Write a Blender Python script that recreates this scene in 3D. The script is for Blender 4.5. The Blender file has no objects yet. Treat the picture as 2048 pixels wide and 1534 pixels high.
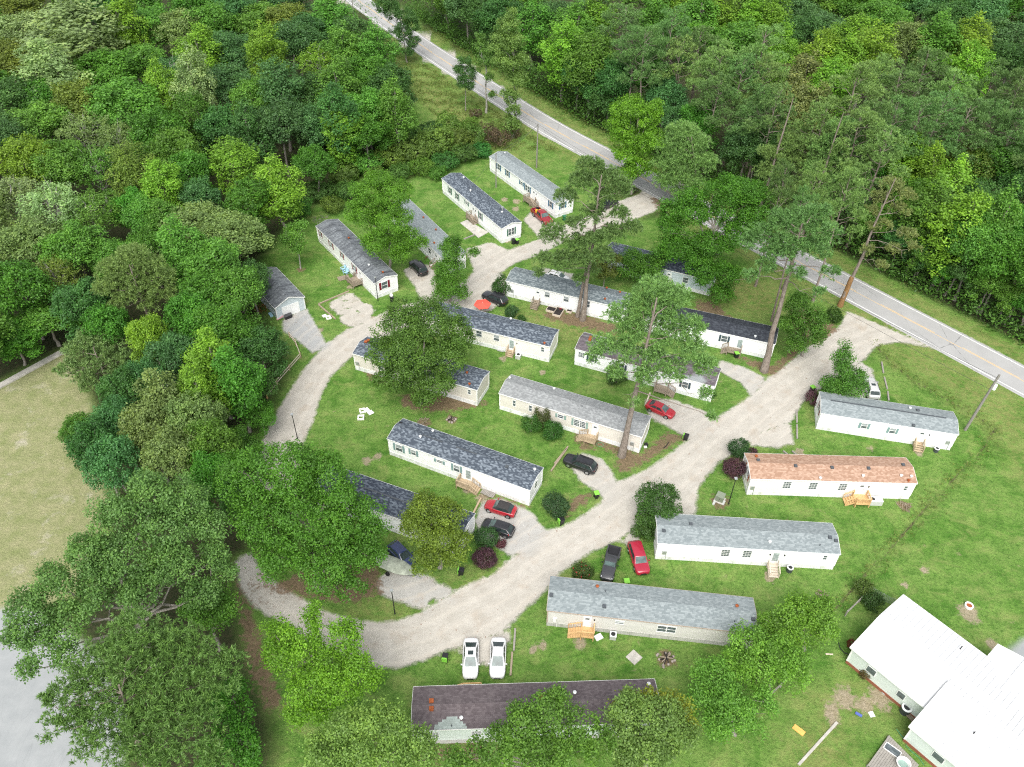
import bpy, math, random
import numpy as np
from mathutils import Vector, Matrix, Euler

# ------------------------------------------------------------------ camera, sky, sun, exposure
SC = bpy.context.scene
COL = SC.collection
FPX, DEP, ROLL, CAMH = 1645.363722705533, math.radians(42.02852488675647), math.radians(-0.973143547040334), 84.74888223583746
cam = bpy.data.cameras.new('camera')
cam_ob = bpy.data.objects.new('camera', cam)
COL.objects.link(cam_ob)
cam.sensor_fit = 'HORIZONTAL'
cam.angle_x = 2 * math.atan(1024 / FPX)
cam.clip_start, cam.clip_end = 1.0, 6000.0
cam_ob.matrix_world = Matrix.Translation((0, 0, CAMH)) @ Matrix.Rotation(math.pi / 2 - DEP, 4, 'X') @ Matrix.Rotation(-ROLL, 4, 'Z')
SC.camera = cam_ob

SUN_EL, SUN_AZ = math.radians(54), math.radians(186)     # azimuth: direction the light comes from, from +Y clockwise
world = bpy.data.worlds.new('World')
SC.world = world
world.use_nodes = True
wt = world.node_tree
for n in list(wt.nodes):
    wt.nodes.remove(n)
w_sky = wt.nodes.new('ShaderNodeTexSky'); w_sky.sky_type = 'NISHITA'; w_sky.sun_disc = False
w_sky.sun_elevation = SUN_EL; w_sky.sun_rotation = SUN_AZ
w_sky.air_density = 1.0; w_sky.dust_density = 3.0; w_sky.ozone_density = 1.0
w_hsv = wt.nodes.new('ShaderNodeHueSaturation'); w_hsv.inputs['Saturation'].default_value = 0.22   # overcast: greyer sky
w_bg = wt.nodes.new('ShaderNodeBackground'); w_bg.inputs['Strength'].default_value = 0.135
w_out = wt.nodes.new('ShaderNodeOutputWorld')
wt.links.new(w_sky.outputs[0], w_hsv.inputs['Color'])
wt.links.new(w_hsv.outputs[0], w_bg.inputs['Color'])
wt.links.new(w_bg.outputs[0], w_out.inputs['Surface'])

sun = bpy.data.lights.new('sun', 'SUN'); sun.energy = 1.5; sun.angle = math.radians(42); sun.color = (1.0, 0.965, 0.91)
sun_ob = bpy.data.objects.new('sun', sun); COL.objects.link(sun_ob)
_sd = Vector((math.sin(SUN_AZ) * math.cos(SUN_EL), math.cos(SUN_AZ) * math.cos(SUN_EL), math.sin(SUN_EL)))
sun_ob.rotation_euler = _sd.to_track_quat('Z', 'Y').to_euler()
SC.view_settings.view_transform = 'Standard'
SC.view_settings.look = 'None'
SC.view_settings.exposure = 1.04
SC.view_settings.gamma = 1.0
SC.view_settings.use_curve_mapping = False
SC.render.engine = 'CYCLES'
SC.cycles.max_bounces = 6
SC.cycles.diffuse_bounces = 3
SC.cycles.glossy_bounces = 2
SC.cycles.transmission_bounces = 4
SC.cycles.use_denoising = False
SC.cycles.filter_width = 1.15
SC.cycles.sample_clamp_indirect = 4.0

# ------------------------------------------------------------------ helpers
rng = np.random.default_rng(11)
random.seed(11)
_cr, _sr, _ca, _sa = math.cos(ROLL), math.sin(ROLL), math.cos(DEP), math.sin(DEP)


def ray(px, py):
    u2, v2 = (px - 1024) / FPX, (767 - py) / FPX
    u, v = u2 * _cr + v2 * _sr, -u2 * _sr + v2 * _cr
    return np.array([u, _ca + v * _sa, -_sa + v * _ca])


def gp(px, py, z=0.0):
    """the place at height z that the survey photograph shows at px, py"""
    d = ray(px, py)
    return d * ((z - CAMH) / d[2]) + np.array([0, 0, CAMH])


def g2(px, py, z=0.0):
    p = gp(px, py, z)
    return float(p[0]), float(p[1])


def polyw(pts, z=0.0):
    return np.array([g2(x, y, z) for x, y in pts])


def height_over(base, px, py):
    """height of the point straight above base (at the same forward distance) seen at px, py"""
    d = ray(px, py)
    return CAMH + d[2] * base[1] / d[1]


class MB:
    def __init__(self):
        self.v, self.f = [], []

    def add(self, vs, fs):
        o = len(self.v)
        self.v += [tuple(map(float, p)) for p in vs]
        self.f += [tuple(i + o for i in q) for q in fs]
        return self

    def box(self, c, s, rz=0.0, taper=1.0):
        cx, cy, cz = c; sx, sy, sz = s[0] / 2, s[1] / 2, s[2] / 2
        ca, sa = math.cos(rz), math.sin(rz)
        vs = []
        for z, k in ((-sz, taper), (sz, 1.0)):
            for x, y in ((-sx, -sy), (sx, -sy), (sx, sy), (-sx, sy)):
                x, y = x * k, y * k
                vs.append((cx + x * ca - y * sa, cy + x * sa + y * ca, cz + z))
        return self.add(vs, [(3, 2, 1, 0), (4, 5, 6, 7), (0, 1, 5, 4), (1, 2, 6, 5), (2, 3, 7, 6), (3, 0, 4, 7)])

    def beam(self, a, b, w, h):
        a, b = Vector(a), Vector(b)
        d = (b - a).normalized()
        up = Vector((0, 0, 1)) if abs(d.z) < 0.95 else Vector((1, 0, 0))
        s = d.cross(up).normalized(); t = s.cross(d)
        vs = [p + s * (w / 2 * i) + t * (h / 2 * j) for p in (a, b) for i, j in ((-1, -1), (1, -1), (1, 1), (-1, 1))]
        return self.add(vs, [(0, 1, 2, 3), (7, 6, 5, 4), (0, 4, 5, 1), (1, 5, 6, 2), (2, 6, 7, 3), (3, 7, 4, 0)])

    def tube(self, pts, rad, n=8, cap=True):
        pts = [Vector(p) for p in pts]
        if not hasattr(rad, '__len__'):
            rad = [rad] * len(pts)
        vs, fs = [], []
        ref = None
        for i, p in enumerate(pts):
            d = (pts[min(i + 1, len(pts) - 1)] - pts[max(i - 1, 0)]).normalized()
            if ref is None:
                ref = d.orthogonal().normalized()
            s = (ref - d * ref.dot(d)).normalized(); t = d.cross(s); ref = s
            for k in range(n):
                a = 2 * math.pi * k / n
                vs.append(p + (s * math.cos(a) + t * math.sin(a)) * rad[i])
        for i in range(len(pts) - 1):
            for k in range(n):
                fs.append((i * n + k, i * n + (k + 1) % n, (i + 1) * n + (k + 1) % n, (i + 1) * n + k))
        if cap:
            fs.append(tuple(range(n - 1, -1, -1)))
            fs.append(tuple((len(pts) - 1) * n + k for k in range(n)))
        return self.add(vs, fs)

    def lathe(self, prof, c=(0, 0, 0), n=14):
        vs, fs = [], []
        for r, z in prof:
            for k in range(n):
                a = 2 * math.pi * k / n
                vs.append((c[0] + r * math.cos(a), c[1] + r * math.sin(a), c[2] + z))
        for i in range(len(prof) - 1):
            for k in range(n):
                fs.append((i * n + k, i * n + (k + 1) % n, (i + 1) * n + (k + 1) % n, (i + 1) * n + k))
        fs.append(tuple(range(n - 1, -1, -1)))
        fs.append(tuple((len(prof) - 1) * n + k for k in range(n)))
        return self.add(vs, fs)

    def prism(self, poly, z0, z1):
        n = len(poly)
        vs = [(x, y, z0) for x, y in poly] + [(x, y, z1) for x, y in poly]
        fs = [tuple(range(n - 1, -1, -1)), tuple(range(n, 2 * n))] + [(i, (i + 1) % n, (i + 1) % n + n, i + n) for i in range(n)]
        return self.add(vs, fs)

    def mesh(self, name, mat, smooth=None):
        me = bpy.data.meshes.new(name)
        me.from_pydata(self.v, [], self.f)
        me.materials.append(mat)
        if smooth is not None:
            me.polygons.foreach_set('use_smooth', [True] * len(me.polygons))
            me.set_sharp_from_angle(angle=math.radians(smooth))
        me.update()
        return me

    def build(self, name, mat, parent=None, smooth=None, loc=None, rz=0.0):
        o = bpy.data.objects.new(name, self.mesh(name, mat, smooth))
        COL.objects.link(o)
        if parent is not None:
            o.parent = parent
        if loc is not None:
            o.location = loc
        o.rotation_euler = (0, 0, rz)
        return o


def tag(o, label=None, cat=None, group=None, kind=None):
    if label: o['label'] = label
    if cat: o['category'] = cat
    if group: o['group'] = group
    if kind: o['kind'] = kind
    return o


def thing(name, label, cat, loc=(0, 0, 0), rz=0.0, group=None):
    o = bpy.data.objects.new(name, None)
    COL.objects.link(o)
    o.empty_display_size = 0.3
    o.location = loc
    o.rotation_euler = (0, 0, rz)
    return tag(o, label, cat, group)


def link(name, me, parent=None, color=None):
    o = bpy.data.objects.new(name, me)
    COL.objects.link(o)
    if parent is not None: o.parent = parent
    if color is not None: o.color = (*color, 1)
    return o


def copy_tree(o, parent=None):
    c = o.copy(); COL.objects.link(c)
    if parent is not None: c.parent = parent
    for ch in list(o.children):
        copy_tree(ch, c)
    return c


# ------------------------------------------------------------------ materials
class NT:
    def __init__(self, name):
        self.m = bpy.data.materials.new(name); self.m.use_nodes = True
        self.t = self.m.node_tree
        for n in list(self.t.nodes): self.t.nodes.remove(n)
        self.out = self.t.nodes.new('ShaderNodeOutputMaterial')

    def n(self, typ, ins=None, **props):
        nd = self.t.nodes.new('ShaderNode' + typ)
        for k, v in props.items(): setattr(nd, k, v)
        for k, v in (ins or {}).items(): self.set(nd.inputs[k], v)
        return nd

    def set(self, sock, v):
        if isinstance(v, bpy.types.NodeSocket): self.t.links.new(v, sock)
        elif isinstance(v, bpy.types.Node): self.t.links.new(v.outputs[0], sock)
        else:
            if sock.type == 'RGBA' and len(v) == 3: v = (*v, 1)
            sock.default_value = v

    def math(self, op, a, b=0.0, c=None, clamp=False):
        nd = self.t.nodes.new('ShaderNodeMath'); nd.operation = op; nd.use_clamp = clamp
        self.set(nd.inputs[0], a); self.set(nd.inputs[1], b)
        if c is not None: self.set(nd.inputs[2], c)
        return nd.outputs[0]

    def mix(self, f, a, b, blend='MIX'):
        nd = self.t.nodes.new('ShaderNodeMix'); nd.data_type = 'RGBA'; nd.blend_type = blend
        self.set(nd.inputs[0], f); self.set(nd.inputs[6], a); self.set(nd.inputs[7], b)
        return nd.outputs[2]

    def noise(self, vec, scale, detail=3.0, rough=0.55, dist=0.0):
        nd = self.n('TexNoise', {'Scale': scale, 'Detail': detail, 'Roughness': rough, 'Distortion': dist})
        if vec is not None: self.set(nd.inputs['Vector'], vec)
        return nd.outputs[0]

    def ramp(self, f, lo, hi, a=0.0, b=1.0):
        nd = self.n('MapRange', {'Value': f, 'From Min': lo, 'From Max': hi, 'To Min': a, 'To Max': b}, clamp=True)
        return nd.outputs[0]

    def attr(self, name):
        return self.n('Attribute', attribute_name=name).outputs['Fac']

    def obj(self):
        return self.n('TexCoord').outputs['Object']

    def pos(self):
        return self.n('NewGeometry').outputs['Position']

    def scale(self, vec, s):
        nd = self.n('Mapping', {'Vector': vec, 'Scale': s})
        return nd.outputs[0]

    def done(self, color, rough=0.8, spec=0.3, metal=0.0, bump=None, bstr=0.3, bdist=0.05, coat=0.0, **kw):
        b = self.n('BsdfPrincipled', {'Base Color': color, 'Roughness': rough, 'Specular IOR Level': spec, 'Metallic': metal, 'Coat Weight': coat})
        for k, v in kw.items(): self.set(b.inputs[k.replace('_', ' ')], v)
        if bump is not None:
            bp = self.n('Bump', {'Height': bump, 'Strength': bstr, 'Distance': bdist})
            self.t.links.new(bp.outputs[0], b.inputs['Normal'])
        self.t.links.new(b.outputs[0], self.out.inputs[0])
        return self.m


def plain(name, col, rough=0.6, spec=0.4, metal=0.0, var=0.12, scale=3.0, coat=0.0):
    t = NT(name)
    n1 = t.noise(t.obj(), scale, 4)
    c = t.mix(t.ramp(n1, 0.3, 0.7), tuple(x * (1 - var) for x in col), tuple(min(1, x * (1 + var)) for x in col))
    return t.done(c, rough, spec, metal, coat=coat)


def siding(name, col, pitch=0.2, var=0.07):
    t = NT(name)
    o = t.obj()
    z = t.n('SeparateXYZ', {0: o}).outputs[2]
    fr = t.math('FRACT', t.math('DIVIDE', z, pitch))
    line = t.ramp(fr, 0.0, 0.14, 0.86, 1.0)
    n1 = t.noise(t.scale(o, (0.5, 0.5, 1.6)), 1.3, 5)
    c = t.mix(t.ramp(n1, 0.3, 0.75), tuple(x * (1 + var) for x in col), tuple(x * (1 - var) for x in col))
    n2 = t.noise(t.scale(o, (3.0, 3.0, 0.35)), 1.0, 4)
    c = t.mix(t.ramp(n2, 0.62, 0.8, 0, 0.22), c, (0.42, 0.40, 0.33))
    g = t.n('CombineColor', {0: line, 1: line, 2: line}).outputs[0]
    c = t.mix(1.0, c, g, 'MULTIPLY')
    return t.done(c, 0.55, 0.35, bump=fr, bstr=0.25, bdist=0.02)


def ribbed(name, col, pitch=0.25):
    """vertical ribbed vinyl skirting"""
    t = NT(name)
    o = t.obj()
    s = t.n('SeparateXYZ', {0: o})
    fr = t.math('FRACT', t.math('DIVIDE', t.math('ADD', s.outputs[0], s.outputs[1]), pitch))
    line = t.ramp(fr, 0.0, 0.18, 0.74, 1.0)
    n1 = t.noise(t.scale(o, (1.2, 1.2, 0.6)), 1.6, 5)
    c = t.mix(t.ramp(n1, 0.4, 0.75), col, tuple(x * 0.72 for x in col))
    n2 = t.noise(o, 0.9, 3)
    c = t.mix(t.ramp(n2, 0.6, 0.72, 0, 0.4), c, (0.3, 0.31, 0.2))
    g = t.n('CombineColor', {0: line, 1: line, 2: line}).outputs[0]
    c = t.mix(1.0, c, g, 'MULTIPLY')
    return t.done(c, 0.6, 0.3, bump=fr, bstr=0.4, bdist=0.03)


def shingle(name, ca, cb, fleck=0.5, streak=0.0, streak_col=(0.03, 0.03, 0.035), patch=0.0):
    t = NT(name)
    o = t.obj()
    s = t.n('SeparateXYZ', {0: o})
    row = t.math('FLOOR', t.math('DIVIDE', s.outputs[1], 0.19))
    colx = t.math('FLOOR', t.math('DIVIDE', t.math('ADD', s.outputs[0], t.math('MULTIPLY', row, 0.173)), 0.31))
    wn = t.n('TexWhiteNoise', {'Vector': t.n('CombineXYZ', {0: colx, 1: row}).outputs[0]}, noise_dimensions='2D').outputs[0]
    wn = t.ramp(wn, 0.5 - fleck * 0.42, 1.0)
    n0 = t.noise(o, 0.55, 4)
    n1 = t.noise(t.scale(o, (1.0, 2.2, 1)), 3.0, 5, 0.7)
    f = t.math('ADD', t.math('MULTIPLY', wn, 0.93), t.math('MULTIPLY', t.ramp(n1, 0.35, 0.7), 0.07), clamp=True)
    c = t.mix(f, ca, cb)
    c = t.mix(t.ramp(n0, 0.35, 0.7, 0.0, 0.22), c, tuple(x * 0.8 for x in ca))
    fr = t.math('FRACT', t.math('DIVIDE', s.outputs[1], 0.19))
    ln = t.ramp(fr, 0.0, 0.2, 0.8, 1.0)
    c = t.mix(1.0, c, t.n('CombineColor', {0: ln, 1: ln, 2: ln}).outputs[0], 'MULTIPLY')
    if streak > 0:
        n2 = t.noise(t.scale(o, (1.9, 0.35, 1)), 0.9, 5, 0.65, 0.6)
        c = t.mix(t.ramp(n2, 0.42, 0.68, 0, streak), c, streak_col)
    if patch > 0:
        n3 = t.noise(t.scale(o, (0.35, 1.0, 1)), 0.5, 3)
        c = t.mix(t.ramp(n3, 0.5, 0.6, 0, patch), c, (0.27, 0.29, 0.29))
    bh = t.math('ADD', wn, t.math('MULTIPLY', fr, 0.8))
    return t.done(c, 0.9, 0.2, bump=bh, bstr=0.35, bdist=0.02)


def wood(name, col, var=0.35):
    t = NT(name)
    o = t.obj()
    n1 = t.noise(t.scale(o, (3, 14, 14)), 1.5, 5, 0.65)
    n2 = t.noise(o, 1.2, 3)
    c = t.mix(t.ramp(n1, 0.3, 0.7), tuple(x * (1 - var) for x in col), tuple(x * (1 + var * 0.7) for x in col))
    c = t.mix(t.ramp(n2, 0.5, 0.75, 0, 0.35), c, tuple(x * 0.55 for x in col))
    return t.done(c, 0.85, 0.2, bump=n1, bstr=0.3, bdist=0.01)


def paint(name, col, rough=0.28):
    t = NT(name)
    n1 = t.noise(t.obj(), 2.2, 4)
    c = t.mix(t.ramp(n1, 0.35, 0.75, 0, 0.18), col, tuple(0.75 * x + 0.05 for x in col))
    return t.done(c, rough, 0.5, coat=0.6, Coat_Roughness=0.08)


def leafmat(name, trans=0.34):
    t = NT(name)
    oc = t.n('ObjectInfo')
    base = oc.outputs['Color']
    tint = t.attr('tint')
    rnd = oc.outputs['Random']
    k = t.ramp(tint, 0.0, 1.0, 0.62, 1.42)
    c = t.mix(1.0, base, t.n('CombineColor', {0: k, 1: k, 2: k}).outputs[0], 'MULTIPLY')
    c = t.mix(t.ramp(tint, 0.5, 1.0, 0, 0.35), c, t.mix(1.0, base, (1.75, 1.35, 0.85), 'MULTIPLY'))
    hs = t.n('HueSaturation', {'Color': c, 'Hue': t.ramp(rnd, 0, 1, 0.487, 0.513), 'Saturation': 1.0, 'Value': t.ramp(rnd, 0, 1, 0.90, 1.14)}).outputs[0]
    d = t.n('BsdfPrincipled', {'Base Color': hs, 'Roughness': 0.52, 'Specular IOR Level': 0.35})
    tr = t.n('BsdfTranslucent', {'Color': t.mix(1.0, hs, (1.25, 1.3, 0.6), 'MULTIPLY')})
    mx = t.n('MixShader', {0: trans, 1: d.outputs[0], 2: tr.outputs[0]})
    t.t.links.new(mx.outputs[0], t.out.inputs[0])
    return t.m


def barkmat(name, a, b):
    t = NT(name)
    o = t.obj()
    n1 = t.noise(t.scale(o, (5, 5, 1.2)), 1.6, 6, 0.7)
    n2 = t.noise(o, 0.5, 3)
    c = t.mix(t.ramp(n1, 0.35, 0.68), a, b)
    c = t.mix(t.ramp(n2, 0.5, 0.7, 0, 0.4), c, tuple(x * 0.6 for x in a))
    return t.done(c, 0.95, 0.15, bump=n1, bstr=0.7, bdist=0.06)


M = {}
M['leaf'] = leafmat('leaf'); M['needle'] = leafmat('needle', 0.18)
M['bark'] = barkmat('bark', (0.14, 0.125, 0.105), (0.38, 0.35, 0.31))
M['pinebark'] = barkmat('pine_bark', (0.13, 0.105, 0.085), (0.34, 0.29, 0.25))
M['palebark'] = barkmat('pale_bark', (0.22, 0.21, 0.19), (0.46, 0.44, 0.40))
M['orangebark'] = barkmat('orange_bark', (0.17, 0.09, 0.035), (0.33, 0.20, 0.095))
M['white_siding'] = siding('white_siding', (0.86, 0.865, 0.86))
M['cream_siding'] = siding('cream_siding', (0.80, 0.765, 0.70))
M['beige_siding'] = siding('beige_siding', (0.67, 0.63, 0.57))
M['grey_siding'] = siding('grey_siding', (0.62, 0.60, 0.57))
M['blue_siding'] = siding('pale_blue_siding', (0.50, 0.57, 0.60))
M['mint_siding'] = siding('pale_green_siding', (0.60, 0.66, 0.62))
M['skirt'] = ribbed('white_skirting', (0.80, 0.805, 0.80))
M['grey_skirt'] = ribbed('grey_skirting', (0.50, 0.49, 0.46))
M['brick'] = plain('red_brick', (0.26, 0.10, 0.06), 0.9, 0.2, var=0.3, scale=14)
M['trim'] = plain('white_trim', (0.80, 0.80, 0.78), 0.5, 0.4, var=0.05)
M['tan_trim'] = plain('tan_trim', (0.42, 0.34, 0.28), 0.6, 0.3)
M['glass'] = plain('window_glass', (0.10, 0.12, 0.13), 0.08, 0.6, var=0.4, scale=2.5)
M['blind'] = plain('window_blind', (0.33, 0.36, 0.37), 0.4, 0.4, var=0.15)
M['carglass'] = plain('car_glass', (0.03, 0.043, 0.043), 0.07, 0.4, var=0.3)
M['paleglass'] = plain('pale_windshield', (0.085, 0.125, 0.12), 0.08, 0.4, var=0.45, scale=1.6)
M['black'] = plain('black_plastic', (0.018, 0.018, 0.02), 0.45, 0.4)
M['tyre'] = plain('tyre_rubber', (0.02, 0.02, 0.02), 0.9, 0.2)
M['rim'] = plain('wheel_rim', (0.45, 0.46, 0.47), 0.3, 0.6, 0.8)
M['chrome'] = plain('chrome', (0.6, 0.6, 0.62), 0.2, 0.6, 0.9)
M['steel'] = plain('galvanised_steel', (0.48, 0.50, 0.50), 0.45, 0.5, 0.6)
M['acgrey'] = plain('air_conditioner_metal', (0.46, 0.47, 0.45), 0.5, 0.4)
M['headlight'] = plain('headlight_lens', (0.7, 0.72, 0.74), 0.15, 0.6)
M['taillight'] = plain('tail_light_lens', (0.42, 0.02, 0.02), 0.25, 0.5)
M['lime'] = plain('lime_plastic', (0.20, 0.50, 0.06), 0.45, 0.4)
M['darkgreen'] = plain('dark_green_plastic', (0.03, 0.16, 0.075), 0.45, 0.4)
M['red'] = paint('red_paint', (0.34, 0.012, 0.022)); M['crimson'] = paint('crimson_paint', (0.33, 0.012, 0.034))
M['darkred'] = paint('dark_red_paint', (0.25, 0.012, 0.02))
M['blackpaint'] = paint('black_paint', (0.014, 0.014, 0.017)); M['greypaint'] = paint('charcoal_paint', (0.035, 0.036, 0.04))
M['whitepaint'] = paint('white_paint', (0.66, 0.66, 0.66)); M['silver'] = paint('silver_paint', (0.50, 0.50, 0.50))
M['navy'] = paint('navy_paint', (0.018, 0.03, 0.09))
M['softtop'] = plain('black_canvas', (0.045, 0.042, 0.042), 0.9, 0.2)
M['wood_old'] = wood('weathered_wood', (0.30, 0.25, 0.19)); M['wood_new'] = wood('fresh_wood', (0.62, 0.40, 0.19), 0.2)
M['wood_mid'] = wood('tan_wood', (0.46, 0.36, 0.24)); M['wood_grey'] = wood('grey_wood', (0.30, 0.28, 0.25))
M['wood_pale'] = wood('pale_wood', (0.60, 0.52, 0.42), 0.2); M['polewood'] = wood('pole_wood', (0.25, 0.235, 0.21))
M['timber'] = wood('landscape_timber', (0.33, 0.27, 0.20)); M['redwood'] = wood('red_stained_wood', (0.36, 0.145, 0.06), 0.25)
M['concrete'] = plain('concrete', (0.44, 0.42, 0.38), 0.9, 0.2, var=0.2, scale=1.5)
M['redshutter'] = plain('dark_red_shutter', (0.17, 0.012, 0.025), 0.55, 0.3)
M['blueshutter'] = plain('blue_shutter', (0.035, 0.13, 0.22), 0.55, 0.3); M['greenshutter'] = plain('green_shutter', (0.075, 0.16, 0.12), 0.55, 0.3)
M['sageshutter'] = plain('sage_shutter', (0.24, 0.34, 0.30), 0.55, 0.3); M['darkshutter'] = plain('slate_shutter', (0.05, 0.075, 0.09), 0.55, 0.3)
M['tealshutter'] = plain('grey_green_shutter', (0.20, 0.30, 0.30), 0.55, 0.3)
M['rust'] = plain('rusty_metal', (0.30, 0.085, 0.03), 0.85, 0.2, var=0.3)
M['ventgrey'] = plain('dark_vent', (0.075, 0.085, 0.095), 0.5, 0.4); M['ventwhite'] = plain('white_vent', (0.70, 0.72, 0.72), 0.4, 0.4)
M['doorwhite'] = plain('white_door', (0.80, 0.81, 0.80), 0.4, 0.4, var=0.04); M['doorglass'] = plain('storm_door_glass', (0.30, 0.36, 0.35), 0.15, 0.6, var=0.3)
M['coral'] = plain('coral_canvas', (0.72, 0.10, 0.07), 0.8, 0.2, var=0.06); M['lightblue'] = plain('pale_blue_plastic', (0.34, 0.55, 0.68), 0.5, 0.4)
M['yellow'] = plain('yellow_plastic', (0.72, 0.42, 0.03), 0.5, 0.4); M['orange'] = plain('orange_board', (0.75, 0.40, 0.11), 0.6, 0.3)
M['olive'] = plain('olive_metal', (0.20, 0.23, 0.17), 0.5, 0.4); M['whiteplastic'] = plain('white_plastic', (0.78, 0.77, 0.74), 0.5, 0.4)
M['bluecloth'] = plain('blue_cloth', (0.10, 0.14, 0.42), 0.8, 0.2); M['tarp'] = plain('pale_tarp', (0.33, 0.36, 0.29), 0.7, 0.3, var=0.35, scale=1.3)
M['pinkcloth'] = plain('pale_pink_plastic', (0.66, 0.36, 0.38), 0.6, 0.3, var=0.3); M['wire'] = plain('wire', (0.05, 0.05, 0.05), 0.6, 0.3)
M['hose'] = plain('green_hose', (0.05, 0.30, 0.16), 0.5, 0.4); M['stone'] = plain('stone', (0.30, 0.26, 0.23), 0.9, 0.2, var=0.3)
M['ash'] = plain('charred_wood', (0.035, 0.03, 0.028), 0.95, 0.2, var=0.4)
M['r_dark'] = shingle('slate_blue_shingle', (0.058, 0.072, 0.092), (0.21, 0.245, 0.28), 0.35)
M['r_navy'] = shingle('dark_blue_shingle', (0.042, 0.052, 0.072), (0.16, 0.19, 0.225), 0.3)
M['r_mid'] = shingle('blue_grey_shingle', (0.105, 0.13, 0.14), (0.26, 0.295, 0.30), 0.5)
M['r_light'] = shingle('light_grey_shingle', (0.185, 0.215, 0.222), (0.29, 0.325, 0.33), 0.8)
M['r_pale'] = shingle('pale_grey_shingle', (0.21, 0.22, 0.222), (0.33, 0.345, 0.345), 0.8, 0.35, (0.16, 0.16, 0.165))
M['r_black'] = shingle('black_shingle', (0.035, 0.04, 0.05), (0.075, 0.085, 0.10), 0.5, 0.5, (0.02, 0.02, 0.026))
M['r_streak'] = shingle('streaked_grey_shingle', (0.15, 0.165, 0.18), (0.25, 0.27, 0.285), 0.6, 0.85, (0.035, 0.038, 0.045))
M['r_brown'] = shingle('brown_shingle', (0.092, 0.075, 0.080), (0.145, 0.122, 0.128), 0.7, 0.3, (0.19, 0.165, 0.165))
M['r_orange'] = shingle('orange_shingle', (0.31, 0.19, 0.13), (0.45, 0.31, 0.23), 0.7)
M['r_mott'] = shingle('mottled_grey_shingle', (0.10, 0.085, 0.095), (0.17, 0.15, 0.16), 0.6, 0.0, patch=1.0)
M['r_patch'] = shingle('exposed_grey_felt', (0.25, 0.29, 0.27), (0.33, 0.38, 0.36), 0.5)

# ------------------------------------------------------------------ ground, gravel, fields (one continuous sheet cut into its surfaces)
def sdf(P, poly):
    """signed distance to a polygon, negative inside; far points get a large value"""
    out = np.full(len(P), 50.0)
    lo, hi = poly.min(0) - 9, poly.max(0) + 9
    sel = np.where((P[:, 0] > lo[0]) & (P[:, 0] < hi[0]) & (P[:, 1] > lo[1]) & (P[:, 1] < hi[1]))[0]
    if len(sel) == 0: return out
    Q = P[sel]; d2 = np.full(len(Q), 1e9); ins = np.zeros(len(Q), bool)
    for i in range(len(poly)):
        a, b = poly[i], poly[(i + 1) % len(poly)]
        e = b - a; w = Q - a
        t = np.clip((w @ e) / (e @ e + 1e-12), 0, 1)
        q = w - t[:, None] * e
        d2 = np.minimum(d2, (q * q).sum(1))
        c = ((a[1] <= Q[:, 1]) != (b[1] <= Q[:, 1]))
        if abs(e[1]) > 1e-12:
            ins ^= c & (Q[:, 0] < a[0] + (Q[:, 1] - a[1]) * e[0] / e[1])
    d = np.sqrt(d2); d[ins] *= -1
    out[sel] = d
    return out


def linedist(P, line):
    d2 = np.full(len(P), 1e9); side = np.zeros(len(P))
    for i in range(len(line) - 1):
        a, b = line[i], line[i + 1]; e = b - a; w = P - a
        t = np.clip((w @ e) / (e @ e), 0, 1); q = w - t[:, None] * e
        dd = (q * q).sum(1); m = dd < d2
        d2[m] = dd[m]; side[m] = np.sign(e[0] * w[m, 1] - e[1] * w[m, 0])
    return np.sqrt(d2) * side


HWY = np.array([(-150, 425), (-95, 342), (-60, 289), (-28.4, 237.3), (-16.9, 220), (-0.9, 196.4), (9, 182.2), (18.2, 171.6), (36, 149), (54.4, 127.2),
                (60.2, 120.5), (67.4, 111.6), (73.3, 104.8), (79.8, 96.8), (102, 69), (140, 20), (190, -45)], float)
ROAD = polyw([(1868, 697), (1800, 684), (1752, 690), (1735, 712), (1700, 745), (1665, 770), (1625, 783), (1600, 812), (1582, 845), (1555, 855), (1505, 878), (1470, 903),
              (1440, 925), (1412, 955), (1398, 975), (1330, 1012), (1280, 1050), (1250, 1075), (1180, 1105), (1120, 1145), (1085, 1188), (1040, 1228), (1012, 1262),
              (930, 1296), (895, 1300), (850, 1320), (790, 1337), (740, 1332), (690, 1312), (640, 1292), (590, 1262), (550, 1240), (510, 1215), (480, 1178), (472, 1120),
              (500, 1105), (520, 1138), (555, 1168), (600, 1195), (650, 1222), (700, 1238), (760, 1245), (800, 1241), (840, 1224), (880, 1200), (905, 1185), (950, 1163), (985, 1150),
              (1020, 1118), (1045, 1098), (1090, 1060), (1122, 1055), (1160, 1035), (1203, 1003), (1225, 965), (1255, 957), (1292, 940), (1337, 910), (1375, 880), (1405, 850),
              (1445, 828), (1490, 800), (1520, 775), (1535, 755), (1557, 742), (1592, 714), (1605, 698), (1642, 680), (1680, 652), (1695, 622)])
LOOP = polyw([(540, 1010), (515, 960), (522, 890), (545, 840), (575, 790), (608, 738), (648, 692), (698, 655), (745, 635), (790, 615), (832, 604), (872, 592), (930, 562), (958, 532), (975, 508),
              (1010, 503), (1080, 478), (1130, 456), (1180, 430), (1230, 405), (1280, 388), (1300, 358), (1335, 345), (1395, 385), (1370, 405), (1345, 402), (1310, 422), (1262, 442), (1200, 458), (1132, 482),
              (1077, 510), (1032, 525), (1002, 545), (1010, 565), (1012, 590), (985, 620), (940, 630), (880, 640), (800, 658), (760, 682), (702, 714), (662, 752), (641, 792), (626, 842), (602, 893), (592, 960), (585, 1010)])
LEAFPATH = polyw([(470, 1150), (500, 1215), (525, 1290), (560, 1390), (565, 1420), (535, 1420), (500, 1340), (485, 1260), (472, 1200)])
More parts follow.
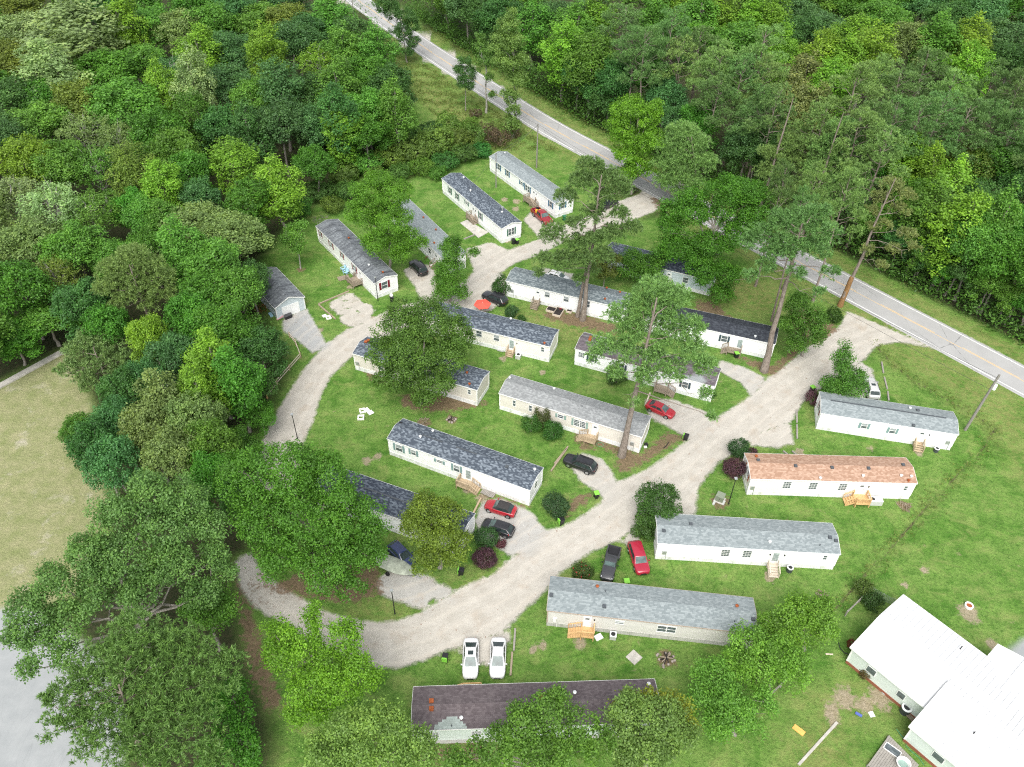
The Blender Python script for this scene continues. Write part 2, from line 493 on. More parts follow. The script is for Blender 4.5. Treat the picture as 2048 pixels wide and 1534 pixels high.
PADS = [polyw(p) for p in (
    [(950, 1045), (962, 1005), (1000, 995), (1062, 1022), (1092, 1062), (1060, 1105), (1020, 1110), (965, 1080)],
    [(1142, 935), (1165, 905), (1205, 918), (1228, 948), (1235, 985), (1215, 1008), (1192, 982), (1160, 962)],
    [(1288, 798), (1345, 798), (1425, 828), (1420, 865), (1375, 878), (1340, 856), (1300, 838)],
    [(1438, 720), (1490, 735), (1532, 757), (1505, 795), (1482, 766), (1436, 741)],
    [(1582, 842), (1587, 888), (1560, 896), (1500, 892), (1500, 872), (1540, 855)],
    [(1442, 922), (1404, 962), (1394, 1000), (1396, 1032), (1308, 1032), (1326, 1008)],
    [(1722, 725), (1744, 738), (1760, 800), (1690, 802), (1698, 760), (1705, 738)],
    [(1236, 1080), (1268, 1058), (1282, 1075), (1290, 1105), (1270, 1120), (1250, 1100)],
    [(905, 1300), (1018, 1258), (1022, 1290), (1000, 1305), (985, 1330), (960, 1330), (930, 1318)],
    [(760, 1192), (748, 1165), (775, 1140), (850, 1150), (905, 1178), (905, 1196), (860, 1200), (850, 1222), (800, 1206)],
    [(806, 542), (830, 525), (868, 532), (874, 590), (842, 606), (830, 575)],
    [(932, 498), (980, 484), (1018, 500), (975, 530), (950, 548)],
    [(1046, 440), (1070, 415), (1120, 452), (1150, 445), (1150, 470), (1088, 486), (1062, 458)],
    [(566, 640), (612, 616), (626, 640), (655, 692), (625, 706), (600, 684), (566, 662)],
    [(656, 610), (684, 589), (707, 586), (752, 618), (745, 640), (700, 660), (688, 650)],
    [(1085, 535), (1150, 548), (1140, 575), (1080, 560)],
)]
PAD_GREY = [0.55, 0.25, 0.1, 0.35, 0.0, 0.05, 0.35, 0.0, 0.0, 0.5, 0.0, 0.0, 0.0, 1.0, 0.0, 0.2]
PAD_TRACK = [0.15, 0.15, 0.3, 0.1, 0.35, 0.25, 0.1, 0.8, 0.55, 0.35, 0.25, 0.25, 0.2, 0.0, 0.75, 0.3]
MULCH = [polyw(p) for p in (
    [(1150, 872), (1200, 872), (1280, 905), (1335, 862), (1378, 872), (1330, 905), (1245, 953), (1228, 938), (1232, 912)],
    [(1448, 702), (1545, 728), (1592, 690), (1600, 705), (1548, 756), (1518, 745), (1495, 730)],
    [(1135, 997), (1165, 983), (1190, 985), (1170, 1012), (1132, 1038)],
    [(800, 790), (850, 782), (905, 785), (990, 808), (940, 820), (860, 828), (800, 815)],
    [(520, 1180), (600, 1140), (760, 1120), (770, 1190), (690, 1210), (620, 1200)],
    [(720, 735), (745, 742), (800, 760), (800, 775), (740, 765)],
    [(1090, 620), (1160, 625), (1260, 655), (1240, 670), (1150, 655), (1085, 635)],
    [(855, 1484), (1000, 1480), (1010, 1520), (840, 1530)],
    [(1135, 855), (1165, 858), (1200, 905), (1160, 900)],
    [(1390, 600), (1430, 600), (1470, 640), (1395, 640)],
    [(1570, 600), (1640, 620), (1680, 660), (1640, 690), (1590, 690)],
    [(1295, 395), (1340, 380), (1370, 400), (1320, 425)],
    [(960, 1000), (950, 960), (990, 985), (1060, 1012), (1050, 1020), (990, 997)],
)]
DRY = [polyw(p) for p in (
    [(1030, 610), (1200, 625), (1250, 680), (1150, 690), (1040, 650)],
    [(1440, 540), (1560, 560), (1590, 620), (1480, 640), (1430, 600)],
    [(1770, 690), (1850, 705), (2048, 820), (2048, 960), (1990, 850), (1900, 780), (1800, 725)],
    [(700, 1200), (770, 1195), (860, 1225), (790, 1248), (700, 1235)],
    [(850, 1190), (930, 1160), (990, 1150), (960, 1165), (900, 1188)],
    [(1580, 1480), (1670, 1420), (1700, 1534), (1600, 1560)],
    [(1620, 1390), (1760, 1370), (1790, 1430), (1660, 1440)],
    [(820, 130), (990, 260), (1080, 330), (1010, 300), (900, 260), (830, 190)],
)]
FIELD = polyw([(-260, 880), (-20, 786), (130, 698), (175, 760), (222, 985), (205, 1100), (150, 1195), (60, 1222), (-260, 1235)])
LOT = polyw([(-300, 1232), (60, 1216), (185, 1300), (250, 1420), (240, 1640), (-300, 1700)])
FOREST = [polyw(p) for p in (
    [(-900, -120), (690, -120), (760, 40), (800, 130), (825, 200), (800, 290), (690, 345), (640, 400), (575, 450), (520, 520), (512, 590), (530, 650), (575, 690), (560, 770), (525, 835), (500, 905),
     (520, 960), (500, 1105), (465, 1120), (475, 1210), (500, 1300), (545, 1440), (545, 1640), (240, 1640), (250, 1420), (185, 1300), (70, 1215), (155, 1190), (210, 1090), (222, 980), (170, 750), (130, 695), (-40, 785), (-900, 1100)],
    [(1225, 360), (1300, 370), (1330, 430), (1260, 440)],
)]
DITCH = polyw([(1752, 690), (1800, 738), (1850, 772), (1905, 803), (1950, 828), (1992, 855), (1975, 885), (1930, 935), (1880, 985), (1835, 1035), (1790, 1085), (1740, 1140), (1690, 1195), (1660, 1225)])
SIDE_DRIVE = polyw([(1998, 1316), (2046, 1278), (2160, 1230), (2160, 1420), (2050, 1345)])


def axis(a, b, step, far):
    core = list(np.arange(a, b + 1e-6, step)); s = step; lo, hi = [], []
    x = a
    while x > -far: s *= 1.35; x -= s; lo.append(x)
    s = step; x = core[-1]
    while x < far: s *= 1.35; x += s; hi.append(x)
    return np.array(lo[::-1] + core + hi)


gx, gy = axis(-80, 92, 0.6, 2500), axis(28, 195, 0.6, 2500)
GX, GY = np.meshgrid(gx, gy)
GP = np.stack([GX.ravel(), GY.ravel()], -1)
NXg, NYg = len(gx), len(gy)
d_road, d_loop = sdf(GP, ROAD), sdf(GP, LOOP)
d_pads = [sdf(GP, p) for p in PADS]
d_leaf = sdf(GP, LEAFPATH)
d_hwy = linedist(GP, HWY)
d_ditch = np.abs(linedist(GP, DITCH))
d_side = sdf(GP, SIDE_DRIVE)
sm = lambda d, w: np.clip(0.5 - d / (2 * w), 0, 1)
a_gravel = np.maximum(sm(d_road, 1.0), sm(d_loop, 1.0))
a_grey = np.zeros(len(GP)); a_track = np.zeros(len(GP))
for d, gq, tq in zip(d_pads, PAD_GREY, PAD_TRACK):
    k = sm(d, 0.9); a_gravel = np.maximum(a_gravel, k)
    a_grey = np.maximum(a_grey, sm(d - 0.3, 0.9) * gq); a_track = np.maximum(a_track, sm(d, 1.5) * tq)
a_gravel = np.maximum(a_gravel, sm(d_leaf, 1.2) * 0.3)
a_gravel = np.maximum(a_gravel, np.clip(1.05 - (np.abs(d_hwy) - 3.4) / 0.9, 0, 1) * 0.75)
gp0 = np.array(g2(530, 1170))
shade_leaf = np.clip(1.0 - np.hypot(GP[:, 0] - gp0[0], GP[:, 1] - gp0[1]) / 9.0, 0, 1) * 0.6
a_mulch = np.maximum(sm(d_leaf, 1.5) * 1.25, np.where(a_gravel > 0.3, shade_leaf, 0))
for cx_, cy_, r_ in ((903, 840, 1.3), (1332, 1318, 1.7), (1439, 1003, 1.9), (848, 846, 1.4), (601, 540, 1.2), (1808, 1012, 1.3), (1642, 1190, .9), (1690, 805, 1.5), (1112, 1012, 1.6), (969, 1120, 1.2)):
    q_ = g2(cx_, cy_); a_mulch = np.maximum(a_mulch, np.clip(1.25 - np.hypot(GP[:, 0] - q_[0], GP[:, 1] - q_[1]) / r_, 0, 1))
for p in MULCH: a_mulch = np.maximum(a_mulch, sm(sdf(GP, p), 1.0))
a_bare = np.zeros(len(GP))
for cx_, cy_, r_ in ((1009, 399, .9), (1033, 403, 1.1), (1031, 417, 1.0), (733, 922, .9), (757, 913, .8), (1016, 482, .8), (940, 975, 1.3), (965, 995, 1.2), (1740, 897, .6), (1005, 718, .8),
                     (1085, 745, .7), (1760, 1395, 1.6), (1690, 1395, 1.5), (1665, 1420, 1.1), (1730, 1410, 1.2), (1665, 1440, .9), (1850, 1140, .7), (1085, 1290, .7), (1064, 1300, .6), (1095, 1010, .8), (1540, 1155, .9), (1160, 1285, 1.0),
                     (1440, 880, 1.0), (1838, 905, .8), (1290, 1200, .7), (700, 575, .8), (745, 640, 1.0), (640, 660, .8), (1600, 905, .9), (1810, 1170, .6), (1937, 1225, 1.5), (1925, 1320, .8), (1985, 1290, .9)):
    q_ = g2(cx_, cy_); a_bare = np.maximum(a_bare, np.clip(1.15 - np.hypot(GP[:, 0] - q_[0], (GP[:, 1] - q_[1]) * .8) / r_ * .8, 0, 1))
a_dry = np.zeros(len(GP))
for p in DRY: a_dry = np.maximum(a_dry, sm(sdf(GP, p) , 3.0))
a_field, a_lot = sm(sdf(GP, FIELD), 0.8), sm(sdf(GP, LOT), 0.4)
a_lot = np.maximum(a_lot, sm(d_side, 0.4))
a_forest = np.zeros(len(GP))
for p in FOREST: a_forest = np.maximum(a_forest, sm(sdf(GP, p), 1.5))
a_forest = np.maximum(a_forest, np.clip((d_hwy - 8.0) / 2.0, 0, 1))
a_forest *= (1 - a_lot) * (1 - a_field) * (1 - np.clip(a_gravel * 1.5, 0, 1))
a_ditch = np.clip(1 - d_ditch / 0.65, 0, 1) * np.where(GP[:, 1] < 84, .80, .85)
a_verge = np.clip(1.2 - np.abs(np.abs(d_hwy) - 5.5) / 2.5, 0, 1)
a_dry = np.maximum(a_dry, a_verge * 0.8)
CL1 = polyw([(1830, 655), (1740, 672), (1650, 715), (1570, 765), (1500, 820), (1420, 885), (1330, 960), (1240, 1030), (1170, 1080), (1090, 1130), (1010, 1190), (930, 1235), (850, 1270), (780, 1290), (700, 1275), (620, 1235), (550, 1195), (500, 1150)])
CL2 = polyw([(560, 890), (590, 825), (635, 745), (700, 690), (770, 645), (840, 628), (920, 598), (985, 550), (1050, 510), (1140, 468), (1230, 430), (1310, 385)])
r1, r2 = linedist(GP, CL1), linedist(GP, CL2)
a_rut = np.where(np.abs(r1) < np.abs(r2), r1, r2); a_rut = np.clip(a_rut, -12, 12)
gz = -0.25 * np.exp(-(d_ditch / 0.75) ** 2)
nb = (np.sin(GP[:, 0] * 0.41 + 1.3 * np.sin(GP[:, 1] * 0.23)) * np.sin(GP[:, 1] * 0.37 + 0.7)) * 0.035
gz = gz + nb * (1 - np.clip(a_gravel * 2, 0, 1))
gz = np.where(np.abs(d_hwy) < 6, gz * np.clip((np.abs(d_hwy) - 4) / 2, 0, 1) , gz)


def ground_material():
    t = NT('ground')
    p = t.pos()
    A = {k: t.attr(k) for k in ('gravel', 'grey', 'track', 'mulch', 'dry', 'forest', 'field', 'lot', 'ditch', 'rut', 'bare')}
    nb_, nm, nf = t.noise(p, 0.13, 4), t.noise(p, 0.55, 5, 0.6), t.noise(p, 2.6, 5, 0.7)
    ng = t.noise(p, 9.0, 3, 0.7)
    nx = t.noise(t.scale(p, (1.0, 1.0, 1.0)), 1.15, 6, 0.72, 0.4)
    # grass
    c = t.mix(t.ramp(nm, 0.38, 0.62), (0.056, 0.155, 0.018), (0.128, 0.250, 0.044))
    c = t.mix(t.ramp(nb_, 0.40, 0.66, 0, 0.65), c, (0.185, 0.285, 0.070))
    c = t.mix(t.ramp(nf, 0.48, 0.66, 0, 0.75), c, (0.036, 0.092, 0.014))
    c = t.mix(t.ramp(ng, 0.52, 0.70, 0, 0.5), c, (0.25, 0.31, 0.12))
    n2m = t.noise(t.scale(p, (1.0, 1.35, 1.0)), 0.33, 6, 0.68, 0.6)
    c = t.mix(t.ramp(n2m, 0.50, 0.68, 0, 0.6), c, (0.245, 0.285, 0.095))
    c = t.mix(t.ramp(n2m, 0.46, 0.32, 0, 0.55), c, (0.044, 0.138, 0.014))
    spot = t.noise(p, 0.75, 5, 0.62, 0.3)
    c = t.mix(t.ramp(spot, 0.645, 0.72, 0, 0.55), c, (0.26, 0.235, 0.13))
    dryf = t.math('MULTIPLY', A['dry'], t.ramp(nx, 0.36, 0.62))
    c = t.mix(t.math('MULTIPLY', dryf, 0.85), c, (0.235, 0.225, 0.085))
    bf = t.ramp(t.math('ADD', A['bare'], t.math('MULTIPLY', t.math('SUBTRACT', nx, 0.5), 1.6)), 0.45, 0.7)
    c = t.mix(t.math('MULTIPLY', bf, 0.85), c, t.mix(t.ramp(nf, 0.35, 0.65), (0.25, 0.20, 0.135), (0.40, 0.33, 0.25)))
    # pale mown field on the left
    fc = t.mix(t.ramp(nm, 0.3, 0.7), (0.205, 0.235, 0.095), (0.315, 0.305, 0.17))
    fc = t.mix(t.ramp(nf, 0.5, 0.75, 0, 0.5), fc, (0.12, 0.15, 0.055))
    fc = t.mix(t.ramp(t.noise(p, 0.28, 6, 0.68), 0.56, 0.70, 0, 0.6), fc, (0.48, 0.435, 0.37))
    c = t.mix(A['field'], c, fc)
    # forest floor
    ff = t.mix(t.ramp(nf, 0.35, 0.7), (0.022, 0.040, 0.012), (0.070, 0.060, 0.035))
    c = t.mix(A['forest'], c, ff)
    # leaf litter, pine straw
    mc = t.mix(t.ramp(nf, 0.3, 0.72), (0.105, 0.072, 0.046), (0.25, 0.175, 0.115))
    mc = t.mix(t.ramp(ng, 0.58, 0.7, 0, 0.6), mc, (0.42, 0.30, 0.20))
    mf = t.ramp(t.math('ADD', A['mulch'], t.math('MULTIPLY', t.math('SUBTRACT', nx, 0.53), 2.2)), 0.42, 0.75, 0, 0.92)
    # gravel
    n3 = t.noise(p, 15.0, 3, 0.8)
    gc = t.mix(t.ramp(nm, 0.3, 0.7), (0.385, 0.362, 0.316), (0.475, 0.451, 0.402))
    gc = t.mix(t.ramp(nf, 0.45, 0.8, 0, 0.4), gc, (0.315, 0.285, 0.243))
    gc = t.mix(t.ramp(n3, 0.5, 0.75, 0, 0.3), gc, (0.56, 0.54, 0.50))
    gc = t.mix(t.ramp(n3, 0.5, 0.28, 0, 0.3), gc, (0.20, 0.18, 0.155))
    gcg = t.mix(t.ramp(n3, 0.35, 0.7), (0.24, 0.25, 0.252), (0.45, 0.462, 0.465))
    gc = t.mix(t.math('MULTIPLY', A['grey'], 0.85), gc, gcg)
    off = t.math('ADD', A['rut'], t.math('MULTIPLY', t.math('SUBTRACT', t.noise(p, 0.25, 4), 0.5), 1.6))
    band = t.math('SINE', t.math('MULTIPLY', off, 3.3))
    streak = t.noise(t.n('CombineXYZ', {0: t.math('MULTIPLY', off, 2.2), 1: t.math('MULTIPLY', nb_, 2.0)}).outputs[0], 1.6, 4, 0.7)
    rutf = t.math('MULTIPLY', t.ramp(band, 0.1, 0.9), t.ramp(streak, 0.35, 0.65))
    gc = t.mix(t.math('MULTIPLY', rutf, 0.45), gc, (0.56, 0.52, 0.455))
    gc = t.mix(t.ramp(streak, 0.52, 0.72, 0, 0.4), gc, (0.32, 0.288, 0.245))
    brown = t.ramp(t.noise(p, 0.35, 5, 0.65), 0.55, 0.70, 0, 0.4)
    gc = t.mix(brown, gc, (0.33, 0.262, 0.195))
    gc = t.mix(t.ramp(t.noise(p, 3.2, 2, 0.5, 1.0), 0.70, 0.74, 0, 0.8), gc, (0.20, 0.11, 0.07))   # scattered dead leaves
    edge = t.math('ADD', A['gravel'], t.math('MULTIPLY', t.math('SUBTRACT', nx, 0.50), 0.65))
    edge = t.math('SUBTRACT', edge, t.math('MULTIPLY', A['track'], t.ramp(t.noise(p, 0.5, 5, 0.6), 0.42, 0.62, 0, 0.7)))
    gf = t.ramp(edge, 0.36, 0.60)
    c = t.mix(gf, c, gc)
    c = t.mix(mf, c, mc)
    dn = t.ramp(t.math('ADD', A['ditch'], t.math('SUBTRACT', nx, 0.5)), 0.5, 0.8)
    c = t.mix(dn, c, t.mix(t.ramp(nf, 0.4, 0.65), (0.05, 0.045, 0.025), (0.17, 0.145, 0.085)))
    # paved lot
    lc = t.mix(t.ramp(nm, 0.3, 0.7), (0.265, 0.28, 0.283), (0.325, 0.338, 0.338))
    crk = t.noise(t.n('Mapping', {'Vector': p, 'Rotation': (0, 0, 0.35), 'Scale': (1.0, 0.12, 1)}).outputs[0], 0.55, 2, 0.5)
    lc = t.mix(t.ramp(t.math('ABSOLUTE', t.math('SUBTRACT', crk, 0.5)), 0.006, 0.0, 0, 0.35), lc, (0.20, 0.21, 0.21))
    lc = t.mix(t.ramp(nf, 0.4, 0.75, 0, 0.25), lc, (0.25, 0.26, 0.26))
    c = t.mix(A['lot'], c, lc)
    notpave = t.math('SUBTRACT', 1.0, A['lot'])
    h = t.math('MULTIPLY', t.math('ADD', t.math('MULTIPLY', nf, 0.8), t.math('MULTIPLY', ng, 0.5)), t.math('MULTIPLY', t.math('SUBTRACT', 1.2, gf), notpave))
    return t.done(c, 0.95, 0.12, bump=h, bstr=0.75, bdist=0.25)


M['ground'] = ground_material()
fi, fj = np.meshgrid(np.arange(NXg - 1), np.arange(NYg - 1))
v00 = (fj * NXg + fi).ravel()
QUADS = np.stack([v00, v00 + 1, v00 + 1 + NXg, v00 + NXg], -1)
lab = np.zeros(len(QUADS), int)
at = lambda a: a[QUADS].mean(1)
lab[at(a_field) > 0.5] = 1
lab[at(np.where(d_side < 0, 0, a_lot)) > 0.5] = 2
lab[at(a_forest) > 0.5] = 3
lab[at(d_leaf) < 0] = 4
lab[np.minimum(at(d_road), at(d_loop)) < 0] = 5
for i, d in enumerate(d_pads): lab[(at(d) < 0) & (lab != 5)] = 10 + i
lab[at(d_side) < 0] = 40
ATTRS = dict(gravel=a_gravel, grey=a_grey, track=a_track, mulch=a_mulch, dry=a_dry, forest=a_forest, field=a_field, lot=a_lot, ditch=a_ditch, rut=a_rut, bare=a_bare)
GV = np.concatenate([GP, gz[:, None]], 1)


def sheet(name, sel):
    q = QUADS[sel]
    if len(q) == 0: return
    u, inv = np.unique(q, return_inverse=True)
    me = bpy.data.meshes.new(name)
    me.vertices.add(len(u)); me.vertices.foreach_set('co', GV[u].astype(np.float32).ravel())
    me.loops.add(len(q) * 4); me.loops.foreach_set('vertex_index', inv.reshape(-1).astype(np.int32))
    me.polygons.add(len(q)); me.polygons.foreach_set('loop_start', np.arange(0, len(q) * 4, 4, dtype=np.int32))
    me.polygons.foreach_set('use_smooth', np.ones(len(q), bool))
    for k, a in ATTRS.items():
        me.attributes.new(k, 'FLOAT', 'POINT').data.foreach_set('value', a[u].astype(np.float32))
    me.materials.append(M['ground']); me.update(calc_edges=True)
    tag(link(name, me), kind='structure')


for k, nm in ((0, 'ground'), (1, 'field'), (2, 'parking_lot'), (3, 'forest_floor'), (4, 'footpath'), (5, 'gravel_road'), (40, 'driveway')):
    sheet(nm, lab == k)
for i in range(len(PADS)): sheet('driveway', lab == 10 + i)

# ------------------------------------------------------------------ the public road with its painted lines
def resample(line, step):
    out = [line[0]]
    for a, b in zip(line[:-1], line[1:]):
        n = max(1, int(np.hypot(*(b - a)) / step))
        out += [a + (b - a) * (i + 1) / n for i in range(n)]
    return np.array(out)


HL = resample(HWY, 4.0)
for _ in range(6): HL[1:-1] = 0.25 * HL[:-2] + 0.5 * HL[1:-1] + 0.25 * HL[2:]
HT = np.gradient(HL, axis=0); HT /= np.linalg.norm(HT, axis=1)[:, None]
HN = np.stack([-HT[:, 1], HT[:, 0]], 1)


def strip(mb, o0, o1, z, sel=None):
    a, b = HL + HN * o0, HL + HN * o1
    for i in range(len(HL) - 1):
        if sel is not None and not sel(i): continue
        mb.add([(*a[i], z), (*b[i], z), (*b[i + 1], z), (*a[i + 1], z)], [(3, 2, 1, 0)])
    return mb


def asphalt():
    t = NT('asphalt')
    p = t.pos()
    n1, n2 = t.noise(p, 0.3, 4), t.noise(p, 14, 3, 0.8)
    c = t.mix(t.ramp(n1, 0.3, 0.7), (0.30, 0.30, 0.295), (0.36, 0.36, 0.353))
    c = t.mix(t.ramp(n2, 0.35, 0.7, 0, 0.5), c, (0.39, 0.386, 0.375))
    v = t.n('TexVoronoi', {'Vector': t.n('Mapping', {'Vector': p, 'Rotation': (0, 0, 0.9), 'Scale': (1, 0.45, 1)}).outputs[0], 'Scale': 0.17, 'Randomness': 1.0}, feature='DISTANCE_TO_EDGE').outputs['Distance']
    v = t.math('ADD', v, t.math('MULTIPLY', t.math('SUBTRACT', t.noise(p, 1.4, 4), 0.5), 0.05))
    msk = t.ramp(t.noise(p, 0.09, 2), 0.45, 0.6)
    c = t.mix(t.math('MULTIPLY', t.ramp(v, 0.010, 0.003, 0, 0.6), msk), c, (0.13, 0.13, 0.13))
    return t.done(c, 0.9, 0.25, bump=n2, bstr=0.3, bdist=0.02)


def linepaint(name, col, wear):
    t = NT(name)
    p = t.pos()
    c = t.mix(t.ramp(t.noise(p, 3.0, 5, 0.7), 0.45, 0.7, 0, wear), col, (0.40, 0.39, 0.37))
    return t.done(c, 0.7, 0.3)


M['asphalt'] = asphalt()
M['whiteline'] = linepaint('white_road_paint', (0.80, 0.79, 0.77), 0.7); M['yellowline'] = linepaint('yellow_road_paint', (0.72, 0.47, 0.17), 0.8)
mb = strip(MB(), -3.62, 3.62, 0.055)
for s in (-1, 1):
    a, b = HL + HN * 3.62 * s, HL + HN * 3.95 * s
    for i in range(len(HL) - 1):
        mb.add([(*a[i], .055), (*b[i], -.05), (*b[i + 1], -.05), (*a[i + 1], .055)], [(0, 1, 2, 3) if s < 0 else (3, 2, 1, 0)])
road = tag(mb.build('road', M['asphalt']), kind='structure')
tag(strip(strip(MB(), -3.24, -3.08, 0.0595), 3.08, 3.24, 0.0595).build('edge_line', M['whiteline'], road))
tag(strip(strip(MB(), -0.17, -0.07, 0.0595), 0.07, 0.17, 0.0595, lambda i: i % 3 != 2).build('centre_line', M['yellowline'], road))
# concrete kerb along the upper edge of the pale field
ka, kb = np.array(g2(-60, 806)), np.array(g2(128, 703))
kd = kb - ka
tag(MB().box(((ka + kb)[0] / 2, (ka + kb)[1] / 2, 0.11), (np.hypot(*kd), 1.1, 0.24), math.atan2(kd[1], kd[0])).build('concrete_kerb', M['concrete']), kind='structure')

# ------------------------------------------------------------------ buildings
EAVE, RISE, OV = 3.3, 0.62, 0.13


def gable(parent, L, W, roofm, wallm, eave=EAVE, rise=RISE, ov=OV, base=0.72, ridge_v=None, trimm=None, skirtm=None, x0=0.0, y0=0.0, rz=0.0, thick=0.11, ribs=None, skirt_name='skirting'):
    """walls, skirting, roof and trim of one gabled block, ridge along local x"""
    rv = W / 2 if ridge_v is None else ridge_v
    ca, sa = math.cos(rz), math.sin(rz)
    T = lambda x, y, z: (x0 + x * ca - y * sa, y0 + x * sa + y * ca, z)
    kf, kb = rise / (rv + ov), rise / (W - rv + ov)
    zw0, zw1 = eave + ov * kf - thick - 0.01, eave + ov * kb - thick - 0.01
    zr = eave + rise - thick - 0.01
    mb = MB()
    vs = [T(x, y, z) for x in (0, L) for y, z in ((0, base), (W, base), (W, zw1), (rv, zr), (0, zw0))]
    mb.add(vs, [(0, 4, 3, 2, 1), (5, 6, 7, 8, 9), (0, 5, 9, 4), (1, 2, 7, 6), (0, 1, 6, 5)])
    wall = mb.build('wall', wallm, parent)
    if skirtm is not None:
        s = 0.035
        mb = MB().add([T(x, y, z) for z in (-0.15, base) for x, y in ((-s, -s), (L + s, -s), (L + s, W + s), (-s, W + s))],
                      [(3, 2, 1, 0), (4, 5, 6, 7), (0, 1, 5, 4), (1, 2, 6, 5), (2, 3, 7, 6), (3, 0, 4, 7)])
        mb.build(skirt_name, skirtm, parent)
    pr = [(-ov, eave), (rv, eave + rise), (W + ov, eave)]
    vs = [T(x, y, z - d) for x in (-ov, L + ov) for d in (0, thick) for y, z in pr]
    mb = MB().add(vs, [(0, 1, 7, 6), (1, 2, 8, 7), (3, 9, 10, 4), (4, 10, 11, 5), (0, 3, 4, 1), (1, 4, 5, 2), (6, 7, 10, 9), (7, 8, 11, 10), (0, 6, 9, 3), (2, 5, 11, 8)])
    roof = mb.build('roof', roofm, parent)
    if trimm is not None:
        mb = MB(); e = 0.035
        for y, z, s in ((-ov, eave, -1), (W + ov, eave, 1)):
            mb.beam(T(-ov, y + s * e / 2, z - 0.085), T(L + ov, y + s * e / 2, z - 0.085), e, 0.15)
        for x, s in ((-ov, -1), (L + ov, 1)):
            for (ya, za), (yb, zb) in ((pr[0], pr[1]), (pr[1], pr[2])):
                mb.beam(T(x + s * e / 2, ya, za - 0.085), T(x + s * e / 2, yb, zb - 0.085), e, 0.15)
        for x, sx in ((0, -1), (L, 1)):
            for y, sy, zt in ((0, -1, zw0), (W, 1, zw1)):
                c = T(x + sx * 0.004, y + sy * 0.004, 0)
                mb.box((c[0], c[1], (base + zt) / 2 + 0.01), (0.14, 0.14, zt - base - 0.06), rz)
        mb.build('trim', trimm, parent)
    if ribs:
        mb = MB(); x = -ov + 0.1
        while x < L + ov:
            for (ya, za), (yb, zb) in ((pr[0], pr[1]), (pr[1], pr[2])):
                mb.beam(T(x, ya, za + 0.02), T(x, yb, zb + 0.02), 0.06, 0.06)
            x += ribs
        mb.beam(T(-ov, rv, eave + rise + 0.02), T(L + ov, rv, eave + rise + 0.02), 0.3, 0.03)
        mb.build('roof_rib', M['metalrib'], roof)
    roofz = lambda y: eave + rise * ((y + ov) / (rv + ov) if y < rv else (W + ov - y) / (W - rv + ov))
    return wall, roof, roofz


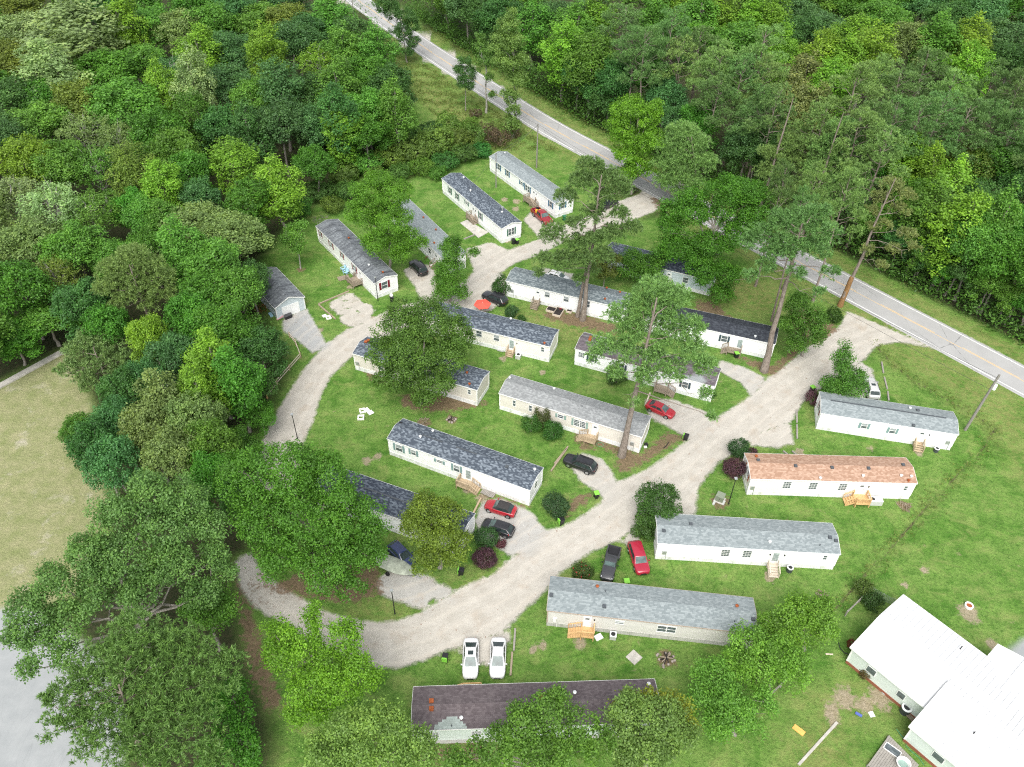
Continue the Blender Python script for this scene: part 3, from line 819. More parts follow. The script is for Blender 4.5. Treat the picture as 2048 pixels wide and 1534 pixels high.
class Home:
    def __init__(self, label, x, y, t, L, W, roofm, wallm, skirtm='skirt', trimm='trim', eave=EAVE, rise=RISE, ov=OV, name='mobile_home', cat='mobile home', base=0.72, group='mobile homes around the gravel loop'):
        self.o = np.array([x, y]); self.t = math.radians(t); self.L, self.W = L, W
        self.u = np.array([math.cos(self.t), math.sin(self.t)]); self.v = np.array([-self.u[1], self.u[0]])
        self.root = thing(name, label, cat, (x, y, 0), self.t, group)
        self.wall, self.roof, self.rz = gable(self.root, L, W, M[roofm], M[wallm], eave, rise, ov, base, trimm=M[trimm] if trimm else None, skirtm=M[skirtm] if skirtm else None)

    def loc(self, p):
        d = np.array(p[:2]) - self.o
        return float(d @ self.u), float(d @ self.v)

    def world(self, a, b, z=0.0):
        p = self.o + self.u * a + self.v * b
        return (float(p[0]), float(p[1]), z)

    def side(self, px, py):
        """where on the near long wall a pixel lies: (u, z)"""
        d = ray(px, py); k = (self.o - 0) @ self.v / (d[:2] @ self.v)
        p = d * k
        return float((p[:2] - self.o) @ self.u), float(CAMH + p[2])

    def end(self, px, py, at):
        c = self.o + self.u * at
        d = ray(px, py); k = c @ self.u / (d[:2] @ self.u)
        p = d * k
        return float((p[:2] - self.o) @ self.v), float(CAMH + p[2])

    def frame_at(self, face, a):
        """local origin and axes of an opening on a face: 'near', 'end', 'start'"""
        if face == 'near': return Vector((a, 0, 0)), Vector((1, 0, 0)), Vector((0, -1, 0))
        if face == 'end': return Vector((self.L, a, 0)), Vector((0, 1, 0)), Vector((1, 0, 0))
        return Vector((0, a, 0)), Vector((0, -1, 0)), Vector((-1, 0, 0))

    def panel(self, name, mat, face, a, z, w, h, d0, d1, parent=None):
        o, s, n = self.frame_at(face, a)
        vs = [o + s * (w / 2 * i) + Vector((0, 0, z + h / 2 * j)) + n * d for d in (d0, d1) for i, j in ((-1, -1), (1, -1), (1, 1), (-1, 1))]
        return MB().add(vs, [(3, 2, 1, 0), (4, 5, 6, 7), (0, 1, 5, 4), (1, 2, 6, 5), (2, 3, 7, 6), (3, 0, 4, 7)]).build(name, mat, parent or self.root)

    def window(self, face, a, z, w=0.9, h=1.2, shutter=None, panes=1, sw=0.32, grid=False, blind=False):
        o, s, n = self.frame_at(face, a)
        mb = MB()
        B = lambda ca, cz, ww, hh, d0, d1: mb.add([o + s * (ca + ww / 2 * i) + Vector((0, 0, cz + hh / 2 * j)) + n * d for d in (d0, d1) for i, j in ((-1, -1), (1, -1), (1, 1), (-1, 1))],
                                                  [(3, 2, 1, 0), (4, 5, 6, 7), (0, 1, 5, 4), (1, 2, 6, 5), (2, 3, 7, 6), (3, 0, 4, 7)])
        fw = 0.07
        B(0, z + h / 2 + fw / 2, w + 2 * fw, fw, -0.02, 0.05); B(0, z - h / 2 - fw / 2, w + 2 * fw, fw, -0.02, 0.06)
        B(-w / 2 - fw / 2, z, fw, h, -0.02, 0.05); B(w / 2 + fw / 2, z, fw, h, -0.02, 0.05)
        B(0, z, w, 0.05, 0.014, 0.035)
        for k in range(1, panes): B(-w / 2 + w * k / panes, z, 0.1, h, 0.012, 0.045)
        if grid:
            for zz in (-h / 4, h / 4): B(0, z + zz, w, 0.03, 0.013, 0.028)
            for k in (-1, 1): B(k * w / 6, z, 0.03, h, 0.0135, 0.0285)
        win = mb.build('window', M['trim'], self.root)
        self.panel('pane', M['glass'], face, a, z - (h / 4 if blind else 0), w, h / 2 if blind else h, -0.015, 0.012, win)
        if blind: self.panel('blind', M['blind'], face, a, z + h / 4, w, h / 2, -0.015, 0.013, win)
        if shutter:
            for k in (-1, 1):
                o2 = a + (k if face != 'start' else -k) * (w / 2 + fw + sw / 2 + 0.015)
                self.panel('shutter', M[shutter], face, o2, z, sw, h + 0.12, 0.003, 0.045)
        return win

    def winpx(self, px, py, w=0.9, h=1.2, face='near', **kw):
        a, z = self.side(px, py) if face == 'near' else self.end(px, py, self.L if face == 'end' else 0)
        z = min(max(z, 1.55), 2.35)
        a = min(max(a, w / 2 + 0.3), (self.L if face == 'near' else self.W) - w / 2 - 0.3)
        return self.window(face, a, z, w, h, **kw)

    def door(self, a, w=0.92, glass=False, face='near', z0=0.78, h=2.02, mat='doorwhite'):
        d = self.panel('door', M[mat], face, a, z0 + h / 2, w, h, -0.02, 0.045)
        if glass: self.panel('door_glass', M['doorglass'], face, a, z0 + h / 2 + 0.05, w - 0.22, h - 0.45, 0.046, 0.054, d)
        else: self.panel('door_window', M['glass'], face, a, z0 + h * 0.78, w * 0.5, 0.3, 0.046, 0.054, d)
        self.panel('door_handle', M['steel'], face, a + w * 0.38, z0 + 1.0, 0.07, 0.12, 0.046, 0.10, d)
        return a

    def meter(self, px, py, mat='steel'):
        a, z = self.side(px, py)
        a = min(max(a, 0.4), self.L - 0.4)
        m = self.panel('meter_box', M[mat], 'near', a, 1.45, 0.42, 0.62, 0.0, 0.16)
        MB().tube([(a + 0.3, -0.07, 0.0), (a + 0.3, -0.07, 1.7)], 0.035).build('conduit', M[mat], m)

    def porch_light(self, a, z=2.3):
        self.panel('wall_lamp', M['black'], 'near', a, z, 0.13, 0.22, 0.0, 0.12)

    def vent(self, px, py, kind):
        p = gp(px, py, 3.75); a, b = self.loc(p)
        a = min(max(a, 0.2), self.L - 0.2); b = min(max(b, 0.15), self.W - 0.15)
        z = self.rz(b)
        mb = MB()
        if kind == 'box':
            mb.box((a, b, z + 0.06), (0.42, 0.40, 0.22)); mb.box((a, b, z + 0.19), (0.36, 0.34, 0.05), taper=1.15)
            mb.build('roof_vent', M['ventgrey'], self.root)
        elif kind in ('cap', 'rustcap'):
            mb.lathe([(0.12, -0.1), (0.12, 0.2), (0.2, 0.2), (0.2, 0.27), (0.06, 0.34)], (a, b, z), 10)
            mb.build('roof_vent', M['ventwhite' if kind == 'cap' else 'rust'], self.root)
        elif kind == 'rustbox':
            mb.box((a, b, z + 0.08), (0.4, 0.4, 0.28)); mb.box((a, b, z + 0.24), (0.46, 0.46, 0.05))
            mb.build('roof_vent', M['rust'], self.root)
        elif kind == 'pipe':
            mb.tube([(a, b, z - 0.05), (a, b, z + 0.28)], 0.06, 8).build('vent_pipe', M['ventgrey'], self.root)
        elif kind == 'chimney':
            mb.lathe([(0.16, -0.1), (0.16, 0.55), (0.24, 0.55), (0.24, 0.66), (0.19, 0.66), (0.19, 0.74), (0.24, 0.74), (0.22, 0.84)], (a, b, z), 12)
            mb.build('chimney_pipe', M['steel'], self.root)
        elif kind == 'dark':
            mb.box((a, b, z + 0.03), (0.5, 0.22, 0.12)).build('roof_vent', M['black'], self.root)

    def ridge_vent(self, a0, a1):
        v0 = self.W / 2 - 0.12
        MB().beam((a0, self.W / 2, self.rz(self.W / 2) + 0.03), (a1, self.W / 2, self.rz(self.W / 2) + 0.03), 0.2, 0.05).build('ridge_vent', M['ventgrey'], self.root)


def steps(home, a, label, wood='wood_mid', w=1.15, depth=0.0, run='out', n=4, top=0.75, rail=True, posts=True, cat='steps', group='wooden steps at the home doors', gap=0.05, dx=0.0, face='near', pw=None):
    """entry platform (depth along the wall normal) with a flight of steps; local frame: x along the wall, -y away from it"""
    o, s, nrm = home.frame_at(face, a)
    wx = home.world(o.x, o.y)
    rot = home.t if face == 'near' else home.t + math.pi / 2
    th = thing('entry_deck' if depth > 0.5 else 'entry_steps', label, cat if depth <= 0.5 else 'deck', wx, rot, group)
    m = M[wood]
    pw = pw or w
    if depth > 0:
        mb = MB(); nb = max(3, int(depth / 0.15))
        for i in range(nb):
            mb.box((0, -gap - depth * (i + 0.5) / nb, top - 0.02), (pw, depth / nb - 0.012, 0.04))
        mb.beam((-pw / 2, -gap - 0.03, top - 0.12), (pw / 2, -gap - 0.03, top - 0.12), 0.05, 0.15)
        mb.beam((-pw / 2, -gap - depth + 0.03, top - 0.12), (pw / 2, -gap - depth + 0.03, top - 0.12), 0.05, 0.15)
        for i in (-1, 1): mb.beam((i * (pw / 2 - .03), -gap - 0.06, top - 0.12), (i * (pw / 2 - .03), -gap - depth + 0.06, top - 0.12), 0.05, 0.15)
        mb.build('platform', m, th)
    class Posts:
        v = True
        def beam(self, a, b, w, hh): MB().beam(a, b, w, hh).build('post', m, th)
    post = Posts(); railm = MB(); bal = MB()
    y0 = -gap - depth
    rise = top / (n + 1) if n else 0
    tr = 0.29
    def step_pt(k, off):      # k-th tread centre
        z = top - rise * (k + 1)
        if run == 'out': return (dx + off, y0 - tr * (k + 0.5), z)
        sgn = -1 if run == 'left' else 1
        yy = -gap - max(depth, w) / 2
        return (sgn * (pw / 2 + tr * (k + 0.5)), yy + off, z)
    for k in range(n):
        c = step_pt(k, 0)
        sz = (w, tr + 0.03, 0.05) if run == 'out' else (tr + 0.03, min(w, max(depth, w)), 0.05)
        MB().box(c, sz).build('step', m, th)
    if n:
        mb = MB()
        for sgn in (-1, 1):
            off = sgn * (w / 2 - 0.03) if run == 'out' else sgn * (min(w, max(depth, w)) / 2 - 0.03)
            a0, a1 = step_pt(-0.5, off), step_pt(n - 0.5, off)
            mb.beam((a0[0], a0[1], top - 0.16), (a1[0], a1[1], 0.02), 0.05, 0.22)
            if rail:
                if run == 'out' and depth < 0.5: p0 = (a0[0], a0[1] + 0.03, top)
                else: p0 = (a0[0], a0[1], top)
                post.beam((a1[0], a1[1], 0), (a1[0], a1[1], rise + 0.85), 0.085, 0.085)
                post.beam((p0[0], p0[1], 0), (p0[0], p0[1], top + 0.92), 0.085, 0.085)
                railm.beam((p0[0], p0[1], top + 0.93), (a1[0], a1[1], rise + 0.86), 0.12, 0.05)
                for q in range(1, 5):
                    f = q / 5
                    x, y = p0[0] + (a1[0] - p0[0]) * f, p0[1] + (a1[1] - p0[1]) * f
                    zb = top * (1 - f) + 0.05
                    bal.beam((x, y, zb), (x, y, zb + 0.85), 0.04, 0.04)
        mb.build('stringer', m, th)
    if depth > 0.5:
        cs = [(-pw / 2 + .05, -gap - 0.06), (-pw / 2 + .05, y0 + .05), (pw / 2 - .05, y0 + .05), (pw / 2 - .05, -gap - 0.06)]
        for x, y in cs: post.beam((x, y, 0), (x, y, top + 0.92), 0.09, 0.09)
        segs = [(cs[0], cs[1], 'left'), (cs[1], cs[2], 'out'), (cs[2], cs[3], 'right')]
        for p, q, sd in segs:
            if sd == run:
                continue
            railm.beam((*p, top + 0.93), (*q, top + 0.93), 0.13, 0.05); railm.beam((*p, top + 0.12), (*q, top + 0.12), 0.05, 0.07)
            nbal = max(2, int(math.dist(p, q) / 0.16))
            for i in range(1, nbal):
                x, y = p[0] + (q[0] - p[0]) * i / nbal, p[1] + (q[1] - p[1]) * i / nbal
                bal.beam((x, y, top + 0.12), (x, y, top + 0.92), 0.045, 0.045)
    if railm.v: railm.build('rail', m, th)
    if bal.v: bal.build('baluster', m, th)['kind'] = 'stuff'
    return th


H = {}
def home(key, *a, **k): H[key] = Home(*a, **k); return H[key]

h = home('A', 'white mobile home with blue shutters and light grey roof, nearest the public road', -5.49, 162.38, -55.0, 23.5, 4.27, 'r_light', 'white_siding')
for p, w, hh in (((997.7, 333), .85, 1.25), ((1015, 346), .85, 1.25), ((1043, 364), .8, .7), ((1101.5, 409), .85, 1.25)): h.winpx(*p, w, hh, shutter='blueshutter')
h.winpx(1055, 377, 1.5, 1.25, shutter='blueshutter', panes=2); h.winpx(1125.5, 411, .95, 1.2, face='end', shutter='blueshutter')
a = h.door(h.side(1068, 388)[0]); h.porch_light(a + .8)
for p in ((1018, 310), (1086, 379)): h.vent(*p, 'pipe')
h.vent(1010, 306, 'cap')
steps(h, a - 0.3, 'brown wooden deck on the white home with blue shutters', 'wood_old', 1.2, 1.6, 'right', 4, pw=2.2)

h = home('B', 'white mobile home with green shutters, slate roof and metal chimney pipe', -14.92, 152.48, -56.3, 22.6, 4.26, 'r_dark', 'white_siding')
for p, w, hh in (((900, 381), .85, 1.3), ((914.4, 392.7), .85, 1.3), ((933.5, 406), .8, .7), ((960.8, 432), .85, 1.4)): h.winpx(*p, w, hh, shutter='greenshutter')
h.winpx(1022.7, 463, 1.2, 1.4, face='end', shutter='greenshutter', panes=2)
a = h.door(h.side(947, 421)[0]); h.porch_light(a + .8)
for p in ((927.3, 354), (941, 382.8)): h.vent(*p, 'cap')
h.vent(1004.9, 420, 'chimney'); h.vent(1004, 426, 'cap')
steps(h, a, 'weathered wooden steps on a concrete slab beside the green-shuttered home', 'wood_old', 1.15, 1.3, 'right', 4, pw=1.5)

h = home('C2', 'grey-roofed mobile home half hidden behind the leafy tree, rusty roof vents', -24.4, 141.4, -57, 22.0, 4.3, 'r_light', 'white_siding')
for p in ((847, 435), (871.7, 459.6), (868.4, 485)): h.vent(*p, 'rustcap')
for a in (3, 7.5, 16.5): h.window('near', a, 2.0, .9, 1.1)
a = h.door(19.0); h.window('end', 2.1, 2.0, 1.0, 1.2)
steps(h, a, 'weathered steps beside the parked dark car under the leafy tree', 'wood_old', 1.1, 0.0, 'out', 4)

h = home('H', 'white mobile home with dark red shutters and black-streaked grey roof', -36.98, 133.29, -53.6, 22.3, 4.33, 'r_streak', 'white_siding')
for p, w in (((641, 467), .6), ((662, 489), 1.1), ((684, 509), .65), ((709, 536.5), 1.1)): h.winpx(*p, w, 1.25, shutter='redshutter', panes=2 if w > 1 else 1)
h.winpx(769, 570, 1.1, 1.35, face='end', shutter='redshutter', sw=.4)
a = h.door(h.side(721, 551)[0])
for p, k in (((697.7, 477.5), 'rustcap'), ((738, 531), 'cap'), ((766, 547), 'rustcap'), ((678, 450), 'pipe')): h.vent(*p, k)
steps(h, a - 0.5, 'weathered wooden deck at the home with dark red shutters', 'wood_old', 1.5, 1.9, 'left', 3, pw=2.4)

h = home('garage', 'pale blue garage with white double doors and dark streaked roof', -45.8, 117.2, -52, 10.5, 5.08, 'r_streak', 'blue_siding', skirtm=None, eave=2.6, rise=1.2, ov=.22, name='garage', cat='garage', base=0.0, group=None)
for k in (-1, 1): h.panel('door', M['doorwhite'], 'end', 2.54 + k * .77, 1.05, 1.5, 2.1, -0.02, 0.05)
h.window('near', 5.0, 1.5, .8, .9)

h = home('F', 'white mobile home with blue-grey roof between the big pine trunks and black car', -1.19, 116.79, -20.6, 21.05, 4.26, 'r_mid', 'white_siding')
for p in ((1094.5, 588), (1132.5, 597)): h.winpx(*p, .85, 1.0, blind=True)
h.winpx(1174.6, 608, .85, 1.2); h.meter(1024, 582)
a = h.door(h.side(1076, 582)[0])
for p in ((1210, 597), (1240, 583), (1214, 573)): h.vent(*p, 'rustcap')
h.vent(1110, 563, 'pipe')
steps(h, a, 'weathered steps at the white home beside the planter boxes', 'wood_old', 1.2, 0.5, 'out', 5)

h = home('C', 'cream mobile home with slate blue roof between the big oak and raised planters', -10.73 - 3.4, 105.08 + 1.2, -19.5, 21.1, 4.34, 'r_dark', 'cream_siding')
h.winpx(958, 664.6, .9, 1.1); h.winpx(993, 672.5, .85, 1.1, blind=True); h.winpx(1085.3, 698.8, .45, .9)
a = h.door(h.side(1023.4, 685.7)[0], glass=True); h.porch_light(a + .9)
h.vent(1021.7, 635.4, 'cap'); h.vent(1089, 684, 'rustcap'); h.ridge_vent(7.2, 10.2); h.ridge_vent(2.6, 5.6)
steps(h, a, 'small wooden steps at the cream home next to the air conditioner', 'wood_mid', 1.15, 0.0, 'out', 4)

h = home('L', 'beige mobile home whose middle is hidden by the big round oak', -24.42, 96.74, -22.0, 20.8, 4.3, 'r_dark', 'beige_siding')
h.winpx(938.7, 782, .42, .9); h.meter(715, 726.5)
for a in (4.6, 8.5, 13): h.window('near', a, 2.0, .9, 1.1)
for p in ((736.6, 681.4), (732, 686)): h.vent(*p, 'rustbox')
for p in ((934, 748), (939, 766)): h.vent(*p, 'rustcap')

h = home('M', 'white mobile home with mottled dark roof beneath the branching pine', 9.85, 98.80, -22.2, 21.7, 4.25, 'r_mott', 'white_siding')
h.winpx(1163, 709.7, .95, .95, grid=True); h.winpx(1183.4, 717, .85, 1.2, shutter='darkshutter')
for a in (7.5, 11.0, 17.5): h.window('near', a, 2.0, .85, 1.1, shutter='darkshutter')
a = h.door(14.2)
for p, k in (((1181.5, 676), 'rustbox'), ((1179.7, 681.7), 'rustbox'), ((1411, 741), 'rustcap'), ((1348, 743), 'cap')): h.vent(*p, k)
steps(h, a, 'weathered deck of the white home beneath the branching pine', 'wood_old', 1.2, 1.6, 'right', 4, pw=1.9)

h = home('N', 'white mobile home with black roof and slate shutters beside the tall pine trunk', 21.8, 107.4, -18.8, 20.5, 4.3, 'r_black', 'white_siding')
h.winpx(1448.6, 677.5, .9, 1.2, shutter='darkshutter'); h.winpx(1350, 655, .9, 1.2, shutter='darkshutter')
a = h.door(h.side(1480, 686)[0], glass=True); h.vent(1511, 671, 'cap')
steps(h, a - 0.6, 'low brown deck in front of the black-roofed white home', 'wood_old', 1.2, 1.2, 'left', 3, pw=2.2)

h = home('P', 'blue-roofed mobile home shaded under the dark trees by the road', 16.3, 125.5, -23, 19.5, 4.3, 'r_navy', 'blue_siding')
for a in (4, 9, 15): h.window('near', a, 2.0, .9, 1.1)
a = h.door(12.0)
steps(h, a, 'shaded wooden steps at the blue-roofed home under the trees', 'wood_old', 1.15, 0.0, 'out', 4)

h = home('D', 'beige mobile home with sage shutters and pale roof behind the single pine trunk', -1.74, 88.29, -23.0, 21.5, 4.30, 'r_pale', 'beige_siding')
h.winpx(1028.5, 806.5, .42, 1.1); h.winpx(1061, 816.5, .42, 1.1); h.winpx(1121.7, 832.6, .85, .65, shutter='sageshutter')
h.winpx(1159.4, 847.4, 1.7, 1.2, shutter='sageshutter', panes=2, grid=True)
a = h.door(h.side(1190.3, 856)[0]); h.meter(1263.4, 890.8)
for p, k in (((1108, 775.6), 'cap'), ((1164, 814), 'pipe'), ((1018, 755.7), 'cap')): h.vent(*p, k)
steps(h, a - .2, 'weathered deck with railings at the beige home with sage shutters', 'wood_mid', 1.3, 1.6, 'left', 4, pw=1.6)

h = home('E', 'white mobile home with grey-green shutters and dark slate roof in the middle lawn', -16.88, 78.72, -24.3, 21.3, 4.12, 'r_dark', 'white_siding')
h.winpx(798, 896, 1.0, 1.25, shutter='tealshutter', blind=True); h.winpx(827, 905, .7, .95, shutter='tealshutter', blind=True); h.winpx(878.7, 922, .85, .5, shutter='tealshutter'); h.winpx(913.4, 937, .85, 1.2, shutter='tealshutter', blind=True)
h.window('end', 2.0, 2.1, .9, 1.2)
a = h.door(h.side(936.7, 947)[0], glass=True)
for p, k in (((865.6, 860.3), 'cap'), ((840.8, 875), 'cap'), ((1014, 934.7), 'box'), ((1069.5, 939), 'cap'), ((798.7, 843.7), 'dark')): h.vent(*p, k)
h.ridge_vent(4.2, 7.4); h.ridge_vent(9.5, 12.6)
steps(h, a - .2, 'wooden deck with sloping stair rail on the white home above the red convertible', 'wood_mid', 1.35, 1.5, 'right', 4, pw=1.9)

h = home('Q', 'blue-roofed mobile home mostly hidden under the wispy olive tree', -25.4, 69.6, -22.0, 20.8, 4.3, 'r_navy', 'white_siding')
for a in (3, 8, 15): h.window('near', a, 2.0, .9, 1.1)
h.window('end', 2.1, 2.0, 1.0, 1.2); h.ridge_vent(6, 16)

h = home('G', 'white mobile home with light grey roof beside the leaning utility pole', 44.45, 85.27, -12.0, 18.4, 4.48, 'r_light', 'white_siding')
for p in ((1728.4, 851.5), (1785, 861.4)): h.winpx(*p, .75, .95, shutter='tealshutter', sw=.3, blind=True)
h.winpx(1639, 815, 1.2, 1.2, face='start', shutter='redshutter')
a = h.door(h.side(1843, 869.4)[0]); h.meter(1892, 890); h.porch_light(a + 1.0)
for p, k in (((1836, 820.5), 'box'), ((1828.5, 847.6), 'box'), ((1820.5, 816), 'cap')): h.vent(*p, k)
h.ridge_vent(1.2, 17.0)
steps(h, a, 'wooden steps with rails at the white home by the utility pole', 'wood_mid', 1.25, 0.3, 'out', 4)

h = home('I', 'cream mobile home with orange-tan shingle roof', 31.78, 72.57, -0.9, 21.6, 4.38, 'r_orange', 'cream_siding')
for p in ((1573.8, 970), (1626, 971.6), (1685, 974)): h.winpx(*p, .98, 1.3, grid=True)
h.winpx(1811, 976.6, .4, .85); h.winpx(1495.5, 940.8, 1.5, 1.3, face='start', shutter='rust', panes=2, grid=True); h.meter(1503, 978)
a = h.door(h.side(1721.7, 977.5)[0]); h.porch_light(a + .9)
for p in ((1516.3, 921), (1590.8, 933), (1663.7, 936), (1736.4, 937.6), (1805.8, 930.6)): h.vent(*p, 'box')
for p in ((1642, 954), (1727, 950.5), (1803, 950.5), (1823.4, 952)): h.vent(*p, 'cap')
for p in ((1512.8, 911.5), (1818.4, 958.4)): h.vent(*p, 'rustcap')
steps(h, a + .1, 'fresh yellow wooden deck at the orange-roofed home', 'wood_new', 1.2, 1.7, 'left', 4, pw=1.9)

h = home('O', 'white mobile home with light grey roof right of the crimson car', 18.22, 61.85, -3.1, 21.8, 4.48, 'r_light', 'white_siding')
for p in ((1450.7, 1105.8), (1494, 1107.8)): h.winpx(*p, .95, 1.3, grid=True)
h.winpx(1650, 1115, .4, .8); h.meter(1326.8, 1109)
a = h.door(h.side(1551.8, 1111.6)[0], glass=True); h.porch_light(a + 1.0); h.porch_light(a - .75)
for p in ((1381.6, 1049), (1327.6, 1061.5), (1659.3, 1076), (1672.5, 1081.5)): h.vent(*p, 'box')
h.vent(1540, 1083, 'cap'); h.vent(1640.5, 1089, 'pipe')
steps(h, a - .15, 'pale wooden steps at the white home right of the crimson car', 'wood_pale', 1.25, 0.3, 'out', 5)

h = home('J', 'beige mobile home with light grey roof below the charcoal pickup', 4.51, 52.19, -6.2, 23.2, 4.44, 'r_light', 'grey_siding', skirtm='grey_skirt', trimm='tan_trim')
h.winpx(1238.9, 1244.7, .9, .5, blind=True); h.winpx(1333, 1258.3, 2.0, 1.15, panes=2)
h.meter(1108.9, 1243, 'whiteplastic'); a = h.door(h.side(1174.5, 1241)[0]); h.porch_light(a + .8)
for p, k in (((1194.7, 1172.4), 'rustcap'), ((1210.5, 1183), 'pipe'), ((1208.9, 1211.6), 'box'), ((1102.6, 1190.4), 'box'), ((1473.3, 1213.5), 'rustcap'), ((1469.6, 1241.9), 'pipe'), ((1506.5, 1238.4), 'box')): h.vent(*p, k)
steps(h, a + .15, 'fresh wooden deck with steps at the beige home below the charcoal pickup', 'wood_new', 1.25, 1.35, 'left', 5, pw=1.5)

h = home('K', 'grey-walled mobile home with worn brown roof at the bottom of the park', -9.42, 38.10, 3.0, 25.2, 4.45, 'r_brown', 'mint_siding', skirtm='grey_skirt')
h.winpx(868, 1469, .95, 1.0, panes=1, grid=True); h.winpx(952.7, 1466.7, .95, 1.0, grid=True)
for a in (12, 16.5, 21): h.window('near', a, 2.0, .9, 1.1)
for p, k in (((863, 1404), 'rustbox'), ((863, 1419), 'rustbox'), ((903, 1453.5), 'pipe'), ((922.6, 1435.4), 'cap'), ((1081.4, 1397), 'rustbox'), ((1149.3, 1386), 'cap'), ((1297.6, 1367), 'cap')): h.vent(*p, k)
# bare felt where shingles are missing: a stepped sheet lying 6 mm above the slope
loc = lambda px, py: h.loc(gp(px, py, 3.45))
rows = []
for k, (x0, x1) in enumerate(((868, 934), (869, 931), (876, 926), (884, 920), (893, 915))):
    ya = -OV + 0.02 + 0.23 * k
    u0, u1 = h.loc(gp(x0, 1459 - 5 * k, 3.4))[0], h.loc(gp(x1, 1459 - 5 * k, 3.4))[0]
    rows.append((u0, u1, ya, ya + 0.23))
mb = MB()
for u0, u1, ya, yb in rows: mb.add([(u0, ya, h.rz(ya) + .006), (u1, ya, h.rz(ya) + .006), (u1, yb, h.rz(yb) + .006), (u0, yb, h.rz(yb) + .006)], [(0, 1, 2, 3)])
mb.build('bare_patch', M['r_patch'], h.root)['label'] = 'pale stepped patch of missing shingles'

def far_deck(hm, a0, a1, label, wood, depth=1.1):
    """railed landing on the far long side of a home"""
    th = thing('entry_deck', label, 'deck', hm.world((a0 + a1) / 2, hm.W), hm.t + math.pi, 'wooden steps at the home doors')
    w = abs(a1 - a0); m = M[wood]
    mb = MB()
    for i in range(7): mb.box((0, -0.08 - depth * (i + .5) / 7, .73), (w, depth / 7 - .012, .04))
    mb.build('platform', m, th)
    p, r, b = MB(), MB(), MB()
    cs = [(-w / 2 + .05, -.12), (-w / 2 + .05, -.05 - depth), (w / 2 - .05, -.05 - depth), (w / 2 - .05, -.12)]
    for c in cs: MB().beam((*c, 0), (*c, 1.7), .09, .09).build('post', m, th)
    for i in range(3):
        r.beam((*cs[i], 1.7), (*cs[i + 1], 1.7), .14, .05)
        n = int(math.dist(cs[i], cs[i + 1]) / .16)
        for q in range(1, n):
            f = q / n; x, y = cs[i][0] + (cs[i + 1][0] - cs[i][0]) * f, cs[i][1] + (cs[i + 1][1] - cs[i][1]) * f
            b.beam((x, y, .8), (x, y, 1.68), .045, .045)
    r.beam((w / 2 - .05, -.05 - depth, 1.68), (w / 2 + 1.3, -.05 - depth, .85), .14, .05)
    for k in range(4): MB().box((w / 2 + .15 + .29 * k, -.08 - depth / 2, .6 - .15 * k), (.3, depth - .1, .05)).build('step', m, th)
    r.build('rail', m, th); b.build('baluster', m, th)['kind'] = 'stuff'
far_deck(H['J'], H['J'].loc(gp(1268, 1168))[0] , H['J'].loc(gp(1312, 1170))[0], 'pale railed landing behind the grey roof near the lime bin', 'wood_pale')
far_deck(H['K'], H['K'].loc(gp(925, 1365))[0], H['K'].loc(gp(963, 1364))[0], 'pale railed landing behind the brown roof at the first white sedan', 'wood_new')

# the house with the white ribbed roof at the lower right
M['metalroof'] = (lambda t: t.done(t.mix(t.ramp(t.noise(t.obj(), 0.8, 4), .3, .7), (.68, .69, .695), (.63, .642, .646)), .45, .4))(NT('white_metal_roof'))
M['metalrib'] = plain('metal_roof_rib', (.54, .55, .56), .5, .4)
RB = np.array([38.05, 48.13])
rh = thing('house', 'house with bright white ribbed metal roof in the bottom right corner', 'house', (38.05, 48.13, 0), math.radians(-50))
gable(rh, 14.2, 10.15, M['metalroof'], M['mint_siding'], 3.2, 1.15, .3, .45, trimm=M['trim'], skirtm=M['brick'], ribs=.62, skirt_name='brick_base')
gable(rh, 14.0, 10.4, M['metalroof'], M['mint_siding'], 3.17, 1.12, .3, .45, ridge_v=6.4, trimm=M['trim'], skirtm=M['brick'], x0=8.95, y0=-3.05, ribs=.62, skirt_name='brick_base')
gable(rh, 8.0, 5.2, M['metalroof'], M['mint_siding'], 3.14, .75, .3, .45, trimm=M['trim'], skirtm=M['brick'], x0=15.3, y0=4.6, rz=math.pi / 2, ribs=.62, skirt_name='brick_base')
for u, y, w in ((2.6, 0, 1.0), (6.2, 0, .8), (12.2, -3.05, 1.1), (14.4, -3.05, 1.1)):
    fr = MB().box((u, y - .03, 1.9), (w + .16, .05, 1.06)).build('window', M['trim'], rh)
    MB().box((u, y - .06, 1.9), (w, .03, .9)).build('pane', M['glass'], fr)
for u, v in ((7.5, 8.6), (13.2, .6)):
    MB().tube([(u, v, 3.4), (u, v, 4.25)], .06, 8).build('vent_pipe', M['black'], rh)

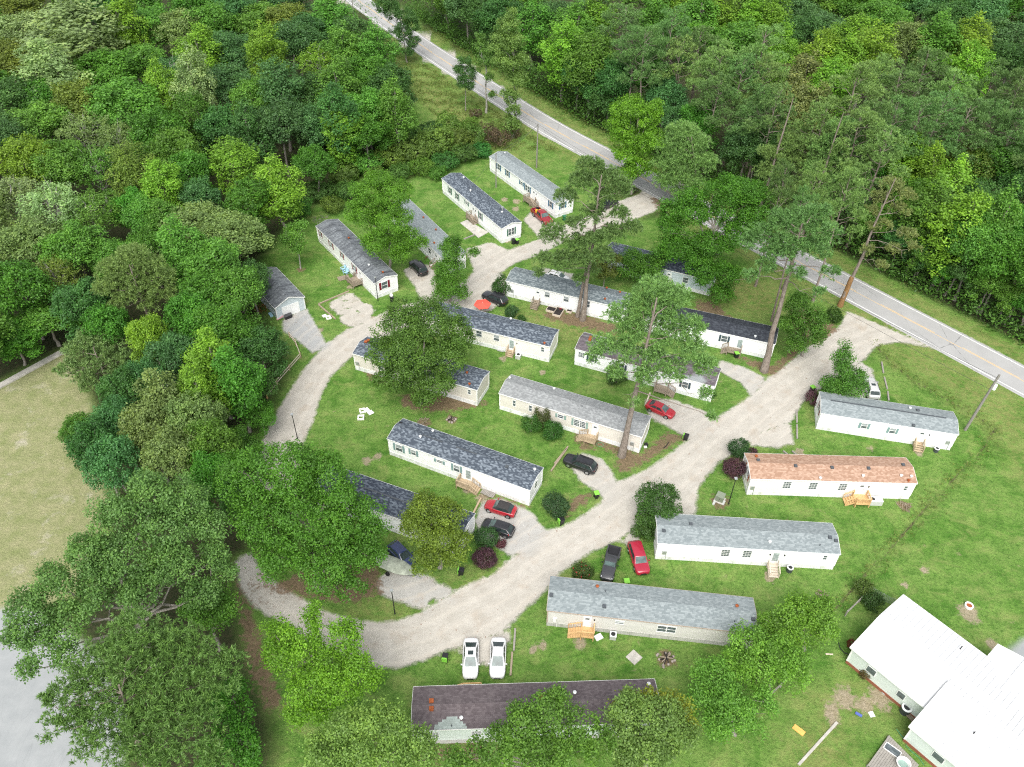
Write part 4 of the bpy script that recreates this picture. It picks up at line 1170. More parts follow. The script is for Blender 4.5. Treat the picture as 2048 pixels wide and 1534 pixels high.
# ------------------------------------------------------------------ vehicles
CARS = {
    # length, hull stations (x, z bottom, z top, half width), cabin (base front, roof front, roof rear, base rear, base half width, roof half width, roof z), wheel x, wheel radius
    'sedan': dict(hull=[(2.44, .36, .58, .46), (2.36, .24, .70, .66), (2.15, .22, .78, .80), (1.75, .2, .84, .88), (1.0, .2, .90, .90), (.2, .2, .93, .91), (-1.3, .2, .96, .91), (-1.75, .2, .98, .90), (-2.15, .24, .96, .82), (-2.34, .3, .88, .68), (-2.40, .36, .78, .58)],
                  cabin=(1.28, .22, -.85, -1.85, .80, .60, 1.43), wheels=(1.42, -1.38), wr=.33),
    'compact': dict(hull=[(2.26, .36, .58, .46), (2.18, .24, .72, .66), (1.98, .22, .80, .80), (1.6, .2, .87, .87), (.95, .2, .94, .89), (-1.2, .2, 1.0, .89), (-1.75, .2, 1.04, .88), (-2.08, .24, 1.02, .82), (-2.2, .36, .85, .74)],
                    cabin=(1.15, .25, -1.0, -1.85, .79, .58, 1.45), wheels=(1.32, -1.32), wr=.33),
    'hatch': dict(hull=[(2.16, .36, .62, .46), (2.08, .24, .78, .66), (1.9, .22, .86, .79), (1.6, .2, .92, .86), (1.0, .2, .98, .88), (-1.2, .2, 1.02, .89), (-1.85, .22, 1.02, .86), (-2.08, .34, .92, .80)],
                  cabin=(1.2, .35, -1.45, -1.98, .80, .62, 1.52), wheels=(1.3, -1.3), wr=.33),
    'suv': dict(hull=[(2.42, .44, .74, .54), (2.34, .32, .90, .74), (2.15, .3, .98, .86), (1.8, .28, 1.02, .92), (1.1, .28, 1.07, .94), (-1.4, .28, 1.1, .94), (-2.1, .3, 1.1, .90), (-2.32, .36, 1.04, .80), (-2.38, .42, .96, .72)],
                cabin=(1.2, .5, -1.75, -2.22, .87, .70, 1.70), wheels=(1.42, -1.4), wr=.37),
    'retro': dict(hull=[(2.12, .36, .66, .42), (2.0, .26, .84, .66), (1.6, .22, .96, .80), (1.0, .2, 1.03, .86), (-.4, .2, 1.0, .87), (-1.3, .2, 1.03, .88), (-1.85, .24, 1.02, .84), (-2.12, .36, .88, .74)],
                  cabin=(.92, .28, -1.2, -1.75, .76, .62, 1.54), wheels=(1.36, -1.32), wr=.35),
    'pickup': dict(hull=[(2.9, .5, .85, .82), (2.78, .4, 1.08, .94), (2.3, .38, 1.16, .98), (1.3, .38, 1.22, .99), (-.85, .38, 1.22, .99), (-.92, .42, .80, .97), (-2.75, .42, .80, .97), (-2.88, .46, .78, .95)],
                   cabin=(1.35, .75, -.72, -.86, .90, .74, 1.88), wheels=(1.85, -1.75), wr=.42, bed=(-.9, -2.88)),
    'jeep': dict(hull=[(2.45, .5, .95, .62), (2.35, .45, 1.05, .72), (1.2, .45, 1.14, .80), (.6, .42, 1.18, .84), (-.75, .42, 1.18, .84), (-.82, .45, .82, .84), (-2.55, .45, .82, .84), (-2.65, .48, .80, .82)],
                 cabin=(.62, .35, -.68, -.78, .80, .72, 1.82), wheels=(1.6, -1.6), wr=.44, bed=(-.78, -2.65), flare=True),
}


def loft(stations, ring):
    mb = MB(); rings = [ring(*s) for s in stations]; n = len(rings[0])
    vs = [p for r in rings for p in r]; fs = []
    for i in range(len(rings) - 1):
        for k in range(n):
            fs.append((i * n + k, (i + 1) * n + k, (i + 1) * n + (k + 1) % n, i * n + (k + 1) % n))
    fs.append(tuple(range(n))); fs.append(tuple((len(rings) - 1) * n + k for k in range(n - 1, -1, -1)))
    return mb.add(vs, fs)


def hull_ring(x, zb, zt, w):
    h = [(0, zb), (.8 * w, zb), (.97 * w, zb + .12 * (zt - zb)), (w, zb + .45 * (zt - zb)), (.975 * w, zt - .16 * (zt - zb)), (.9 * w, zt - .03), (.72 * w, zt + .008), (0, zt + .035)]
    return [(x, y, z) for y, z in h] + [(x, -y, z) for y, z in h[-2:0:-1]]


def car(kind, label, cat, rear, front, paintm, glass='carglass', roofm=None, rack=False, sunroof=False, wscreen=None, name='parked_car', group='cars parked at the homes', zc=.8):
    S = CARS[kind]
    r, f = gp(*rear, zc), gp(*front, zc)
    c = (r + f) / 2; ang = math.atan2(f[1] - r[1], f[0] - r[0])
    th = thing(name, label, cat, (c[0], c[1], 0), ang, group)
    P = M[paintm]
    loft(S['hull'], hull_ring).build('body', P, th, 50)
    bf, rf, rr, br, bw, rw, zr = S['cabin']
    zs = lambda x: np.interp(x, [s[0] for s in S['hull'][::-1]], [s[2] for s in S['hull'][::-1]])
    zf, zb = zs(bf) - .02, zs(br) - .02
    def rrect(x0, x1, w, k):
        k2 = k * .7
        return [(x0 - k, w), (x0, w - k2), (x0, -w + k2), (x0 - k, -w), (x1 + k, -w), (x1, -w + k2), (x1, w - k2), (x1 + k, w)]
    base = rrect(bf, br, bw, .12); top = rrect(rf, rr, rw, .12); cap_ = rrect(rf - .1, rr + .1, rw - .1, .1)
    zbase = lambda x: zf + (zb - zf) * (bf - x) / (bf - br)
    vs = [(x, y, zbase(x)) for x, y in base] + [(x, y, zr - .05) for x, y in top] + [(x, y, zr) for x, y in cap_]
    fs = [(i + 8 * k, i + 8 * (k + 1), (i + 1) % 8 + 8 * (k + 1), (i + 1) % 8 + 8 * k) for k in range(2) for i in range(8)] + [tuple(range(23, 15, -1))]
    MB().add(vs, fs).build('cabin', M[roofm] if roofm else P, th, 35)
    G = M[glass]
    def pane(nm, pts, mat, off):
        a, b, d = Vector(pts[0]), Vector(pts[1]), Vector(pts[3])
        n = (b - a).cross(d - a).normalized()
        cen = sum((Vector(p) for p in pts), Vector()) / 4
        if n.dot(cen - Vector((0, 0, .9))) < 0: n = -n
        inn = [Vector(p) + n * off for p in pts]; back = [Vector(p) - n * .02 for p in pts]
        MB().add(inn + back, [(0, 1, 2, 3), (7, 6, 5, 4), (0, 4, 5, 1), (1, 5, 6, 2), (2, 6, 7, 3), (3, 7, 4, 0)]).build(nm, mat, th)
    L = lambda p, q, t: tuple(p[i] + (q[i] - p[i]) * t for i in range(3))
    zt = zr - .05
    fb0, fb1, ft0, ft1 = (bf, bw - .14, zf), (bf, -bw + .14, zf), (rf, rw - .08, zt), (rf, -rw + .08, zt)
    pane('windshield', [L(fb0, ft0, .08), L(fb1, ft1, .08), L(fb1, ft1, .95), L(fb0, ft0, .95)], M[wscreen] if wscreen else G, .012)
    rb0, rb1, rt0, rt1 = (br, bw - .14, zb), (br, -bw + .14, zb), (rr, rw - .08, zt), (rr, -rw + .08, zt)
    pane('rear_window', [L(rb0, rt0, .18), L(rb1, rt1, .18), L(rb1, rt1, .93), L(rb0, rt0, .93)], G, .012)
    for sg in (1, -1):
        a0, a1 = (bf - .12, sg * bw, zbase(bf - .12)), (br + .12, sg * bw, zbase(br + .12))
        b0, b1 = (rf - .12, sg * rw, zt), (rr + .12, sg * rw, zt)
        cuts = [(.10, .52), (.56, .94)] if kind not in ('suv',) else [(.10, .40), (.43, .70), (.73, .95)]
        if kind in ('jeep', 'pickup'): cuts = [(.10, .55), (.60, .94)]
        for c0, c1 in cuts:
            p0, p1 = L(a0, a1, c0), L(a0, a1, c1); q0, q1 = L(b0, b1, c0), L(b0, b1, c1)
            pane('side_window', [L(p0, q0, .14), L(p1, q1, .14), L(p1, q1, .90), L(p0, q0, .90)], G, .010)
    wr = S['wr']
    for x in S['wheels']:
        w = float(np.interp(x, [s[0] for s in S['hull'][::-1]], [s[3] for s in S['hull'][::-1]]))
        for sg in (1, -1):
            y = sg * (w + (.06 if S.get('flare') else .012))
            mb = MB().tube([(x, y - sg * .24, wr), (x, y - sg * .02, wr), (x, y, wr)], [wr, wr, wr * .93], 18)
            t_ = mb.build('wheel', M['tyre'], th, 40)
            MB().tube([(x, y - sg * .02, wr), (x, y + sg * .008, wr), (x, y + sg * .016, wr)], [wr * .66, wr * .64, wr * .3], 14).build('rim', M['rim'], t_, 40)
            MB().tube([(x, y - sg * .30, wr + .03), (x, y - sg * .018, wr + .03)], wr * 1.16, 18).build('wheel_arch', M['black'], th, 40)
    x0, x1 = S['hull'][0], S['hull'][-1]
    h1, h2 = S['hull'][1], S['hull'][-2]
    for sg in (1, -1):
        MB().beam((h1[0] - .05, sg * (h1[3] * .60), h1[2] - .10), (h1[0] - .18, sg * (h1[3] * .97), h1[2] - .06), .16, .13).build('headlight', M['headlight'], th)
        MB().beam((h2[0] - .02, sg * (h2[3] * .68), h2[2] - .14), (h2[0] + .14, sg * (h2[3] * .99), h2[2] - .12), .12, .18).build('tail_light', M['taillight'], th)
        MB().box((bf - .28, sg * (bw + .16), zf + .12), (.10, .20, .14)).build('mirror', P if kind != 'jeep' else M['black'], th)
    MB().beam((x0[0] - .03, -x0[3] * .8, x0[1] + .08), (x0[0] - .03, x0[3] * .8, x0[1] + .08), .10, .16).build('bumper', M['chrome' if kind == 'pickup' else 'black'], th)
    MB().beam((x1[0] + .02, -x1[3] * .85, x1[1] + .06), (x1[0] + .02, x1[3] * .85, x1[1] + .06), .10, .16).build('bumper', M['chrome' if kind == 'pickup' else 'black'], th)
    if kind in ('suv', 'pickup', 'jeep'): MB().box((x0[0] - .01, 0, (x0[1] + x0[2]) / 2 + .05), (.05, x0[3] * 1.1, .16)).build('grille', M['chrome'] if kind == 'pickup' else M['black'], th)
    if rack:
        for sg in (1, -1): MB().beam((rf - .1, sg * (rw - .05), zr + .04), (rr + .15, sg * (rw - .05), zr + .04), .04, .05).build('roof_rail', M['black'], th)
    if sunroof: MB().box(((rf * .62 + rr * .38), 0, zr + .004), (.5, .62, .012)).build('sunroof', M['carglass'], th)
    if 'bed' in S:
        b0, b1 = S['bed']; w = S['hull'][-2][3]; zt_ = 1.2 if kind == 'pickup' else 1.12
        mb = MB()
        for sg in (1, -1): mb.box(((b0 + b1) / 2, sg * (w - .07), (zt_ + .72) / 2), (b0 - b1, .14, zt_ - .72))
        mb.box((b1 + .05, 0, (zt_ + .72) / 2), (.10, 2 * w - .30, zt_ - .72))
        mb.build('truck_bed', P, th)
        MB().box(((b0 + b1) / 2, 0, .85), (b0 - b1 - .12, 2 * w - .3, .03)).build('bed_liner', M['black'], th)
    return th


pk = car('pickup', 'dark red pickup truck loaded with red and yellow gear, beside the blue-shuttered home', 'pickup truck', (1065.6, 415), (1102.7, 448.5), 'darkred', name='pickup_truck', wscreen='paleglass')
for i, (dx, dy, mt, s) in enumerate(((-1.3, .3, 'yellow', (.5, .5, .5)), (-1.9, -.3, 'red', (.7, .5, .45)), (-1.35, -.45, 'yellow', (.4, .4, .7)), (-2.4, .35, 'black', (.6, .5, .5)))):
    ca_, sa_ = math.cos(pk.rotation_euler.z), math.sin(pk.rotation_euler.z)
    o = MB().box((0, 0, s[2] / 2), s, .3 * i, .85).lathe([(.09, 0), (.09, .1), (.05, .14)], (0.05, 0, s[2]), 8).build('gear_case', M[mt], loc=(pk.location.x + dx * ca_ - dy * sa_, pk.location.y + dx * sa_ + dy * ca_, .87), rz=pk.rotation_euler.z)
    tag(o, ('squat yellow gear case behind the cab of the dark red pickup', 'low red gear case in the dark red pickup bed', 'tall yellow gear case in the dark red pickup bed', 'black gear case at the tailgate of the dark red pickup')[i], 'case', 'gear in the pickup bed')
car('suv', 'black crossover parked with its rear to the road under the leafy tree', 'car', (849, 546), (824.6, 521.6), 'blackpaint', rack=True)
car('suv', 'black crossover between the coral umbrella and the white home', 'car', (1008.6, 603), (971, 587), 'blackpaint', rack=True)
car('suv', 'long black crossover parked nose to the broken timbers', 'car', (1196, 939.5), (1126, 912.5), 'blackpaint', rack=True)
car('retro', 'red retro convertible with closed black soft top', 'car', (1033, 1024), (969, 1005), 'red', roofm='softtop', wscreen='paleglass')
car('hatch', 'black hatchback beside the red retro convertible', 'car', (1028, 1064), (965, 1043), 'blackpaint', wscreen='paleglass')
car('compact', 'bright red sedan parked at the end of a beige home under pine boughs', 'car', (1293, 804), (1350, 829), 'red', wscreen='paleglass')
car('suv', 'silver estate car with roof rails behind the grey-roofed home', 'car', (1750, 798), (1735.5, 752), 'silver', rack=True, sunroof=True)
car('suv', 'crimson crossover with rear to the gravel road, left of the white home', 'car', (1266, 1079), (1289, 1150), 'crimson', rack=False, wscreen='paleglass')
car('jeep', 'charcoal off-road pickup beside the crimson crossover', 'pickup truck', (1229, 1097), (1212, 1160), 'greypaint', name='off_road_pickup', wscreen='paleglass')
car('sedan', 'white sedan with dark sunroof parked nearest the lime bin', 'car', (942.5, 1272), (940, 1358), 'whitepaint', sunroof=True, wscreen='paleglass')
car('sedan', 'white sedan without sunroof parked next to the timber edging', 'car', (997.5, 1270), (994, 1358), 'whitepaint', wscreen='paleglass')
car('hatch', 'white car half hidden behind the roof beside the big pine trunks', 'car', (1094, 546), (1138, 559), 'whitepaint', wscreen='paleglass')
car('hatch', 'dark navy car in the shade behind the covered boat', 'car', (788, 1092), (818, 1122), 'navy')
car('jeep', 'black utility vehicle behind the twin pine crowns by the upper road', 'utility vehicle', (1206, 412), (1226, 404), 'blackpaint', name='utility_vehicle')

# covered boat on a trailer
bp_ = gp(792, 1132, .9)
bang = math.atan2(*(gp(815, 1142, .9) - gp(770, 1124, .9))[[1, 0]])
bt = thing('covered_boat', 'boat on a trailer under a pale tarpaulin beneath the huge tree', 'boat', (bp_[0], bp_[1], 0), bang)
ring_b = lambda x, w, zt, zb: [(x, y * w, z) for y, z in ((0, zb), (.55, zb + .12), (.95, .85), (1.02, .98), (.7, zt * .92 + .02), (0, zt), (-.7, zt * .92 + .02), (-1.02, .98), (-.95, .85), (-.55, zb + .12))]
loft([(-2.4, .85, 1.05, .5), (-1.6, 1.0, 1.25, .45), (-.4, 1.05, 1.5, .42), (.7, 1.0, 1.38, .45), (1.6, .75, 1.15, .55), (2.3, .38, 1.03, .72), (2.6, .08, .98, .85)], ring_b).build('cover', M['tarp'], bt, 60)
mb = MB().beam((-2.2, .5, .38), (2.2, .25, .38), .08, .1).beam((-2.2, -.5, .38), (2.2, -.25, .38), .08, .1).beam((2.2, 0, .38), (3.4, 0, .4), .09, .09).beam((-.6, -1.0, .34), (-.6, 1.0, .34), .08, .08)
mb.build('trailer_frame', M['steel'], bt)
for s in (-1, 1): MB().tube([(-.6, s * 1.02, .3), (-.6, s * 1.2, .3)], .3, 14).build('wheel', M['tyre'], bt)
MB().box((-2.5, 0, .9), (.35, .4, .9)).build('outboard_motor', M['ventwhite'], bt)

# ------------------------------------------------------------------ wheelie bins
def bin_(px, py, label, body='black', lid='lime', open_=False, rz=0.0, lying=False, scale=1.0):
    p = gp(px, py, .55)
    th = thing('wheelie_bin', label, 'bin', (p[0], p[1], 0), rz, 'wheelie bins at the homes')
    mb = MB(); prof = [(.20, .22, 0.0), (.29, .31, .92), (.32, .34, .93), (.32, .34, 1.0)]
    vs = [(sx * a, sy * b, z) for a, b, z in prof for sx, sy in ((-1, -1), (1, -1), (1, 1), (-1, 1))]
    inner = [(sx * .26, sy * .28, z) for z in (1.0, .25) for sx, sy in ((-1, -1), (1, -1), (1, 1), (-1, 1))]
    vs += inner
    fs = [(3, 2, 1, 0)] + [(k * 4 + i, k * 4 + (i + 1) % 4, k * 4 + 4 + (i + 1) % 4, k * 4 + 4 + i) for k in range(4) for i in range(4)] + [(16 + i for i in range(4))]
    fs = [tuple(q) for q in fs]
    mb.add(vs, fs).build('body', M[body], th)
    hinge = (0, .34, 1.02)
    lidm = MB()
    if open_:
        lidm.box((0, .44, .70), (.62, .07, .68)).box((0, .36, 1.02), (.5, .1, .05))
    else:
        lidm.box((0, 0, 1.035), (.68, .74, .07)).box((0, -.02, 1.085), (.56, .58, .04), taper=1.15)
    lidm.build('lid', M[lid], th)
    MB().tube([(-.24, .40, .92), (.24, .40, .92)], .025, 6).build('handle', M['black'], th)
    for s in (-1, 1): MB().tube([(s * .22, .24, .12), (s * .29, .24, .12)], .13, 10).build('wheel', M['tyre'], th)
    return th


bin_(1027, 483, 'black bin with dark lid beside the lime-lidded bin at the slate-roofed home', lid='black', rz=.6)
bin_(1034, 483, 'black bin with closed lime lid at the end of the green-shuttered home', rz=.6)
bin_(1129, 436, 'dark green bin at the corner of the blue-shuttered home', body='darkgreen', lid='darkgreen', rz=.5)
bin_(1193, 990, 'black bin with closed lime lid at the tip of the mulched island', rz=.25)
bin_(1123.5, 1042, 'black bin with lime lid hanging open beside the rounded shrub', open_=True, rz=2.0)
bin_(1372.5, 874, 'black bin with open lid by the road in front of the single pine', open_=True, rz=1.2)
bin_(890.5, 1315, 'black bin with lime lid flung open left of the first white sedan', open_=True, rz=3.0)
bin_(1473, 710, 'black bin with closed lime lid at the deck of the black-roofed home', rz=.2)
bin_(1625, 778, 'black bin with closed lime lid behind the purple bush', rz=.4)
bin_(1253, 1166, 'bin with closed lime lid below the charcoal pickup', rz=.1)
bin_(923, 1143, 'black bin with lime side in the shade of the wispy olive tree', open_=True, rz=1.4)
bg = bin_(783.5, 598, 'black bin topped with a white rubbish bag near the red-shuttered home', lid='black', rz=.3)
pb = gp(783.5, 592, 1.3)
tag(MB().lathe([(.05, 0), (.26, .04), (.33, .22), (.28, .42), (.12, .55), (.06, .62), (.10, .66)], (0, 0, 0), 12).build('rubbish_bag', M['whiteplastic'], smooth=60, loc=(bg.location.x, bg.location.y, 1.11)), 'white rubbish bag on top of the black bin', 'rubbish bag')
p = gp(722, 1334, .5); bb = thing('barrel', 'grey metal barrel under the bright green tree', 'barrel', (p[0], p[1], 0))
MB().lathe([(.28, 0), (.30, .03), (.29, .3), (.30, .32), (.29, .6), (.30, .86), (.29, .9), (.26, .9)], n=16).build('drum', M['steel'], bb, 50)
MB().lathe([(.31, .90), (.31, .94), (.05, .99)], n=16).build('lid', M['acgrey'], bb, 40)

# ------------------------------------------------------------------ lamp posts, utility poles, wires
def lamp(px, py, label, hgt=5.0, rz=0.0):
    p = gp(px, py); th = thing('lamp_post', label, 'lamp post', (p[0], p[1], 0), rz, 'lamp posts along the gravel road')
    MB().tube([(0, 0, 0), (0, 0, hgt - .25)], [.07, .05], 10).build('post', M['black'], th, 60)
    MB().lathe([(.10, 0), (.10, .12), (.07, .16)], n=10).build('base', M['black'], th)
    hd = MB().box((0, 0, hgt - .18), (.26, .26, .2), taper=.8).build('lantern', M['glass'], th)
    MB().box((0, 0, hgt - .05), (.36, .36, .07), taper=1.1).build('cap', M['steel'], hd)
lamp(595, 877, 'black lamp post on the lawn edge inside the road bend', 4.9)
lamp(790, 1228, 'black lamp post on the lower verge near the covered boat', 4.9)
lamp(1457, 1008, 'black lamp post beside the green transformer box', 5.2)
lamp(756, 601, 'thin lamp post at the corner of the red-shuttered home', 4.9)

def pole(px, py, hgt, label, r=.16, arm=False, lean=(0, 0), xf=False, m='polewood'):
    p = gp(px, py); th = thing('utility_pole', label, 'utility pole', (p[0], p[1], 0), 0, None)
    t = (lean[0], lean[1], hgt)
    MB().tube([(0, 0, -.2), (lean[0] * .5, lean[1] * .5, hgt / 2), t], [r, r * .85, r * .68], 12).build('post', M[m], th, 60)
    if arm:
        MB().beam((t[0] - 1.0, t[1] - .8, hgt - .6), (t[0] + 1.0, t[1] + .8, hgt - .6), .12, .12).build('crossarm', M['polewood'], th)
        for k in (-.9, .9, 0): MB().lathe([(.05, 0), (.08, .06), (.05, .12), (.07, .18)], (t[0] + k, t[1] + .8 * k, hgt - (.54 if k else -.0)), 8).build('insulator', M['whiteplastic'], th)
    if xf:
        MB().lathe([(.2, 0), (.29, .05), (.29, .85), (.2, .95), (.06, 1.0)], (t[0] * .8 + .42, t[1] * .8 + .1, hgt * .74), 14).build('transformer', M['ventwhite'], th, 50)
        MB().beam((t[0] * .8, t[1] * .8, hgt * .78), (t[0] * .8 + .4, t[1] * .8 + .1, hgt * .78), .08, .1).build('bracket', M['steel'], th)
    return np.array([p[0] + t[0], p[1] + t[1], hgt])
PA = pole(1073, 335, 10.0, 'tall wooden pole on the grass between the white home and the public road', .17)
PB = pole(992, 375, 7.8, 'short wooden pole standing between the blue- and green-shuttered homes', .13)
PC = pole(1930, 860, 10.7, 'big wooden utility pole with white transformer at the grey-roofed home', .22, lean=(.72, .1), xf=True)
PD = pole(711, 60, 9, 'slim dark pole beside the top end of the public road', .14)
MB_ = MB
def wire(a, b, sag, label, n=14, r=.022):
    a, b = np.array(a), np.array(b)
    pts = [tuple(a + (b - a) * i / n - np.array([0, 0, 4 * sag * (i / n) * (1 - i / n)])) for i in range(n + 1)]
    o = MB().tube(pts, r, 5).build('power_line', M['wire'])
    tag(o, label, 'wire', 'overhead wires')
PE = np.array([PD[0], PD[1], 8.6])
wire(PA - [0, 0, .2], (-3.2, 161.8, 3.85), .35, 'service wire from the tall pole down to the blue-shuttered home')
wire(PA - [0, 0, .4], PB - [0, 0, .2], .3, 'thin wire from the tall pole to the short pole')
wire(PB - [0, 0, .3], (-9.5, 147.0, 3.95), .25, 'thin wire from the short pole to the slate roof')
wire(PC - [0.1, 0, 2.8], PA - [0, 0, .5], 1.6, 'long wire running beside the public road between the two big poles')
wire(PC - [0.05, 0, .6], PA - [0, 0, .1], 1.3, 'topmost long wire between the two big poles')
wire(PA - [0, 0, .3], PE, 1.5, 'long wire from the tall pole towards the far road')

# split-rail fence beside the left bend
fpts = [gp(x, y) for x, y in ((580, 675), (592, 690), (602, 716), (580, 741), (555, 769), (535, 797))]
fo = fpts[0]
fth = thing('rail_fence', 'wooden post and rail fence along the outside of the road bend', 'fence', (fo[0], fo[1], 0))
for i, p in enumerate(fpts):
    q = p - fo; MB().beam((q[0], q[1], 0), (q[0], q[1], 1.12), .16, .16).build('post', M['wood_mid'] if i < 5 else M['wood_new'], fth)
for a, b in zip(fpts[:-1], fpts[1:]):
    a, b = a - fo, b - fo
    for z in (.45, .92): MB().beam((a[0], a[1], z), (b[0], b[1], z), .07, .15).build('rail', M['wood_pale'], fth)

# garden fence remains at the corner of the white-roofed house
for lab_, pts in (('weathered rail fence among weeds beside the white metal roof', ((1690, 1232), (1718, 1205), (1735, 1182))), ('leaning rail fence hidden in the shrubs below the ditch', ((1600, 1322), (1560, 1375), (1520, 1412)))):
    ps = [gp(*q) for q in pts]; o_ = ps[0]
    ft = thing('rail_fence', lab_, 'fence', (o_[0], o_[1], 0))
    for p in ps: MB().beam((*(p - o_)[:2], 0), (*(p - o_)[:2], 1.15), .12, .12).build('post', M['wood_grey'], ft)
    for a, b in zip(ps[:-1], ps[1:]):
        for z in (.5, 1.0): MB().beam((*(a - o_)[:2], z), (*(b - o_)[:2], z), .06, .14).build('rail', M['wood_grey'], ft)
wl = thing('wire_fence', 'wire mesh fence at the corner of the white metal roofed house', 'fence', tuple(gp(1738, 1185)))
ps = [gp(1738, 1185), gp(1762, 1200), gp(1784, 1210)]
for p in ps: MB().tube([(*(p - ps[0])[:2], 0), (*(p - ps[0])[:2], 1.3)], .04, 6).build('post', M['steel'], wl)
mb = MB()
for a, b in zip(ps[:-1], ps[1:]):
    a, b = a - ps[0], b - ps[0]
    for z in np.linspace(.1, 1.25, 8): mb.beam((a[0], a[1], z), (b[0], b[1], z), .012, .012)
    for f in np.linspace(0, 1, 14): mb.beam((*(a + (b - a) * f)[:2], .1), (*(a + (b - a) * f)[:2], 1.25), .012, .012)
mb.build('mesh_panel', M['steel'], wl)['kind'] = 'stuff'

# landscape timbers
def timber(a, b, label, m='timber', w=.22, h=.2, z=0.0):
    p, q = gp(*a), gp(*b); c = (p + q) / 2
    o = MB().beam((*(p - c)[:2], h / 2 + z), (*(q - c)[:2], h / 2 + z), w, h).beam((*(p - c)[:2] * .98, h + z), (*(q - c)[:2] * .98, h + z), w * .8, .02).build('landscape_timber', M[m], loc=(c[0], c[1], 0))
    tag(o, label, 'timber', 'landscape timbers laid at the parking spots')
timber((637, 609), (698, 583), 'long timber along the back of the tan parking patch')
timber((637, 610), (671, 639), 'timber at the left side of the tan parking patch')
timber((1763, 725), (1766.5, 747), 'uppermost of three timbers beside the silver estate car', 'wood_grey')
timber((1768, 755), (1774, 779), 'middle of three timbers beside the silver estate car', 'wood_grey')
timber((1775, 784), (1777, 802), 'lowest of three timbers beside the silver estate car', 'wood_grey')
timber((1593, 821), (1593.5, 846), 'upper timber on the lawn left of the grey-roofed home', 'wood_grey')
timber((1593.5, 850), (1594, 878), 'lower timber on the lawn left of the grey-roofed home', 'wood_grey')
timber((1030.5, 1258), (1027.5, 1302), 'upper timber right of the second white sedan', 'wood_grey')
timber((1024.5, 1305), (1021, 1352), 'lower timber right of the second white sedan')
timber((1102, 943), (1134, 898), 'outer of the two broken timbers before the long black crossover', 'timber', .2, .2)
timber((1109, 928), (1136, 894), 'inner of the two broken timbers before the long black crossover', 'timber', .18, .2)
timber((947, 1027), (962, 997), 'timber at the nose of the red retro convertible', 'wood_mid')
timber((928, 479), (950, 470), 'short timber on the grass before the concrete slab', 'wood_grey')
timber((1566, 903), (1575, 910), 'stub of timber behind the orange roof, left one', 'wood_grey')
timber((1584, 903), (1592, 910), 'stub of timber behind the orange roof, right one', 'wood_grey')
timber((1290, 812), (1300, 787), 'timber at the tail of the bright red sedan', 'wood_pale')
timber((1651, 1308), (1666, 1309), 'short pale board on the grass left of the metal roof', 'wood_pale', .16, .05)
timber((1597, 1530), (1674, 1445), 'long pale edging strip at the lower edge near the orange board', 'concrete', .28, .1)

# pale square frames on the lawns
def sqframe(px, py, label, rz, s=.95, solid=False, m='whiteplastic'):
    p = gp(px, py)
    mb = MB()
    if solid: mb.box((0, 0, .04), (s, s, .08)).box((0, 0, .09), (s * .9, s * .9, .02))
    else:
        for k in (-1, 1): mb.box((k * s * .4, 0, .12), (s * .2, s, .24)); mb.box((0, k * s * .4, .12), (s * .6, s * .2, .24))
    tag(mb.build('planter_frame' if not solid else 'paving_slab', M[m], loc=(p[0], p[1], 0), rz=rz), label, 'frame' if not solid else 'slab', 'pale square frames and slabs on the lawns')
sqframe(722, 836, 'empty white square frame, lower one on the middle lawn', .1)
sqframe(725, 822.5, 'empty white square frame, upper one on the middle lawn', .3, .9)
sqframe(733, 820, 'upper white flat slab beside the two white frames', .7, .75, True)
sqframe(741, 825.5, 'lower white flat slab beside the two white frames', .7, .8, True)
sqframe(657, 636, 'empty white square frame by the tan parking patch', .5, .85)
sqframe(649, 632, 'white flat slab next to the frame by the tan parking patch', .5, .7, True)
sqframe(1268, 1315, 'tilted square concrete slab on the lawn below the grey roof', .75, 1.35, True, 'concrete')

# concrete apron of the green-shuttered home
ap = polyw([(920, 446), (934, 440), (977, 464.6), (957, 476)])
tag(MB().prism([tuple(p - ap[0]) for p in ap][::-1], -.05, .06).build('concrete_slab', M['concrete'], loc=(ap[0][0], ap[0][1], 0)), 'tan concrete slab at the steps of the green-shuttered home', 'slab')

# boardwalk ramps
def boardwalk(a, b, label, w=1.2, m='wood_grey', z=.12):
    p, q = gp(*a), gp(*b); d = q - p; L = float(np.hypot(*d[:2])); ang = math.atan2(d[1], d[0])
    th = thing('boardwalk', label, 'boardwalk', (p[0], p[1], 0), ang)
    n = max(3, int(L / .2))
    for i in range(n): MB().box((L * (i + .5) / n, random.uniform(-.04, .04), z), (L / n - .025, w, .05), random.uniform(-.02, .02)).build('plank', M[m], th)
    mb = MB()
    for s in (-1, 1): mb.beam((0, s * w * .4, z - .07), (L, s * w * .4, z - .07), .06, .1)
    mb.build('bearer', M[m], th)
boardwalk((965, 980), (990, 991), 'weathered boardwalk leading to the deck above the red convertible', 1.3)
boardwalk((676, 559), (698, 554), 'weathered low platform beside the deck of the red-shuttered home', 1.3, 'wood_old')

